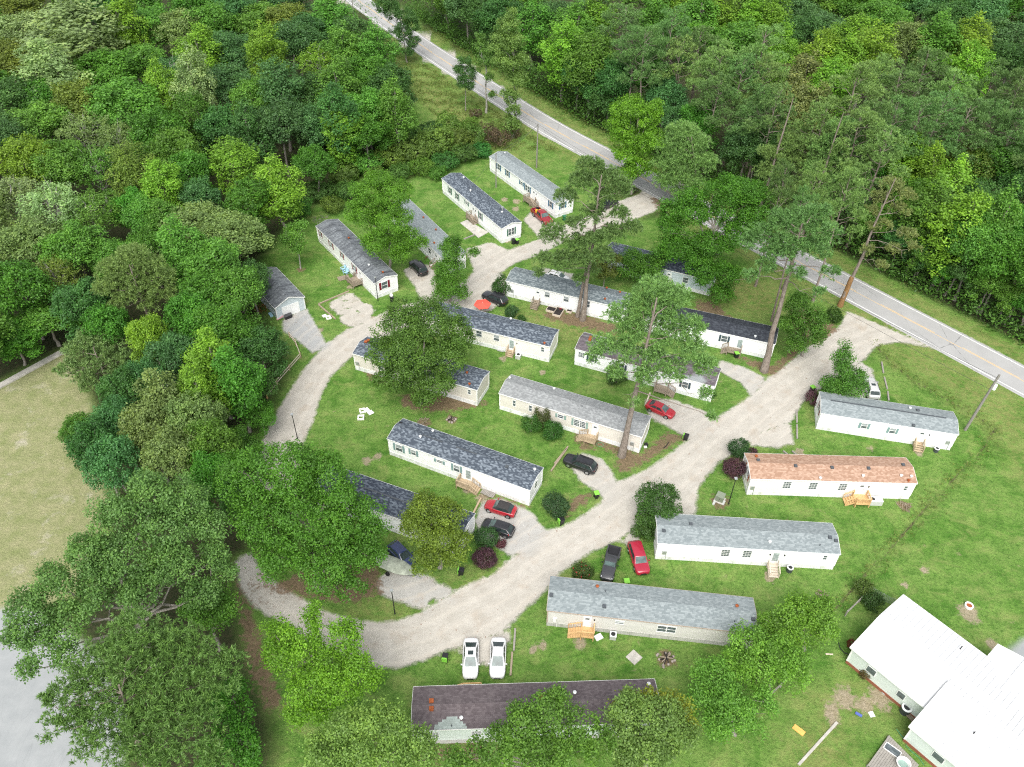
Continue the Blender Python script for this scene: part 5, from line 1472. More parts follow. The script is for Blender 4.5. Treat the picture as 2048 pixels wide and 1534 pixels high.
# air conditioners, cabinets
def ac_round(px, py, label, s=1.0):
    p = gp(px, py); th = thing('air_conditioner', label, 'air conditioner', (p[0], p[1], 0), 0, 'air conditioners beside the homes')
    MB().lathe([(.36 * s, 0), (.38 * s, .06), (.38 * s, .62 * s), (.40 * s, .64 * s), (.40 * s, .72 * s), (.3 * s, .74 * s)], n=20).build('body', M['ventgrey'], th, 50)
    MB().lathe([(.41 * s, .72 * s), (.41 * s, .76 * s), (.27 * s, .80 * s), (.27 * s, .73 * s)], n=20).build('top_ring', M['ventwhite'], th, 40)
    f = MB()
    for k in range(5):
        a = k * 2 * math.pi / 5; f.beam((0, 0, .77 * s), (.26 * s * math.cos(a), .26 * s * math.sin(a), .76 * s), .12 * s, .01)
    f.build('fan', M['black'], th)
def ac_box(px, py, label, rz, s=(.8, .8, .72), top=True):
    p = gp(px, py); th = thing('air_conditioner', label, 'air conditioner', (p[0], p[1], 0), rz, 'air conditioners beside the homes')
    MB().box((0, 0, s[2] / 2), s).build('body', M['acgrey'], th)
    MB().box((0, 0, s[2] + .02), (s[0] + .04, s[1] + .04, .05)).build('lid', M['ventwhite'], th)
    x = -s[0] * .22 if s[0] > 1 else 0
    MB().lathe([(.27, 0), (.27, .03), (.22, .05)], (x, 0, s[2] + .045), 16).build('fan_grille', M['black'], th)
ac_box(1036.5, 716, 'square white air conditioner beside the steps of the cream home', math.radians(-19.5), (.75, .75, .72))
ac_round(1578, 1142, 'round air conditioner beside the pale steps right of the crimson car')
ac_box(1748, 1006, 'long grey air conditioner next to the fresh yellow deck', math.radians(-1), (1.75, .95, .8))
ac_box(1225.3, 1275, 'square air conditioner with rusty fan below the grey roof', math.radians(-6), (.72, .72, .7))
ac_round(1871, 903, 'round air conditioner beside the rails of the steps near the utility pole', .9)
ac_round(1808, 1424, 'big round air conditioner in the notch of the white metal roof', 1.35)
p = gp(1439, 1000); tb = thing('transformer_box', 'green pad-mounted transformer box on a mulch patch beside the lamp post', 'transformer box', (p[0], p[1], 0), -.5)
MB().box((0, 0, .5), (1.0, .95, .95)).build('cabinet', M['olive'], tb); MB().box((0, .02, 1.0), (1.1, 1.05, .1)).build('lid', M['olive'], tb); MB().box((0, 0, .05), (1.35, 1.3, .12)).build('pad', M['concrete'], tb)
MB().box((0, -.48, .55), (.06, .02, .3)).build('handle', M['black'], tb)
for q, lab_ in (((1428, 1006), 'pale marker plate left of the transformer box'), ((1447, 1006), 'pale marker plate right of the transformer box')):
    p = gp(*q); tag(MB().box((0, 0, .06), (.3, .8, .12), -.5).box((0, 0, .13), (.22, .7, .02), -.5).build('marker_plate', M['acgrey'], loc=(p[0], p[1], 0)), lab_, 'plate')

# umbrella, chairs, planters and the loose yard things
p = gp(965, 608)
um = thing('garden_umbrella', 'open coral red garden umbrella standing on the gravel', 'umbrella', (p[0], p[1], 0), .2)
mb = MB(); n = 6
vs = [(0, 0, 2.25)] + [(1.5 * math.cos(2 * math.pi * k / n), 1.5 * math.sin(2 * math.pi * k / n), 1.88) for k in range(n)] + [(0, 0, 2.2)] + [(1.5 * math.cos(2 * math.pi * k / n), 1.5 * math.sin(2 * math.pi * k / n), 1.8) for k in range(n)]
fs = [(0, 1 + k, 1 + (k + 1) % n) for k in range(n)] + [(7, 8 + (k + 1) % n, 8 + k) for k in range(n)] + [(1 + k, 8 + k, 8 + (k + 1) % n, 1 + (k + 1) % n) for k in range(n)]
um.location = tuple(gp(965, 608, 1.9)[:2]) + (0,)
mb.add(vs, fs).build('canopy', M['coral'], um)
MB().tube([(0, 0, 0), (0, 0, 2.3)], .03, 8).build('pole', M['ventwhite'], um); MB().lathe([(.3, 0), (.3, .06), (.06, .12)], n=14).build('base', M['black'], um)
r_ = MB()
for k in range(n): r_.beam((0, 0, 2.16), (1.42 * math.cos(2 * math.pi * k / n), 1.42 * math.sin(2 * math.pi * k / n), 1.80), .02, .02)
r_.build('rib', M['ventwhite'], um)

def chair(px, py, rz, label):
    p = gp(px, py); th = thing('garden_chair', label, 'chair', (p[0], p[1], 0), rz, 'pale blue garden chairs')
    m = M['lightblue']
    for k in range(5): MB().beam((-.22 + .11 * k, .28, .36), (-.22 + .11 * k, -.28, .28), .09, .03).build('seat_slat', m, th)
    for k in range(5): MB().beam((-.22 + .11 * k, -.26, .3), (-.26 + .13 * k, -.58, 1.0), .09, .03).build('back_slat', m, th)
    for s in (-1, 1):
        MB().beam((s * .34, .32, 0), (s * .34, .32, .56), .07, .05).build('leg', m, th); MB().beam((s * .34, -.5, 0), (s * .34, .25, .34), .07, .05).build('leg', m, th)
        MB().beam((s * .36, .38, .57), (s * .36, -.46, .57), .13, .03).build('armrest', m, th)
chair(686.5, 541, 2.2, 'pale blue garden chair nearer the lawn at the red-shuttered home'); chair(692.5, 548, 2.6, 'pale blue garden chair nearer the deck of the red-shuttered home')

def planter(px, py, w, d, rz, label):
    p = gp(px, py); th = thing('raised_planter', label, 'planter', (p[0], p[1], 0), rz, 'raised planters at the white home')
    for s in (-1, 1):
        MB().box((0, s * d / 2, .2), (w + .1, .08, .4)).build('board', M['wood_pale'], th); MB().box((s * w / 2, 0, .2), (.08, d - .09, .4)).build('board', M['wood_pale'], th)
    MB().box((0, 0, .17), (w - .09, d - .09, .3)).build('soil', M['ash'], th)
    return th
planter(1102.7, 621, 1.5, 1.2, -.4, 'left of the three raised wooden planters'); planter(1117, 626, 1.3, 2.2, -.4, 'middle raised wooden planter, the longest of three'); planter(1139, 623.5, .9, .9, -.4, 'right and smallest of the three raised wooden planters')
for q, m, lab_ in (((1129.5, 616), 'yellow', 'yellow bucket between the raised planters'), ((1121, 621), 'red', 'red bucket beside the middle raised planter')):
    p = gp(*q); o = thing('bucket', lab_, 'bucket', (p[0], p[1], 0)); MB().lathe([(.15, 0), (.2, .4), (.21, .42), (.17, .42), (.13, .1)], n=14).build('pail', M[m], o, 50); MB().tube([(-.2, 0, .4), (-.12, 0, .56), (.12, 0, .56), (.2, 0, .4)], .012, 5).build('handle', M['steel'], o)

def firepit(px, py, r, label, kind='ash'):
    p = gp(px, py); th = thing('fire_pit', label, 'fire pit', (p[0], p[1], 0))
    n = 11
    for k in range(n):
        a = 2 * math.pi * k / n + random.uniform(-.3, .3); q = r * random.uniform(.5, 1.0)
        MB().lathe([(.05, 0), (.17, .03), (.18, .12), (.10, .2), (.03, .22)], (q * math.cos(a), q * math.sin(a), -.02), 7).build('stone', M['stone'], th, 50)
    for k in range(6):
        a = random.uniform(0, 3.14); c, s = math.cos(a) * r * .7, math.sin(a) * r * .7; o = random.uniform(-.2, .2)
        MB().beam((-c, -s + o, .1 + .05 * k), (c, s - o, .14 + .05 * k), .11, .1).build('log', M['ash' if k % 2 else 'wood_old'], th)
firepit(903, 840, .75, 'charred fire pit on the lawn above the dark slate roof'); firepit(1332, 1318, 1.1, 'stone ring fire pit on the lawn below the grey roof')
for q, r, lab_ in (((1808, 1012), .9, 'heap of dry brush on the lawn right of the fresh deck'), ((1642, 1190), .55, 'small heap of dead plants below the ditch corner'), ((845, 845), .9, 'dark brush heap behind the slate roof on the lawn'), ((640, 440), 1.6, 'pile of cut branches at the edge of the woods above the red-shuttered home'), ((525, 618), 1.3, 'pile of rusty scrap boards beside the blue garage')):
    p = gp(*q); o = MB()
    for k in range(46):
        a = random.uniform(0, 6.28); rr = r * math.sqrt(random.random()); x, y = rr * math.cos(a), rr * math.sin(a); b = random.uniform(0, 6.28); l = random.uniform(.25, .6)
        o.beam((x, y, random.uniform(0.02, .18)), (x + l * math.cos(b), y + l * math.sin(b), random.uniform(.05, .4)), .035, .03)
    tag(o.build('brush_heap', M['wood_old' if 'brush' in lab_ or 'dead' in lab_ else 'redwood' if 'scrap' in lab_ else 'wood_grey'], loc=(p[0], p[1], 0)), lab_, 'brush heap')
p = gp(1937, 1213); wl = thing('well_ring', 'white ring with red centre on a sandy patch of the right lawn', 'well cap', (p[0], p[1], 0))
MB().lathe([(.5, 0), (.5, .3), (.34, .3), (.34, .05)], n=20).build('ring', M['whiteplastic'], wl, 40); MB().lathe([(.33, .1), (.33, .18), (.1, .2)], n=16).build('cap', M['rust'], wl)
def board(px, py, w, d, rz, m, label, nm='loose_board', h=.05):
    p = gp(px, py); tag(MB().box((0, 0, h / 2 + .02), (w, d, h)).box((0, 0, h + .025), (w * .92, d * .86, .012)).build(nm, M[m], loc=(p[0], p[1], 0), rz=rz), label, 'board' if nm == 'loose_board' else nm.replace('_', ' '))
board(1597.5, 1460.5, 1.25, .62, -.75, 'orange', 'orange board lying on the lower right lawn')
board(1743, 1429, .55, .6, .2, 'whiteplastic', 'pale square board on the lawn near the metal roof')
board(1717, 1429.5, .7, .28, -.6, 'bluecloth', 'crumpled blue cloth on the lawn near the metal roof', 'blue_cloth', .12)
board(1767, 1386, .35, .4, .4, 'acgrey', 'small grey tray on the grass beside the brick base', 'tray', .1)
board(575, 622, 0, 0, 0, 'black', 'x') if False else None
# storage box and toys before the garage
p = gp(576, 633, .3); bx = thing('storage_box', 'black storage box with lid in front of the blue garage', 'storage box', (p[0], p[1], 0), math.radians(38))
MB().box((0, 0, .3), (1.3, .65, .58), taper=.94).build('body', M['black'], bx); MB().box((0, 0, .63), (1.38, .72, .09), taper=1.04).build('lid', M['greypaint'], bx)
p = gp(560.5, 636, .2); ty = thing('toy_slide', 'pale pink toy slide lying left of the storage box', 'toy', (p[0], p[1], 0), .5)
MB().beam((-.6, 0, .1), (.6, 0, .55), .5, .06).build('chute', M['pinkcloth'], ty); MB().beam((.6, -.2, 0), (.55, -.2, .7), .07, .07).beam((.6, .2, 0), (.55, .2, .7), .07, .07).build('leg', M['whiteplastic'], ty)
p = gp(541.5, 630, .1); board(542, 631, .5, 1.0, .6, 'lightblue', 'pale blue crate beside the garage wall', 'crate', .3)
# tarp and debris beside homes
board(1002, 700.5, 1.1, .7, -.3, 'acgrey', 'grey folded tarp at the skirting of the cream home', 'tarp', .25); board(1197, 1275, .9, .7, .5, 'whiteplastic', 'crumpled white sheet left of the square air conditioner', 'sheet', .12)
board(1292, 891, .45, .5, .2, 'black', 'small black grill box at the end of the beige home', 'grill_box', .35); board(1290.5, 895, .4, .3, .2, 'whiteplastic', 'white block in front of the small black grill box', 'block', .2)
# child bike beside the hidden home
p = gp(854, 518); bk = thing('bicycle', 'small red and blue bicycle at the steps near the dark crossover', 'bicycle', (p[0], p[1], 0), .7)
for x, m in ((-.42, 'tyre'), (.42, 'tyre')):
    pts = [(x + .26 * math.cos(a), 0, .27 + .26 * math.sin(a)) for a in np.linspace(0, 2 * math.pi, 15)]; MB().tube(pts, .025, 5).build('wheel', M[m], bk)
MB().beam((-.42, 0, .27), (-.1, 0, .55), .04, .04).beam((-.1, 0, .55), (.35, 0, .58), .04, .04).beam((.35, 0, .6), (.42, 0, .27), .04, .04).beam((-.1, 0, .55), (0, 0, .25), .04, .04).build('frame', M['red'], bk)
MB().box((-.13, 0, .62), (.2, .1, .05)).build('saddle', M['black'], bk); MB().beam((.34, -.25, .72), (.34, .25, .72), .03, .03).build('handlebar', M['lightblue'], bk)
p = gp(865, 533); tc = thing('toy_cart', 'pale toy cart on the gravel behind the dark crossover', 'toy', (p[0], p[1], 0), .4)
MB().box((0, 0, .28), (.9, .5, .25), taper=.85).build('tub', M['whiteplastic'], tc)
for x in (-.3, .3):
    for y in (-.25, .25): MB().tube([(x, y - .04, .12), (x, y + .04, .12)], .12, 10).build('wheel', M['rust'], tc)

# decks of the white-roofed house
def plank_deck(pts, label, m, n, z=.35):
    ps = [gp(*q, z) for q in pts]; o_ = ps[0]
    th = thing('plank_deck', label, 'deck', (o_[0], o_[1], 0))
    a, b, c, d = [np.array(q - o_) for q in ps]
    for i in range(n):
        f0, f1 = (i + .04) / n, (i + .96) / n
        q = [a + (d - a) * f0, b + (c - b) * f0, b + (c - b) * f1, a + (d - a) * f1]
        MB().add([(x[0], x[1], z - .05) for x in q] + [(x[0], x[1], z) for x in q], [(3, 2, 1, 0), (4, 5, 6, 7), (0, 1, 5, 4), (1, 2, 6, 5), (2, 3, 7, 6), (3, 0, 4, 7)]).build('plank', M[m], th)
    for q in (a, b, c, d): MB().beam((q[0] * .96 + .02, q[1] * .96, 0), (q[0] * .96 + .02, q[1] * .96, z - .05), .12, .12).build('post', M[m], th)
plank_deck(((1735, 1530), (1778, 1470), (1838, 1530), (1800, 1590)), 'weathered grey deck at the bottom edge near the white metal roof', 'wood_grey', 16)
plank_deck(((2018, 1425), (2030, 1395), (2120, 1470), (2105, 1500)), 'reddish plank deck tucked between the wings of the metal-roofed house', 'redwood', 22, .5)
plank_deck(((1802, 1420), (1815, 1408), (1838, 1428), (1826, 1445)), 'small porch platform beside the big round air conditioner', 'wood_old', 9, .3)
p = gp(1785, 1500, .4); cr = thing('window_frame', 'old white window frame with clutter lying on the grey deck', 'window frame', (p[0], p[1], .36), -.75)
for s in (-1, 1): MB().box((s * .8, 0, .03), (.07, .8, .06)).build('frame_side', M['trim'], cr); MB().box((0, s * .4, .03), (1.53, .07, .06)).build('frame_side', M['trim'], cr)
MB().box((0, 0, .015), (1.5, .7, .02)).build('pane', M['glass'], cr)
p = gp(1806, 1528, .6); tub = thing('bathtub', 'white tub standing on the grey deck at the bottom edge', 'tub', (p[0], p[1], .36), -.2)
MB().lathe([(.5, 0), (.66, .5), (.72, .52), (.62, .52), (.5, .12)], n=20).build('basin', M['whiteplastic'], tub, 50)
MB().lathe([(.51, .14), (.2, .15)], n=16).build('water', M['sageshutter'], tub)
hp = [gp(x, y, .05) for x, y in ((1793, 1458), (1803, 1472), (1813, 1480), (1812, 1492), (1822, 1502), (1838, 1515), (1848, 1530))]
tag(MB().tube([tuple(q) for q in hp], .025, 6).build('garden_hose', M['hose']), 'green garden hose winding past the grey deck', 'hose')
hp = [gp(x, y, .06) for x, y in ((1677, 1285), (1680, 1296), (1688, 1305), (1700, 1310))]
tag(MB().tube([tuple(q) for q in hp], .05, 6).build('drain_pipe', M['black']), 'black flexible pipe at the left corner of the metal-roofed house', 'pipe')
cc = gp(1200, 889, .04); tag(MB().tube([(cc[0] + .5 * math.cos(a), cc[1] + .4 * math.sin(a), .05) for a in np.linspace(0, 9, 30)], .022, 5).build('garden_hose', M['hose']), 'coiled green hose beside the deck with sage-shuttered windows', 'hose')
tg = [gp(x, y, .08) for x, y in ((1327, 896), (1332, 892), (1338, 884))]
tag(MB().tube([tuple(q) for q in tg], .06, 6).build('drain_pipe', M['black']), 'short black pipe on the mulch near the open bin by the road', 'pipe')

# ------------------------------------------------------------------ vegetation
def unit(v): return v / (np.linalg.norm(v, axis=-1, keepdims=True) + 1e-9)


def leaf_mesh(name, c, nrm, size, tint, mat, aspect=0.62, tang=None):
    n = len(c)
    r = rng.normal(size=(n, 3))
    t = unit(tang) if tang is not None else unit(r - nrm * (r * nrm).sum(1, keepdims=True))
    b = unit(np.cross(nrm, t))
    s = size[:, None] * 0.5
    fold = nrm * s * 0.25
    V = np.stack([c + t * s, c + b * s * aspect + fold, c - t * s, c - b * s * aspect + fold], 1).reshape(-1, 3).astype(np.float32)
    me = bpy.data.meshes.new(name)
    me.vertices.add(4 * n); me.vertices.foreach_set('co', V.ravel())
    me.loops.add(4 * n); me.loops.foreach_set('vertex_index', np.arange(4 * n, dtype=np.int32))
    me.polygons.add(n); me.polygons.foreach_set('loop_start', np.arange(0, 4 * n, 4, dtype=np.int32))
    me.attributes.new('tint', 'FLOAT', 'POINT').data.foreach_set('value', np.repeat(tint, 4).astype(np.float32))
    me.materials.append(mat); me.update(calc_edges=True)
    return me


def lumps(P, seed, wl):
    g = np.random.default_rng(seed); out = np.zeros(len(P))
    for _ in range(5):
        k = g.normal(size=3); k *= 2 * math.pi / (wl * g.uniform(.7, 1.5)) / np.linalg.norm(k)
        out += np.sin(P @ k + g.uniform(0, 6.28))
    return out / 2.2


def broad_crown(name, lobes, leaf=0.30, dens=1.0, seed=1, clump=0.5, gap=0.75, per=9, up=0.55):
    """leaves in sprays over the outside of overlapping lobes"""
    C, Nn, S, T = [], [], [], []
    lc = np.array([l[0] for l in lobes]); lr = np.array([np.broadcast_to(l[1], 3) for l in lobes])
    for c, r in zip(lc, lr):
        area = 4 * math.pi * (np.prod(r) ** (2 / 3))
        nc = max(8, int(dens * area * 1.9 / (leaf * leaf * .5 * per)))
        d = unit(rng.normal(size=(nc, 3)))
        keep = (d[:, 2] > -.25) | (rng.random(nc) < .5)
        d = d[keep]; nc = len(d)
        rad = 1 - np.abs(rng.normal(0, .13, nc)); ins = rng.random(nc) < .14; rad[ins] *= rng.uniform(.45, .9, ins.sum())
        out_ = rng.random(nc) < .10; rad[out_] *= rng.uniform(1.05, 1.22, out_.sum())
        rad = rad * (1 + .10 * lumps(d * 1.0, seed + 5, 1.1))
        p = c + d * r * rad[:, None]
        q = ((p[:, None, :] - lc[None]) / lr[None]); q = (q ** 2).sum(-1)
        p = p + d * (lumps(p, seed + 3, 1.7) * min(.42, .16 * r[0]))[:, None]
        k = (q < .42).sum(1) == 0
        k |= ins & (rng.random(nc) < .5)
        k &= lumps(p, seed, 1.9) < gap
        p, d = p[k], d[k]; nc = len(p)
        if nc == 0: continue
        ct = np.clip(rng.normal(.5, .17, nc) + rng.normal(0, .12) + .13 * lumps(p, seed + 9, 2.2), 0, 1)
        o = rng.normal(size=(nc, per, 3)) * clump * .62
        o -= d[:, None, :] * (o * d[:, None, :]).sum(-1, keepdims=True) * .45
        pp = (p[:, None, :] + o).reshape(-1, 3)
        nn = unit(np.repeat(d, per, 0) * .6 + np.array([0, 0, up]) + rng.normal(size=(nc * per, 3)) * .5)
        C.append(pp); Nn.append(nn); T.append(np.clip(np.repeat(ct, per) + rng.normal(0, .10, nc * per), 0, 1))
        S.append(leaf * rng.uniform(.65, 1.3, nc * per))
    return leaf_mesh(name, np.concatenate(C), np.concatenate(Nn), np.concatenate(S), np.concatenate(T), M['leaf'])


def pine_crown(name, lobes, seed=1, dens=1.0, needle=0.42, per=13, width=.17):
    C, Nn, S, T, D = [], [], [], [], []
    for c, r in lobes:
        c = np.array(c); r = np.broadcast_to(np.array(r, float), 3)
        nt = max(8, int(dens * 30 * np.prod(r) ** (2 / 3)))
        d = unit(rng.normal(size=(nt, 3))); d[:, 2] = np.abs(d[:, 2]) * np.where(rng.random(nt) < .72, 1, -1)
        p = c + d * r * (rng.random(nt) ** .45)[:, None]
        p = p[lumps(p, seed, 1.5) < .85]; nt = len(p)
        if nt == 0: continue
        outw = unit((p - c) / r + np.array([0, 0, .7]))
        dd = unit(outw[:, None, :] * .75 + rng.normal(size=(nt, per, 3)) * .62).reshape(-1, 3)
        L = needle * rng.uniform(.7, 1.25, nt * per)
        ct = np.clip(rng.normal(.48, .15, nt), 0, 1)
        C.append(np.repeat(p, per, 0) + dd * L[:, None] * .5); D.append(dd); S.append(L)
        rr = rng.normal(size=dd.shape) + np.array([0, 0, 1.2]); Nn.append(unit(rr - dd * (rr * dd).sum(1, keepdims=True)))
        T.append(np.clip(np.repeat(ct, per) + rng.normal(0, .1, nt * per), 0, 1))
    return leaf_mesh(name, np.concatenate(C), np.concatenate(Nn), np.concatenate(S), np.concatenate(T), M['needle'], aspect=width, tang=np.concatenate(D))


def wander(a, b, n, amp):
    a, b = np.array(a, float), np.array(b, float)
    pts = [a + (b - a) * i / n for i in range(n + 1)]
    w = np.linalg.norm(b - a) * amp
    for i in range(1, n): pts[i] = pts[i] + rng.normal(size=3) * w
    return [tuple(p) for p in pts]


def trunk_mesh(name, top, r0, limbs, mat, rtop=.35, bend=.012, twigs=0):
    """tapered trunk from the origin to top with limbs [(height fraction, end point, radius)]"""
    mb = MB(); n = 7
    pts = wander((0, 0, -.2), top, n, bend)
    rad = [r0 * (1.35 if i == 0 else 1) * (1 - (1 - rtop) * i / n) for i in range(n + 1)]
    mb.tube(pts, rad, 9)
    P = np.array(pts)
    for hf, e, r in limbs:
        k = min(hf, .999) * n; i = int(k); s = P[i] + (P[i + 1] - P[i]) * (k - i)
        br = wander(s, e, 4, .06)
        mb.tube(br, [r * (1 - .8 * j / 4) for j in range(5)], 5, cap=False)
        for _ in range(twigs):
            j = random.randint(1, 3); q = np.array(br[j]); ll = min(np.linalg.norm(np.array(e) - s), 3.5); t = q + unit(np.array(e) - s) * ll * random.uniform(.2, .45) + rng.normal(size=3) * ll * .22
            mb.tube(wander(q, t, 2, .08), [r * .4, r * .25, r * .08], 4, cap=False)
    return mb.mesh(name, mat, 60)


TONE = {  # leaf colour (linear reflectance)
    'mid': (.048, .118, .022), 'dark': (.027, .075, .023), 'bluish': (.034, .088, .036), 'bright': (.074, .155, .020), 'lime': (.080, .155, .020), 'pale': (.102, .165, .084),
    'grey': (.078, .125, .050), 'olive': (.062, .098, .022), 'pine': (.050, .104, .038), 'pinelight': (.072, .132, .046), 'tan': (.082, .110, .046), 'deep': (.034, .100, .015), 'purple': (.085, .040, .052), 'rusty': (.165, .105, .025)}
TREES = {}
LEAFK = np.array([2.25, 2.12, 1.60])


def tree(name, label, base, crown_me, trunk_me, tone, group=None, cat='tree', rz=0.0, sc=(1, 1, 1)):
    th = thing(name, label, cat, tuple(base), rz, group)
    th.scale = sc
    link('trunk', trunk_me, th); link('crown', crown_me, th, tuple(np.array(TONE[tone] if isinstance(tone, str) else tone) * LEAFK))
    return th


# --- single trees modelled one by one: circles of foliage measured in the photograph, the crown grown in depth round them
def special(label, base, circles, tone, name='broadleaf_tree', leaf=.26, dens=1.0, gap=.48, r0=.3, bark='bark', kind='broad', back=True, top=None, extra_limbs=(), clump=.5, per=9, flat=None, hc=None, cat='tree', group=None, up=.55, needle=.42, tones2=None, lo=1.0, twigs=1):
    B = gp(*base)
    cx, cy = np.mean([c[0] for c in circles]), np.mean([c[1] for c in circles])
    if hc is None: hc = height_over(B, cx, cy)
    C0 = gp(cx, cy, hc); view = unit(C0 - np.array([0, 0, CAMH]))
    lobes = []
    for c in circles:
        d = ray(c[0], c[1]); k = ((C0 - np.array([0, 0, CAMH])) @ view) / (d @ view)
        p = d * k + np.array([0, 0, CAMH]); r = c[2] / FPX * k
        if len(c) > 3: p = p + view * c[3]
        p[2] = max(p[2], r * .75 + lo)
        lobes.append((p - B, np.array([r, r, r * (flat or .85)])))
    n0 = len(lobes)
    if kind == 'broad':
        for p, r in list(lobes):
            for _ in range(10):
                a = unit(rng.normal(size=3)); a[2] = abs(a[2]) if random.random() < .8 else a[2]
                q = p + a * r * random.uniform(.52, .78); s_ = random.uniform(.24, .36)
                if q[2] > .8: lobes.append((q, r * s_ * (1.1, 1.1, .62)))
        lobes = [(p, r * (.60 if i < n0 else 1)) for i, (p, r) in enumerate(lobes)]
    if back:
        hv = unit(np.array([view[0], view[1], 0]))
        for p, r in list(lobes[:n0]):
            q = p + hv * r[0] * random.uniform(.6, 1.0); q[2] = max(q[2] - r[0] * .25, r[2] + .6)
            lobes.append((q, r * random.uniform(.75, .95)))
        # small lobes that break the outline
        for p, r in list(lobes[:n0]):
            for _ in range(1 if kind == 'broad' else 2):
                a = unit(rng.normal(size=3)); a[2] = abs(a[2]) * .8 - .15
                q = p + a * r * .8; q[2] = max(q[2], .8)
                lobes.append((q, r * random.uniform(.2, .3)))
    sd = random.randint(0, 9999)
    me = broad_crown(name + '_crown', lobes, leaf, dens, sd, clump, gap, per, up) if kind == 'broad' else pine_crown(name + '_crown', lobes, sd, dens, needle)
    zt = max(p[2] for p, r in lobes)
    tp = np.mean([p for p, r in lobes[:n0]], 0)
    if top is None: top = (tp[0] * .8, tp[1] * .8, tp[2] if kind == 'broad' else zt * .97)
    limbs = []
    for p, r in lobes[:n0]:
        hf = np.clip((p[2] - (.30 if kind == 'broad' else .10) * np.hypot(p[0] - top[0], p[1] - top[1])) / top[2] * (.75 if kind == 'broad' else .97), .12, .97)
        ow = np.array([p[0] - tp[0], p[1] - tp[1], .5 * r[2]]); ow = ow / (np.linalg.norm(ow) + 1e-6) * r[0] * random.choice((0, .4, .75)) if kind == 'broad' else 0
        limbs.append((hf, p + np.array([0, 0, -.1 * r[2]]) + ow, r0 * (random.uniform(.3, .42) if kind == 'broad' else random.uniform(.14, .22))))
    limbs += list(extra_limbs)
    tm = trunk_mesh(name + '_trunk', top, r0, limbs, M[bark], rtop=.4 if kind == 'broad' else .2, twigs=twigs, bend=.012 if kind == 'broad' else .003)
    return tree(name, label, B, me, tm, tone, group, cat)


S_ = special
S_('huge spreading bright green oak above the lower gravel bend', (640, 1175), [(495, 950, 72), (575, 935, 80), (660, 965, 75), (525, 1040, 80), (615, 1030, 95), (700, 1050, 70), (560, 1110, 65), (650, 1120, 80), (725, 1110, 55), (505, 1000, 55), (690, 1165, 40), (745, 1060, 35)], (.036, .092, .013), r0=.5, leaf=.25, gap=.35)
S_('round dense dark green oak covering the middle of the beige home', (842, 805), [(800, 655, 60), (860, 640, 65), (912, 665, 50), (770, 710, 50), (835, 705, 70), (905, 715, 55), (800, 755, 50), (870, 770, 48), (845, 800, 28), (765, 760, 30)], (.040, .098, .022), r0=.42, leaf=.26)
S_('bright leafy tree over the parking spot between the two grey roofs', (782, 548), [(740, 385, 48), (790, 395, 45), (725, 430, 42), (775, 445, 58), (815, 480, 38), (755, 490, 45), (800, 505, 30), (845, 488, 18), (760, 360, 30)], (.046, .118, .014), r0=.3, leaf=.25)
S_('dark narrow evergreen standing in two tiers beside the upper road', (900, 603), [(898, 572, 36), (898, 540, 34), (902, 505, 30), (905, 488, 22), (880, 590, 22), (925, 585, 18), (948, 505, 12)], (.036, .105, .016), 'evergreen_tree', r0=.16, leaf=.22, gap=.95)
S_('thin young tree on the lawn left of the red-shuttered home', (601, 537), [(588, 465, 22), (598, 490, 18), (575, 480, 16), (604, 450, 15), (590, 500, 12)], 'mid', 'young_tree', r0=.13, leaf=.26, gap=.35, bark='palebark')
S_('wispy olive-green cedar over the blue roof beside the purple bush', (880, 1135), [(850, 1020, 45), (900, 1030, 42), (835, 1065, 42), (885, 1075, 52), (925, 1085, 30), (860, 1115, 40), (905, 1115, 32), (820, 1040, 25), (850, 1000, 25)], (.060, .106, .018), 'cedar_tree', r0=.28, leaf=.24, gap=.6, clump=.4)
S_('bright yellow-green tree with ragged top beside the lower gravel road', (660, 1420), [(560, 1275, 45), (625, 1225, 22), (610, 1290, 40), (690, 1275, 42), (575, 1320, 45), (650, 1330, 55), (715, 1330, 40), (620, 1375, 52), (680, 1385, 48), (745, 1360, 25), (600, 1425, 35), (645, 1430, 35), (632, 1250, 20)], (.066, .134, .014), r0=.3, leaf=.23)
S_('pale green tree cut by the bottom edge left of the brown roof', (760, 1560), [(680, 1470, 50), (735, 1445, 52), (790, 1460, 50), (640, 1510, 48), (710, 1520, 60), (790, 1520, 55), (840, 1490, 35), (765, 1430, 30), (850, 1520, 40)], (.072, .130, .036), leaf=.25, hc=9)
S_('dark green tree in front of the brown roof at the bottom edge', (1090, 1580), [(1040, 1450, 50), (1100, 1430, 50), (1150, 1450, 45), (1000, 1500, 55), (1070, 1500, 55), (1140, 1510, 55), (1195, 1490, 40), (1112, 1400, 28), (950, 1515, 40), (910, 1520, 28)], (.046, .105, .020), leaf=.25, hc=9)
S_('soft pale green tree beside the yellowing one at the bottom edge', (1290, 1580), [(1255, 1420, 45), (1300, 1440, 50), (1245, 1480, 50), (1310, 1500, 55), (1365, 1480, 40), (1260, 1520, 50), (1225, 1440, 25), (1340, 1430, 35)], (.068, .135, .042), leaf=.26, hc=9)
S_('yellow-green tree with orange new leaves over the end of the brown roof', (1290, 1480), [(1262, 1402, 22), (1295, 1398, 24), (1328, 1400, 24), (1238, 1415, 18), (1360, 1415, 26), (1375, 1445, 22), (1345, 1405, 22), (1378, 1470, 16)], (.090, .130, .020), leaf=.24, gap=.55, hc=8.5, back=False)
S_('bright green leafy tree at the right end of the beige home', (1610, 1300), [(1590, 1225, 45), (1640, 1225, 42), (1610, 1265, 45), (1560, 1260, 45), (1655, 1265, 28), (1530, 1250, 30)], (.062, .128, .020), leaf=.24, hc=5.5, r0=.2)
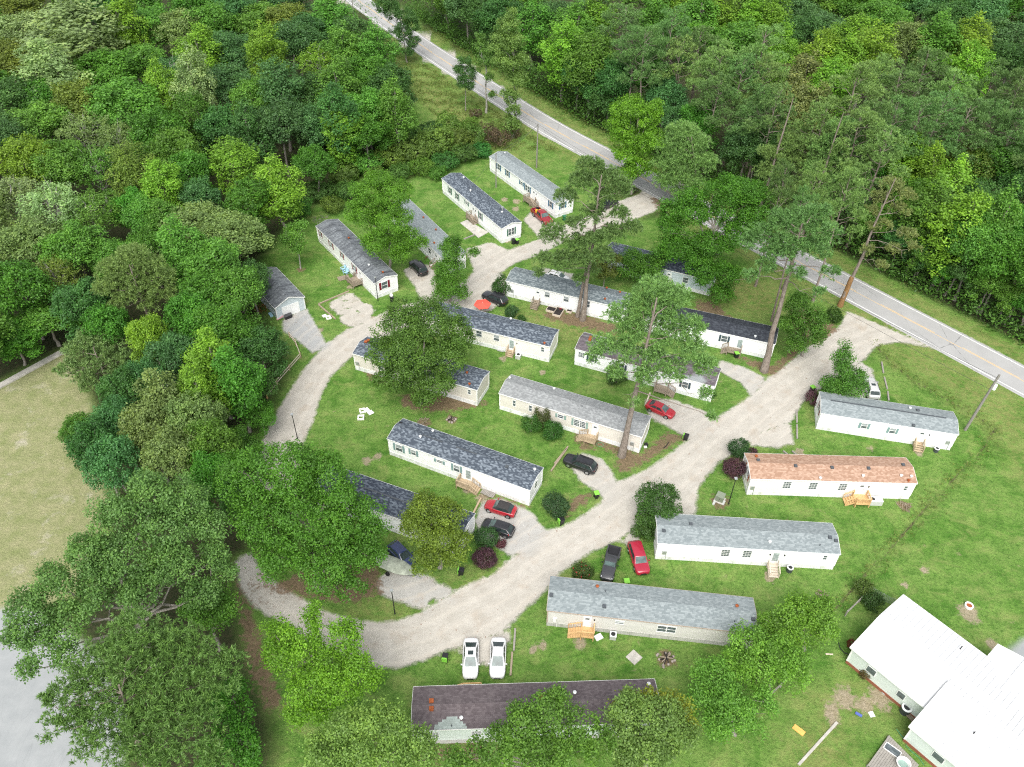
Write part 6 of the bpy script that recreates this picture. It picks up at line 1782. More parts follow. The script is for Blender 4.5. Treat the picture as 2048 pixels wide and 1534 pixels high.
S_('tall bright green hedge tree below the light grey roof', (1540, 1390), [(1500, 1290, 48), (1545, 1310, 48), (1465, 1320, 42), (1520, 1350, 52), (1575, 1350, 42), (1590, 1315, 30)], (.066, .135, .022), leaf=.24, hc=5.5, r0=.2)
S_('bushy green tree at the lower end of the hedge beside the lawn', (1470, 1470), [(1430, 1350, 40), (1450, 1400, 48), (1410, 1400, 36), (1480, 1440, 48), (1430, 1450, 42), (1530, 1405, 36), (1410, 1350, 28)], (.056, .120, .022), leaf=.24, hc=5, r0=.2)
S_('bright green full tree beside the public road above the twin pines', (1262, 388), [(1262, 220, 40), (1300, 240, 32), (1245, 260, 38), (1290, 285, 42), (1252, 310, 36), (1282, 335, 36), (1255, 350, 28), (1240, 225, 26), (1310, 215, 22)], (.056, .140, .014), r0=.3, leaf=.3)
S_('dark oak with yellowing tips shading the blue-roofed home', (1408, 578), [(1340, 455, 42), (1340, 500, 38), (1390, 515, 40), (1390, 430, 46), (1450, 420, 48), (1490, 390, 42), (1360, 500, 44), (1420, 490, 52), (1475, 470, 46), (1410, 545, 46), (1450, 550, 40), (1445, 590, 30), (1510, 430, 38), (1460, 380, 42), (1520, 470, 32), (1515, 385, 32), (1340, 425, 34), (1372, 412, 34), (1430, 385, 38), (1390, 400, 36), (1490, 450, 40)], (.034, .086, .011), r0=.4, leaf=.27, gap=.6)
S_('small dark tree in front of the blue-roofed home', (1282, 575), [(1265, 520, 30), (1295, 530, 32), (1320, 515, 25), (1245, 545, 22), (1310, 555, 24), (1280, 550, 24)], (.034, .090, .014), r0=.15, leaf=.25, gap=.6)
S_('small brownish tree behind the ridge of the white home with planters', (1206, 575), [(1195, 530, 22), (1215, 520, 20), (1225, 545, 20), (1205, 550, 16), (1230, 520, 14)], (.060, .085, .022), r0=.12, leaf=.25, gap=.45)
S_('dense dark tree at the foot of the tall pine by the entrance road', (1605, 712), [(1600, 625, 36), (1630, 640, 32), (1580, 650, 32), (1615, 670, 38), (1635, 675, 25), (1590, 690, 26), (1600, 600, 24)], (.036, .098, .018), r0=.2, leaf=.24)
S_('conical pear tree with glossy leaves beside the silver estate car', (1684, 800), [(1690, 690, 12), (1690, 715, 22), (1685, 745, 32), (1695, 765, 34), (1670, 775, 30), (1708, 782, 26), (1655, 785, 18), (1715, 750, 18)], (.036, .095, .018), 'pear_tree', r0=.16, leaf=.22, gap=.9)
S_('tall slender tree leaning over the public road, vine-clad at its foot', (1035, 262), [(1015, 55, 30), (1005, 90, 32), (1030, 85, 28), (1015, 130, 34), (1035, 160, 28), (1020, 195, 24), (1045, 120, 22), (1028, 225, 22), (1022, 250, 22), (1020, 30, 18)], (.066, .125, .038), r0=.22, leaf=.3, gap=.6)
S_('bare pale trunk with a thin leafy top beside the public road', (972, 226), [(965, 95, 20), (968, 125, 22), (978, 155, 12), (960, 75, 12), (985, 190, 9)], (.050, .100, .026), 'pale_trunk_tree', r0=.26, leaf=.3, gap=.3, bark='palebark')
S_('small lone tree on the verge in the middle of the public road bend', (931, 222), [(932, 125, 18), (938, 148, 24), (925, 162, 16), (940, 172, 14), (918, 140, 14)], 'dark', 'verge_tree', r0=.14, leaf=.25, gap=.6)
S_('dark columnar tree at the far bend of the public road', (815, 126), [(780, 25, 26), (805, 35, 28), (825, 50, 22), (800, 70, 26), (825, 85, 18), (815, 105, 14), (770, 5, 28)], 'dark', r0=.2, leaf=.27)
# pines that stand alone
PK = dict(kind='pine', bark='pinebark', flat=.55, name='pine_tree')
S_('twin-trunked pine with wide airy crown beside the white home with planters', (1165, 640), [(1180, 335, 32), (1215, 355, 34), (1160, 365, 30), (1245, 375, 26), (1130, 395, 26), (1205, 395, 32), (1240, 430, 26), (1185, 430, 30), (1150, 490, 28), (1190, 480, 26), (1105, 470, 30), (1150, 450, 24), (1225, 470, 30), (1085, 520, 22), (1125, 525, 28), (1165, 520, 26), (1205, 510, 26), (1075, 545, 14), (1265, 455, 22)], 'pine', r0=.42, top=(1.0, .6, 26.5), needle=.5, dens=1.3, **PK)
S_('second slimmer trunk of pine directly left of the twin-crowned pine', (1155, 633), [(1158, 560, 16), (1180, 540, 22), (1165, 480, 20)], 'pine', r0=.34, top=(1.2, .5, 15), dens=.8, **PK)
S_('broad pine with drooping boughs over the mottled dark roof', (1243, 912), [(1310, 585, 44), (1350, 600, 36), (1280, 610, 36), (1235, 635, 34), (1320, 635, 44), (1380, 655, 34), (1265, 665, 38), (1340, 680, 44), (1205, 690, 30), (1250, 705, 30), (1300, 720, 38), (1385, 705, 36), (1410, 735, 26), (1345, 745, 34), (1190, 715, 20), (1290, 755, 26), (1232, 745, 24), (1410, 790, 18), (1425, 835, 10), (1265, 805, 12)], (.064, .120, .042), r0=.48, top=(1.5, .5, 27), needle=.5, dens=1.25, **PK)
S_('tall pine with thick grey trunk beside the black-roofed white home', (1528, 742), [(1610, 440, 38), (1650, 465, 34), (1570, 455, 30), (1590, 490, 32), (1630, 500, 34), (1545, 500, 24), (1660, 545, 22), (1530, 535, 22), (1500, 550, 18), (1595, 545, 22), (1640, 590, 18), (1560, 430, 22), (1640, 425, 26), (1560, 445, 28), (1520, 465, 28), (1498, 485, 24), (1555, 485, 26), (1535, 512, 22), (1575, 510, 24)], 'pine', r0=.52, top=(-.4, .6, 27), needle=.5, dens=1.0, **PK)
p4 = S_('sparse tan pine with orange lower trunk beside the public road', (1680, 612), [(1785, 370, 26), (1765, 395, 24), (1810, 390, 24), (1745, 420, 18), (1800, 420, 22), (1770, 450, 18), (1815, 470, 22), (1735, 500, 16), (1790, 500, 18), (1745, 455, 16), (1830, 495, 14), (1765, 530, 14)], 'tan', r0=.36, top=(2.0, .6, 24), needle=.48, dens=.8, twigs=3, **PK)
MB().tube(wander((0, 0, 0), (.38, .11, 6.0), 5, .004), [.54, .44, .42, .41, .40, .36], 10).build('lower_trunk', M['orangebark'], p4, 60)
S_('left of two big pines leaning over the far verge behind the dark oak', (1512, 446), [(1590, 285, 36), (1560, 310, 34), (1540, 345, 34), (1600, 330, 34), (1570, 370, 32), (1525, 385, 26), (1610, 370, 26), (1535, 305, 24), (1550, 400, 22)], 'pinelight', r0=.36, top=(1.6, 1.0, 25), needle=.48, dens=1.2, **PK)
S_('right of two big pines leaning over the far verge behind the tall pine', (1600, 480), [(1650, 300, 38), (1690, 330, 38), (1640, 340, 38), (1680, 375, 36), (1720, 360, 28), (1630, 390, 32), (1660, 415, 28), (1700, 405, 24), (1610, 430, 24), (1640, 450, 22), (1735, 385, 18)], 'pinelight', r0=.36, top=(1.6, 1.0, 25), needle=.48, dens=1.2, **PK)
S_('round grey-green pine across from the bright roadside tree', (1400, 415), [(1365, 265, 36), (1395, 285, 32), (1335, 290, 34), (1370, 310, 42), (1330, 330, 32), (1410, 325, 30), (1330, 362, 26), (1390, 368, 28), (1362, 388, 22), (1365, 350, 36), (1340, 365, 24)], 'pinelight', r0=.32, needle=.46, dens=1.3, **PK)
S_('umbrella-crowned pine rising above the woods near the pale field', (318, 690), [(265, 515, 40), (300, 535, 34), (225, 540, 34), (330, 555, 26), (250, 560, 40), (290, 575, 34), (210, 580, 26), (340, 585, 24), (255, 595, 28), (300, 610, 22), (230, 615, 18)], 'pinelight', r0=.36, needle=.48, dens=1.25, **PK)
S_('ragged pine leaning over the pale field', (228, 790), [(185, 680, 34), (220, 690, 36), (150, 700, 26), (250, 715, 28), (195, 725, 36), (140, 735, 22), (165, 755, 26), (235, 745, 26), (270, 730, 18), (120, 745, 16), (285, 750, 14), (180, 770, 20)], (.066, .115, .046), r0=.3, needle=.46, dens=1.2, **PK)
S_('large pine covering the paved lot in the bottom left corner', (300, 1560), [(270, 1270, 52), (330, 1290, 55), (240, 1330, 60), (310, 1350, 65), (390, 1310, 55), (430, 1370, 50), (360, 1400, 62), (270, 1410, 62), (200, 1390, 48), (190, 1450, 45), (310, 1470, 62), (400, 1450, 52), (150, 1440, 30), (460, 1330, 36), (250, 1500, 45), (170, 1500, 30), (330, 1520, 45), (430, 1520, 40), (125, 1400, 34), (105, 1460, 26), (165, 1355, 36), (90, 1400, 18)], (.050, .108, .032), r0=.4, needle=.42, dens=1.5, hc=17, twigs=2, **PK)
S_('large grey-green oak spreading over the pale field and the lot', (310, 1330), [(300, 985, 60), (370, 1000, 55), (235, 1030, 55), (330, 1060, 65), (420, 1050, 50), (170, 1110, 55), (250, 1110, 65), (340, 1130, 62), (430, 1110, 40), (110, 1160, 52), (190, 1180, 60), (280, 1190, 60), (60, 1220, 52), (140, 1240, 55), (80, 1290, 45), (40, 1270, 40), (400, 1190, 45), (455, 1140, 24), (130, 1310, 32), (55, 1340, 26)], (.052, .114, .038), r0=.5, leaf=.25, hc=15, gap=.62)
S_('leafy green tree below the grey-green oak beside the leafy footpath', (440, 1300), [(420, 1190, 36), (445, 1215, 34), (400, 1230, 34), (435, 1245, 30), (380, 1210, 30)], 'mid', leaf=.25, hc=8, r0=.2)
S_('dark ivy-covered tree under the big pine beside the footpath', (480, 1480), [(440, 1410, 42), (480, 1430, 36), (460, 1470, 44), (495, 1490, 34), (430, 1510, 44), (500, 1525, 34), (470, 1380, 28)], 'deep', leaf=.26, hc=6, r0=.2)

# --- woods: each tree placed by where its crown stands in the photograph; crowns of a kind share their leaves
def lobe_round(g, R, H, n=11):
    L = [((0, 0, H * .66), np.array([R * .62, R * .62, R * .6]))]
    for k in range(n):
        a = 2.4 * k + g.uniform(-.4, .4); e = math.asin(min(1, (k + .5) / n * 1.25 - .28)); q = R * .60
        L.append(((q * math.cos(a) * math.cos(e), q * math.sin(a) * math.cos(e), H * .66 + q * 1.05 * math.sin(e)), np.full(3, R * g.uniform(.25, .37)) * (1, 1, .85)))
    for c_, r_ in list(L[1:]):
        for _ in range(6):
            a = unit(g.normal(size=3)); a[2] = abs(a[2]) * .9
            L.append((np.array(c_) + a * r_ * g.uniform(.75, 1.05), r_ * g.uniform(.3, .45) * (1.1, 1.1, .65)))
    for k in range(6):
        a = g.uniform(0, 6.28); L.append(((R * .75 * math.cos(a), R * .75 * math.sin(a), H * g.uniform(.42, .75)), np.full(3, R * g.uniform(.18, .3))))
    return [(np.array(c), r) for c, r in L]


def lobe_tall(g, R, H, n=13):
    L = []
    for k in range(n):
        f = k / (n - 1); z = H * (.34 + .58 * f); w = R * (.75 * math.sin(math.pi * (.22 + .74 * f)) ** .8)
        a = 2.4 * k + g.uniform(-.3, .3); q = w * .5
        L.append((np.array((q * math.cos(a), q * math.sin(a), z)), np.array([w * .72, w * .72, R * .55]) * g.uniform(.8, 1.15)))
    for k in range(8):
        a = g.uniform(0, 6.28); f = g.uniform(.1, .95); w = R * .85 * math.sin(math.pi * (.2 + .74 * f)); L.append((np.array((w * math.cos(a), w * math.sin(a), H * (.34 + .6 * f))), np.full(3, R * g.uniform(.2, .32))))
    return L


def lobe_pine(g, R, H, n=17):
    L = []
    for k in range(n):
        f = k / (n - 1); z = H * (.60 + .39 * f); q = R * (.85 - .62 * f ** 1.6) * g.uniform(.65, 1.1)
        a = 2.4 * k + g.uniform(-.5, .5); r = R * g.uniform(.30, .46) * (1 - .25 * f)
        L.append((np.array((q * math.cos(a), q * math.sin(a), z)), np.array([r, r, r * .55])))
    return L


KIND = {}
for i in range(6):
    g = np.random.default_rng(100 + i); lb = lobe_round(g, 5.2, 16.0)
    KIND['round%d' % i] = (broad_crown('broadleaf_crown', lb, .36, .95, 20 + i, .55, .7), trunk_mesh('broadleaf_trunk', (g.normal() * .5, g.normal() * .5, 11.5), .26, [(.55 + .03 * k, lb[k][0], .1) for k in range(1, 11)], M['bark']), 5.2, 16.0, .64)
for i in range(5):
    g = np.random.default_rng(200 + i); lb = lobe_tall(g, 4.4, 19.0)
    KIND['tall%d' % i] = (broad_crown('tall_crown', lb, .36, .9, 40 + i, .55, .7), trunk_mesh('tall_trunk', (g.normal() * .4, g.normal() * .4, 16.5), .24, [(.3 + .05 * k, lb[k][0], .08) for k in range(1, 13)], M['bark']), 4.4, 19.0, .64)
for i in range(5):
    g = np.random.default_rng(300 + i); lb = lobe_pine(g, 5.0, 23.0)
    KIND['pine%d' % i] = (pine_crown('pine_crown', lb, 60 + i, 1.15, .46), trunk_mesh('pine_trunk', (g.normal() * .5, g.normal() * .5, 22.5), .27, [(.52 + .026 * k, lb[k][0], .075) for k in range(len(lb))], M['pinebark'], rtop=.22, twigs=1, bend=.004), 5.0, 23.0, .80)
for i in range(2):       # trees wrapped in vines down to the ground
    g = np.random.default_rng(400 + i); H0 = 15.0
    lb = [(np.array((g.normal() * .4, g.normal() * .4, 1.2 + k * 1.3)), np.array([1, 1, 1.1]) * (1.5 + .5 * math.sin(k * 1.7) + (.9 if k in (8, 9) else 0)) * (1 if k < 10 else .65)) for k in range(11)]
    KIND['vine%d' % i] = (broad_crown('vine_crown', lb, .30, 1.0, 70 + i, .4, .9), trunk_mesh('vine_trunk', (.2, 0, 14), .25, [(.6, (1, .5, 11), .08)], M['bark']), 2.6, H0, .62)
for i in range(2):       # thin wispy crowns with visible pale limbs
    g = np.random.default_rng(500 + i); lb = lobe_round(g, 5.2, 16.0, 12)
    KIND['wispy%d' % i] = (broad_crown('wispy_crown', lb, .30, .42, 80 + i, .5, .25), trunk_mesh('wispy_trunk', (0, .4, 13), .25, [(.4 + .04 * k, lb[k][0] * (1, 1, 1.06), .12) for k in range(1, 13)], M['palebark'], twigs=3), 5.2, 16.0, .66)

WORDS = {'mid': 'green', 'dark': 'dark green', 'bluish': 'bluish green', 'bright': 'bright green', 'lime': 'yellow-green', 'pale': 'silvery pale', 'grey': 'grey-green', 'olive': 'olive green', 'pine': 'dark', 'pinelight': 'grey-green', 'tan': 'tan', 'deep': 'deep green'}
KNAME = {'round': ('broadleaf_tree', 'round broadleaf tree'), 'tall': ('broadleaf_tree', 'tall broadleaf tree'), 'pine': ('pine_tree', 'pine'), 'vine': ('vine_covered_tree', 'vine-covered tree'), 'wispy': ('wispy_tree', 'thin wispy tree')}
W = []   # (px, py, radius px, kind, tone, height factor)
def wl_(s):
    for row in s.strip().split(';'):
        q = row.split()
        if len(q) >= 5: W.append((float(q[0]), float(q[1]), float(q[2]), q[3], q[4], float(q[5]) if len(q) > 5 else 1.0))
# woods left of the public road
wl_('''150 70 95 tall pale 1.15; 45 70 45 round pale; 25 20 48 round olive; 250 55 45 tall bright; 310 55 48 round mid; 365 60 50 round grey; 215 20 42 round dark; 420 50 48 round mid; 470 30 48 round bluish;
525 45 45 round mid; 575 50 45 round olive; 620 70 42 round bluish; 660 40 48 tall mid; 690 110 40 tall mid; 25 130 48 round olive; 105 150 62 tall pale; 215 150 62 round deep; 290 130 42 round mid; 340 150 38 wispy bluish;
405 110 44 tall bright; 465 105 44 round bluish; 535 110 42 tall lime; 590 90 46 round bluish; 640 130 45 wispy bright; 710 85 46 tall dark; 750 110 44 tall mid; 30 205 52 round dark; 95 205 50 round deep; 160 215 44 round olive;
250 215 62 round mid; 325 180 34 tall bright; 393 170 36 tall pale 1.1; 400 250 26 vine deep 1.2; 455 175 48 round bluish; 510 205 44 round mid; 560 185 44 tall bluish; 610 195 50 round dark; 680 180 46 tall mid; 725 160 50 round deep; 775 175 44 round dark;
85 255 55 round mid; 170 270 52 wispy grey; 235 285 40 wispy grey; 20 280 46 round bluish; 265 345 48 tall olive .9; 320 270 48 round deep; 350 310 44 round mid; 440 260 44 round dark; 500 265 48 tall dark; 560 255 50 round bluish; 620 255 48 round bluish; 675 235 46 tall dark; 735 225 48 round mid; 790 215 38 tall mid;
60 330 50 round lime; 130 335 50 round mid; 195 340 45 wispy mid; 30 400 46 wispy pale; 110 420 60 wispy pale; 190 430 52 wispy mid; 330 380 42 tall bright .85; 380 350 42 round deep; 400 400 36 round bluish .8; 475 350 36 vine bright 1.2; 500 420 30 vine deep; 555 375 46 tall lime .9; 625 330 38 round deep .7; 690 280 34 vine bright; 645 255 30 vine deep; 730 275 44 round deep .8;
60 490 58 round grey; 150 500 55 round mid; 115 560 48 wispy olive; 40 580 55 round deep; 95 640 55 round mid; 25 680 50 round deep; 170 610 50 round dark; 215 660 44 round deep; 400 460 70 round grey; 470 480 66 round grey; 430 530 60 round mid; 360 500 45 tall mid; 500 560 36 round dark .8;
420 600 60 round deep; 480 590 52 round mid; 380 640 50 round deep; 450 660 54 round deep; 520 700 46 round dark .8; 350 720 48 round bluish; 300 680 40 round lime; 430 730 50 tall bright; 470 760 54 tall deep; 400 790 48 tall bright; 500 770 44 round dark .8; 520 830 34 round deep .6;
330 810 58 tall grey; 390 850 60 round grey; 300 870 58 round grey; 420 900 52 round mid; 350 920 55 round grey; 240 850 44 round bluish; 190 900 46 round dark; 160 860 36 round deep; 230 930 50 round bluish; 470 890 42 round deep .8; 430 960 44 round deep; 480 1000 36 round dark; 250 790 40 round dark; 290 770 36 round bluish; 300 440 44 round mid .9; 270 420 40 round deep .85; 300 500 40 round deep .8; 235 520 40 round mid .85; 330 450 36 tall mid .8; 270 8 44 round mid; 390 0 44 round deep; 440 -5 44 round mid; 560 -5 44 round bluish; 160 -15 46 round mid''')
W_SPLIT = len(W)
# woods beyond the public road
wl_('''870 25 40 round bluish; 915 40 42 round dark; 960 35 40 tall dark; 885 75 30 round dark .7; 935 85 26 round dark .7; 1065 50 44 tall mid; 1110 40 44 round bluish; 1150 60 44 tall mid; 1095 110 46 tall bright; 1140 140 48 tall mid; 1085 170 38 round dark .8; 1110 205 34 round dark .7; 1150 215 34 round dark .7; 1180 110 46 tall deep; 1195 40 42 tall bright; 1195 180 44 round dark; 1180 250 26 round dark .5; 1215 240 34 round dark .7;
1240 55 50 pine pine; 1275 110 44 pine pine; 1225 115 40 pine pine; 1310 40 44 tall mid; 1345 70 42 pine pine 1.1; 1300 160 44 round deep; 1330 200 40 round bluish; 1360 120 46 pine pinelight; 1400 40 46 tall mid; 1440 30 44 tall bright; 1400 100 46 pine pine; 1435 140 50 pine pinelight; 1480 90 46 round mid; 1500 45 44 tall bright; 1545 40 42 tall bright; 1530 100 44 pine pinelight; 1585 25 42 round bluish; 1600 70 44 round dark; 1640 60 46 round bluish;
1480 160 50 pine pine; 1530 165 46 pine pinelight; 1420 200 46 pine pine; 1390 250 40 round deep; 1460 250 44 pine pine; 1510 240 48 pine pine; 1560 110 36 tall bright; 1610 165 46 tall tan; 1580 215 42 tall tan; 1630 230 38 tall tan .9; 1650 120 44 tall lime; 1700 80 46 tall bright; 1690 130 44 tall bright; 1740 110 46 tall bright; 1760 45 46 round mid; 1660 180 44 tall bright; 1720 180 50 pine pinelight; 1770 160 50 pine pinelight; 1820 90 44 round grey; 1800 190 50 pine pine; 1850 150 44 pine pine; 1870 85 44 tall mid; 1900 40 46 round dark; 1940 90 44 tall lime; 1960 30 44 round bluish; 1990 80 44 round bluish; 2020 130 44 round dark; 1940 140 42 tall bright; 1900 190 46 pine pinelight; 1980 180 44 pine pine; 2030 200 46 pine pine;
1350 250 36 round bluish; 1430 320 42 round dark; 1480 300 44 round bluish; 1540 300 48 pine pinelight; 1580 330 46 pine pinelight; 1630 320 52 pine pinelight; 1670 350 50 pine pinelight; 1690 290 42 pine pine; 1740 260 48 pine pine; 1790 250 46 pine pine; 1840 250 46 pine pine; 1730 330 40 round deep; 1690 400 44 pine pinelight; 1620 390 44 pine pinelight; 1560 380 38 pine pine; 1880 240 46 pine pine; 1930 250 46 pine pine; 1980 250 48 pine pine; 2030 270 46 pine pine; 1770 320 44 round deep; 1820 330 42 tall lime; 1850 360 44 tall bright; 1900 320 46 round olive; 1950 340 46 round olive; 2000 340 48 round deep; 2040 370 44 round dark;
1900 390 42 tall lime; 1860 430 54 tall mid; 1905 460 52 tall bright; 1820 400 38 round deep; 1950 420 46 round dark; 1990 450 50 tall mid; 2030 460 46 round deep; 1950 500 46 round mid; 1880 520 42 round mid; 2000 530 48 round deep; 2040 560 44 round deep; 1840 500 34 round dark .7; 1910 560 34 round dark .6; 1960 580 36 round mid .6; 1500 350 34 round dark; 1450 370 34 round dark; 1510 300 34 round dark; 1660 440 34 round dark .7; 1720 460 36 round deep .7; 1760 500 32 round dark .6; 1800 540 32 round mid .6; 1840 570 30 round deep .5; 2020 640 34 round deep .5; 1970 630 30 round mid .5; 1600 440 36 pine pine; 1600 -12 44 round mid; 1660 0 44 tall mid; 1700 15 44 round deep; 1790 0 46 round mid; 1850 10 46 round bluish; 1990 -10 46 round mid; 2045 20 46 round deep; 1930 -15 46 tall mid; 840 -15 40 tall mid; 1500 -15 46 tall mid; 1440 -20 46 round mid; 1260 -20 44 round mid''')
# beyond the frame, so the woods go on when seen from a step aside
wl_('''-50 60 60 round mid; -60 180 60 round deep; -60 300 60 round mid; -60 430 60 round grey; -70 560 60 round deep; -70 680 60 round mid; 100 -30 50 round mid; 300 -25 50 round dark; 480 -30 50 round mid; 600 -25 46 round bluish; 900 -30 46 round dark; 1050 -25 46 tall mid; 1200 -25 46 pine pine; 1350 -25 46 tall bright; 1550 -25 46 round mid; 1750 -25 46 tall bright; 1950 -25 46 round dark; 2100 60 50 round dark; 2110 180 50 pine pine; 2110 300 50 pine pine; 2110 420 50 round deep; 2110 540 50 round mid; 2100 640 44 round deep''')
_groups = {}
info = []
for i, (px, py, rp, kd, tn, hf) in enumerate(W):
    vs = [k for k in KIND if k.startswith(kd)]
    vk = vs[rng.integers(len(vs))]
    cm, tm, R0, H0, cf = KIND[vk]
    hgt = {'round': 16.5, 'tall': 19.5, 'pine': 24, 'vine': 13, 'wispy': 15}[kd] * hf * rng.uniform(.93, 1.07)
    if i < W_SPLIT and py > 440: hgt *= .86
    c = gp(px, py, hgt * cf)
    for _ in range(14):      # no tree stands on the road, the field or the lot
        q1 = c[None, :2]
        if min(sdf(q1, FIELD)[0], sdf(q1, LOT)[0], sdf(q1, ROAD)[0] - 1, sdf(q1, LOOP)[0] - 1) > 1.0 or hgt < 6: break
        hgt *= .9; c = gp(px, py, hgt * cf)
    dh_ = linedist(c[None, :2], HWY)[0]
    if i >= W_SPLIT and 0 < dh_ + 6 and dh_ < 11.5:
        k_ = np.argmin(np.hypot(*(HL - c[:2]).T)); c[:2] += HN[k_] * (11.5 - dh_)
    dist = np.linalg.norm(c - np.array([0, 0, CAMH]))
    r = rp / FPX * dist * 1.06
    far = 'near' if dist < 150 else 'far'
    side = 'left woods' if i < W_SPLIT else 'roadside woods'
    row = ('along the top of' if py < 90 else 'in the upper' if py < 210 else 'in the middle of' if py < 360 else 'in the lower' if py < 560 else 'at the foot of')
    if row.startswith('in the upper') or row.startswith('in the lower'): ph = row + ' ' + side
    else: ph = row + ' the ' + side
    key = (WORDS[tn] + ' ' + KNAME[kd][1], ph)
    if px < -10 or px > 2058 or py < -5: key = (key[0], 'beyond the edge of the ' + side)
    _groups.setdefault(key, []).append(i)
    info.append((vk, c, r, hgt, R0, H0, kd, tn, side))
ORD = ['leftmost', 'second from the left', 'third from the left', 'fourth from the left', 'fifth from the left', 'sixth from the left', 'seventh from the left', 'eighth from the left', 'ninth from the left', 'tenth from the left', 'eleventh from the left', 'twelfth from the left']
LAB = {}
for (w, ph), ids in _groups.items():
    ids = sorted(ids, key=lambda i: W[i][0])
    for k, i in enumerate(ids):
        LAB[i] = w + ' ' + ph if len(ids) == 1 else w + ' ' + ph + ', ' + (ORD[k] if k < len(ids) - 1 or len(ids) < 3 else 'rightmost')
for i, (vk, c, r, hgt, R0, H0, kd, tn, side) in enumerate(info):
    cm, tm = KIND[vk][:2]
    base = TONE[tn]; j = rng.uniform(.9, 1.1)
    tree(KNAME[kd][0], LAB[i], (c[0], c[1], 0), cm, tm, tuple(x * j for x in base), 'trees of the ' + side, 'tree', rng.uniform(0, 6.28), (r / R0 * rng.uniform(.9, 1.12), r / R0 * rng.uniform(.9, 1.12), hgt / H0))

# --- shrubs
def bush(label, px, py, rpx, tone, name='shrub', leaf=.17, dens=1.0, tall=1.0, n=6, group=None, gap=.9):
    p0 = gp(px, py); dist = np.linalg.norm(p0 - np.array([0, 0, CAMH])); R = rpx / FPX * dist; h = R * 1.0 * tall
    p = gp(px, py, h)
    B = np.array([p[0], p[1], 0])
    lobes = [(np.array((0, 0, h * .9)), np.array([R * .78, R * .78, h * .85]))]
    for k in range(n):
        a = 2.4 * k + random.uniform(-.4, .4); q = R * .55
        lobes.append((np.array((q * math.cos(a), q * math.sin(a), h * random.uniform(.55, 1.25))), np.array([1, 1, tall]) * R * random.uniform(.36, .5)))
    lobes = [(c, np.minimum(r, [9, 9, max(.3, c[2] + .02)])) for c, r in lobes]
    th = thing(name, label, 'shrub' if name != 'crape_myrtle' else 'small tree', tuple(B), 0, group)
    sd = random.randint(0, 9999)
    link('foliage', broad_crown('foliage', lobes, leaf, dens, sd, R * .28 if R < 1 else .3, gap, 8, .5), th, TONE[tone] if isinstance(tone, str) else tone)
    mb = MB()
    for k in range(5):
        a = 1.26 * k; mb.tube(wander((.05 * math.cos(a), .05 * math.sin(a), 0), (R * .5 * math.cos(a), R * .5 * math.sin(a), h * 1.2), 3, .05), [.05, .04, .03, .01], 5, cap=False)
    mb.build('stem', M['bark'], th)
    return th
bush('large purple-leaved bush at the corner by the black hatchback', 969, 1116, 25, 'purple', 'purple_shrub', .15)
bush('small purple-red bush behind the dark green shrub by the hatchback', 1003, 1087, 11, (.11, .04, .05), 'purple_shrub', .15)
bush('purple bush at the left end of the orange roof', 1470, 934, 22, 'purple', 'purple_shrub', .15)
bush('small purple bush behind the orange roof corner', 1505, 903, 9, (.09, .04, .05), 'purple_shrub', .15)
bush('purple bush at the left end of the grey-roofed home by the pear tree', 1626, 796, 15, 'purple', 'purple_shrub', .15)
bush('dark spiky shrub between the hatchback and the purple bush', 972, 1076, 25, (.040, .092, .026), 'crape_myrtle', .17, tall=1.15, gap=.6)
bush('rounded dark shrub on the mulched island by the open bin', 1112, 1008, 26, (.038, .088, .030), 'crape_myrtle', .17, tall=1.2, gap=.6)
bush('dark shrub at the road end of the orange roof', 1479, 897, 20, (.036, .085, .026), 'crape_myrtle', .17, tall=1.1, gap=.6)
bush('tall bright shrub at the left end of the white home below the road', 1318, 1004, 42, (.056, .130, .022), 'shrub', .2, tall=1.3, n=9)
bush('low bright shrub in front of the left end of the light grey roof', 1292, 1052, 26, (.058, .132, .022), 'shrub', .2, tall=1.1)
bush('upright reddish-tipped shrub against the beige wall with sage shutters', 1085, 832, 17, (.072, .092, .026), 'crape_myrtle', .17, tall=1.7, gap=.5)
bush('glossy green bush left in front of the beige home', 1062, 848, 21, (.050, .130, .020), 'shrub', .17)
bush('glossy green bush right in front of the beige home', 1105, 860, 22, (.042, .125, .018), 'shrub', .17)
bush('dark green bush at the left end of the white home near the coral umbrella', 1003, 568, 19, (.038, .105, .018), 'shrub', .2, tall=1.3)
bush('dark bush behind the slate blue roof of the cream home', 1024, 622, 15, (.036, .085, .026), 'shrub', .17, tall=.9)
bush('low hedge behind the slate blue roof of the cream home', 1043, 636, 10, (.040, .105, .018), 'shrub', .17, tall=.7)
bush('red-flowering shrub on the bank left of the charcoal pickup', 1166, 1140, 22, (.056, .110, .022), 'flowering_shrub', .17, tall=.8, gap=.7)
bush('bushy shrub under the pine at the wall of the mottled-roof home', 1233, 752, 20, (.044, .105, .020), 'shrub', .18, gap=.6)
bush('small green shrub near the right end of the mottled-roof home', 1421, 787, 12, (.042, .115, .018), 'shrub', .18)
bush('small orange-red shrub at the left corner of the metal-roofed house', 1704, 1287, 8, (.16, .055, .02), 'shrub', .13)
bush('leafy red-green shrub under the eave of the metal-roofed house', 1733, 1345, 11, (.085, .070, .025), 'shrub', .13, gap=.5)
bush('dark green shrub at the foot of the orange-trunked pine', 1668, 628, 16, (.040, .110, .014), 'shrub', .2)
bush('weedy green bush at the ditch end above the white metal roof', 1728, 1172, 18, (.075, .130, .024), 'shrub', .18, gap=.6)
bush('dark leafy shrub by the upper left corner of the metal-roofed house', 1745, 1200, 20, (.040, .098, .020), 'shrub', .18, tall=.8)
bush('bushy plant in front of the hidden beige home end', 945, 1000, 1, 'dark') if False else None
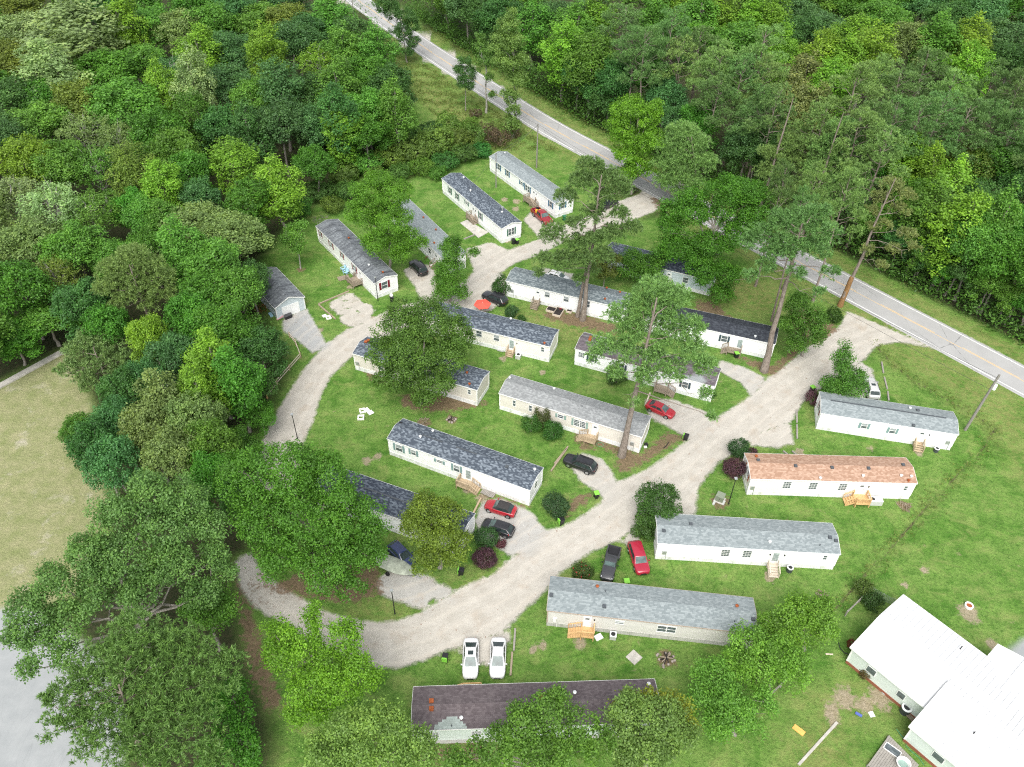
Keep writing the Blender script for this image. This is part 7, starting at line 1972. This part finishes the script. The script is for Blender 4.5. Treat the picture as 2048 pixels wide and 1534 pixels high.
# red flowers on the flowering shrub
fp = gp(1166, 1137, 1.3); fl = MB()
for k in range(26):
    a = random.uniform(0, 6.28); q = 1.2 * math.sqrt(random.random()); fl.lathe([(.02, 0), (.09, .05), (.06, .12)], (q * math.cos(a), q * math.sin(a), random.uniform(-.1, .45) - q * .4 + .3), 6)
for o in COL.objects:
    if o.get('label', '').startswith('red-flowering'):
        f = fl.build('flower', M['red'], o); f.location = (0, 0, 1.1); f['kind'] = 'stuff'
# bramble mounds between the left woods and the homes, each one countable
BR = [(640, 385, 30), (600, 420, 22), (690, 350, 30), (735, 335, 32), (780, 320, 34), (825, 310, 36), (870, 300, 36), (915, 290, 34), (950, 280, 28), (770, 290, 30), (815, 280, 32), (860, 270, 30), (900, 262, 30), (840, 335, 26), (890, 325, 26), (930, 310, 26), (960, 300, 22), (800, 345, 24), (700, 385, 24), (665, 410, 20), (940, 245, 18), (750, 355, 22), (875, 345, 18)]
proto = [bush('x', 820, 310, 33, 'mid', 'bramble_bush', .3, .9, .75, 9) for _ in range(3)]
BO = ['first', 'second', 'third', 'fourth', 'fifth', 'sixth', 'seventh', 'eighth', 'ninth', 'tenth', 'eleventh', 'twelfth', 'thirteenth', 'fourteenth', 'fifteenth', 'sixteenth', 'seventeenth', 'eighteenth', 'nineteenth', 'twentieth', 'twenty-first', 'twenty-second', 'rightmost']
for k, (px, py, rp) in enumerate(sorted(BR)):
    o = proto[k] if k < 3 else copy_tree(proto[k % 3])
    p = gp(px, py, 1.5); o.location = (p[0], p[1], 0); s = rp / 33; o.scale = (s, s, s * random.uniform(.8, 1.2)); o.rotation_euler.z = random.uniform(0, 6)
    o['label'] = 'bramble mound above the homes, ' + ('leftmost' if k == 0 else BO[k] + ' from the left' if k < 22 else 'rightmost'); o['group'] = 'bramble mounds above the homes'
    for ch in o.children:
        if ch.name.startswith('foliage'): ch.color = (*[x * random.uniform(1.25, 1.75) for x in ((.066, .135, .022), (.046, .112, .022), (.078, .150, .026))[k % 3]], 1)
for k, (px, py, rp) in enumerate(((975, 265, 26), (1000, 275, 22), (1025, 262, 20), (950, 225, 14))):
    bush(('dry brown thicket left of the vine-clad roadside tree', 'dry brown thicket below the vine-clad roadside tree', 'dry brown thicket beside the public road', 'small dry thicket under the pale bare trunk')[k], px, py, rp, (.12, .095, .055), 'dry_thicket', .25, .6, .8, 6, 'dry thickets by the road', .45)

# --- undergrowth of the woods: one countless mass
def scatter(polys, n, zmax):
    out = []
    for poly in polys:
        lo, hi = poly.min(0), poly.max(0); lo = np.maximum(lo, [-190, 30]); hi = np.minimum(hi, [200, 330])
        Q = rng.uniform(lo, hi, (n, 2)); out.append(Q[sdf(Q, poly) < -.6])
    return np.concatenate(out)


Q = scatter(FOREST[:1], 14000, 5)
R_ = rng.uniform([-60, 90], [210, 330], (60000, 2)); dh = linedist(R_, HWY); R_ = R_[(dh > 8.6) & ((dh < 20) | (rng.random(len(R_)) < .25))]
Q = np.concatenate([Q, R_])
okq = (sdf(Q, FIELD) > .5) & (sdf(Q, LOT) > .8) & (sdf(Q, ROAD) > 1.5) & (sdf(Q, LOOP) > 1.5) & (sdf(Q, LEAFPATH) > 1.0)
dd = np.hypot(Q[:, 0], Q[:, 1]); vis = np.abs(Q[:, 0]) < 30 + .66 * Q[:, 1]
Q = Q[okq & vis & (rng.random(len(Q)) < .62)]
dh = linedist(Q, HWY)
edge_h = np.clip((dh - 8.0) / 3.5, .2, 1)
hm = np.where(dh > 8, edge_h, 1) * (1.6 + 2.2 * np.abs(lumps(np.c_[Q, np.zeros(len(Q))], 3, 9.0)))
# the leafy wall along the far verge
E_ = np.concatenate([HL[:, None, :] + HN[:, None, :] * rng.uniform(8.8, 12.5, (len(HL), 90, 1)) + HT[:, None, :] * rng.uniform(-2.2, 2.2, (len(HL), 90, 1))]).reshape(-1, 2)
E_ = E_[(E_[:, 1] > 84) & (E_[:, 1] < 265)]
eh = (1.2 + 3.4 * np.clip((linedist(E_, HWY) - 8.6) / 2.5, 0, 1)) * (.75 + .5 * lumps(np.c_[E_, E_[:, 0] * 0], 8, 5.0).clip(-1, 1))
Q = np.concatenate([Q, E_]); hm = np.concatenate([hm, np.maximum(eh, .5)])
per = 6
cl = np.c_[Q, hm * (1 - rng.random(len(Q)) ** 1.6 * .85)]
pp = (cl[:, None, :] + rng.normal(size=(len(Q), per, 3)) * (.65, .65, .35)).reshape(-1, 3); pp[:, 2] = np.maximum(pp[:, 2], .15)
nn = unit(rng.normal(size=pp.shape) * .5 + (0, 0, .8))
tt = np.clip(np.repeat(rng.normal(.45, .2, len(Q)), per) + rng.normal(0, .1, len(pp)), 0, 1)
ug = link('undergrowth', leaf_mesh('undergrowth', pp, nn, .5 * rng.uniform(.6, 1.3, len(pp)), tt, M['leaf']), None, (.085, .185, .032)); ug['kind'] = 'stuff'
print('undergrowth', len(pp))
# rough weeds on verges and along the ditch
V = rng.uniform([-60, 75], [110, 300], (60000, 2)); V = np.concatenate([V, rng.uniform([-45, 165], [25, 250], (70000, 2))]); dv = linedist(V, HWY)
Va = V[((dv > 5.2) & (dv < 9.5) & (rng.random(len(V)) < np.clip((dv - 5.0) / 4.5, 0, 1) * .5)) | ((dv < -5.5) & (dv > -19) & (V[:, 1] > 172) & (lumps(np.c_[V, V[:, 0] * 0], 4, 4.0) > -.35) & (rng.random(len(V)) < .55))]
D_ = resample(DITCH, .4); D_ = np.concatenate([D_ + rng.normal(0, .7, D_.shape) for _ in range(3)])
Va = np.concatenate([Va, D_])
pp = np.c_[Va, rng.uniform(.05, .45, len(Va))]; pp = (pp[:, None, :] + rng.normal(size=(len(Va), 4, 3)) * (.22, .22, .06)).reshape(-1, 3); pp[:, 2] = np.abs(pp[:, 2])
wd = link('weeds', leaf_mesh('weeds', pp, unit(rng.normal(size=pp.shape) * .6 + (0, 0, .7)), .28 * rng.uniform(.5, 1.4, len(pp)), rng.uniform(.2, 1, len(pp)), M['leaf'], .4), None, (.140, .190, .048)); wd['kind'] = 'stuff'
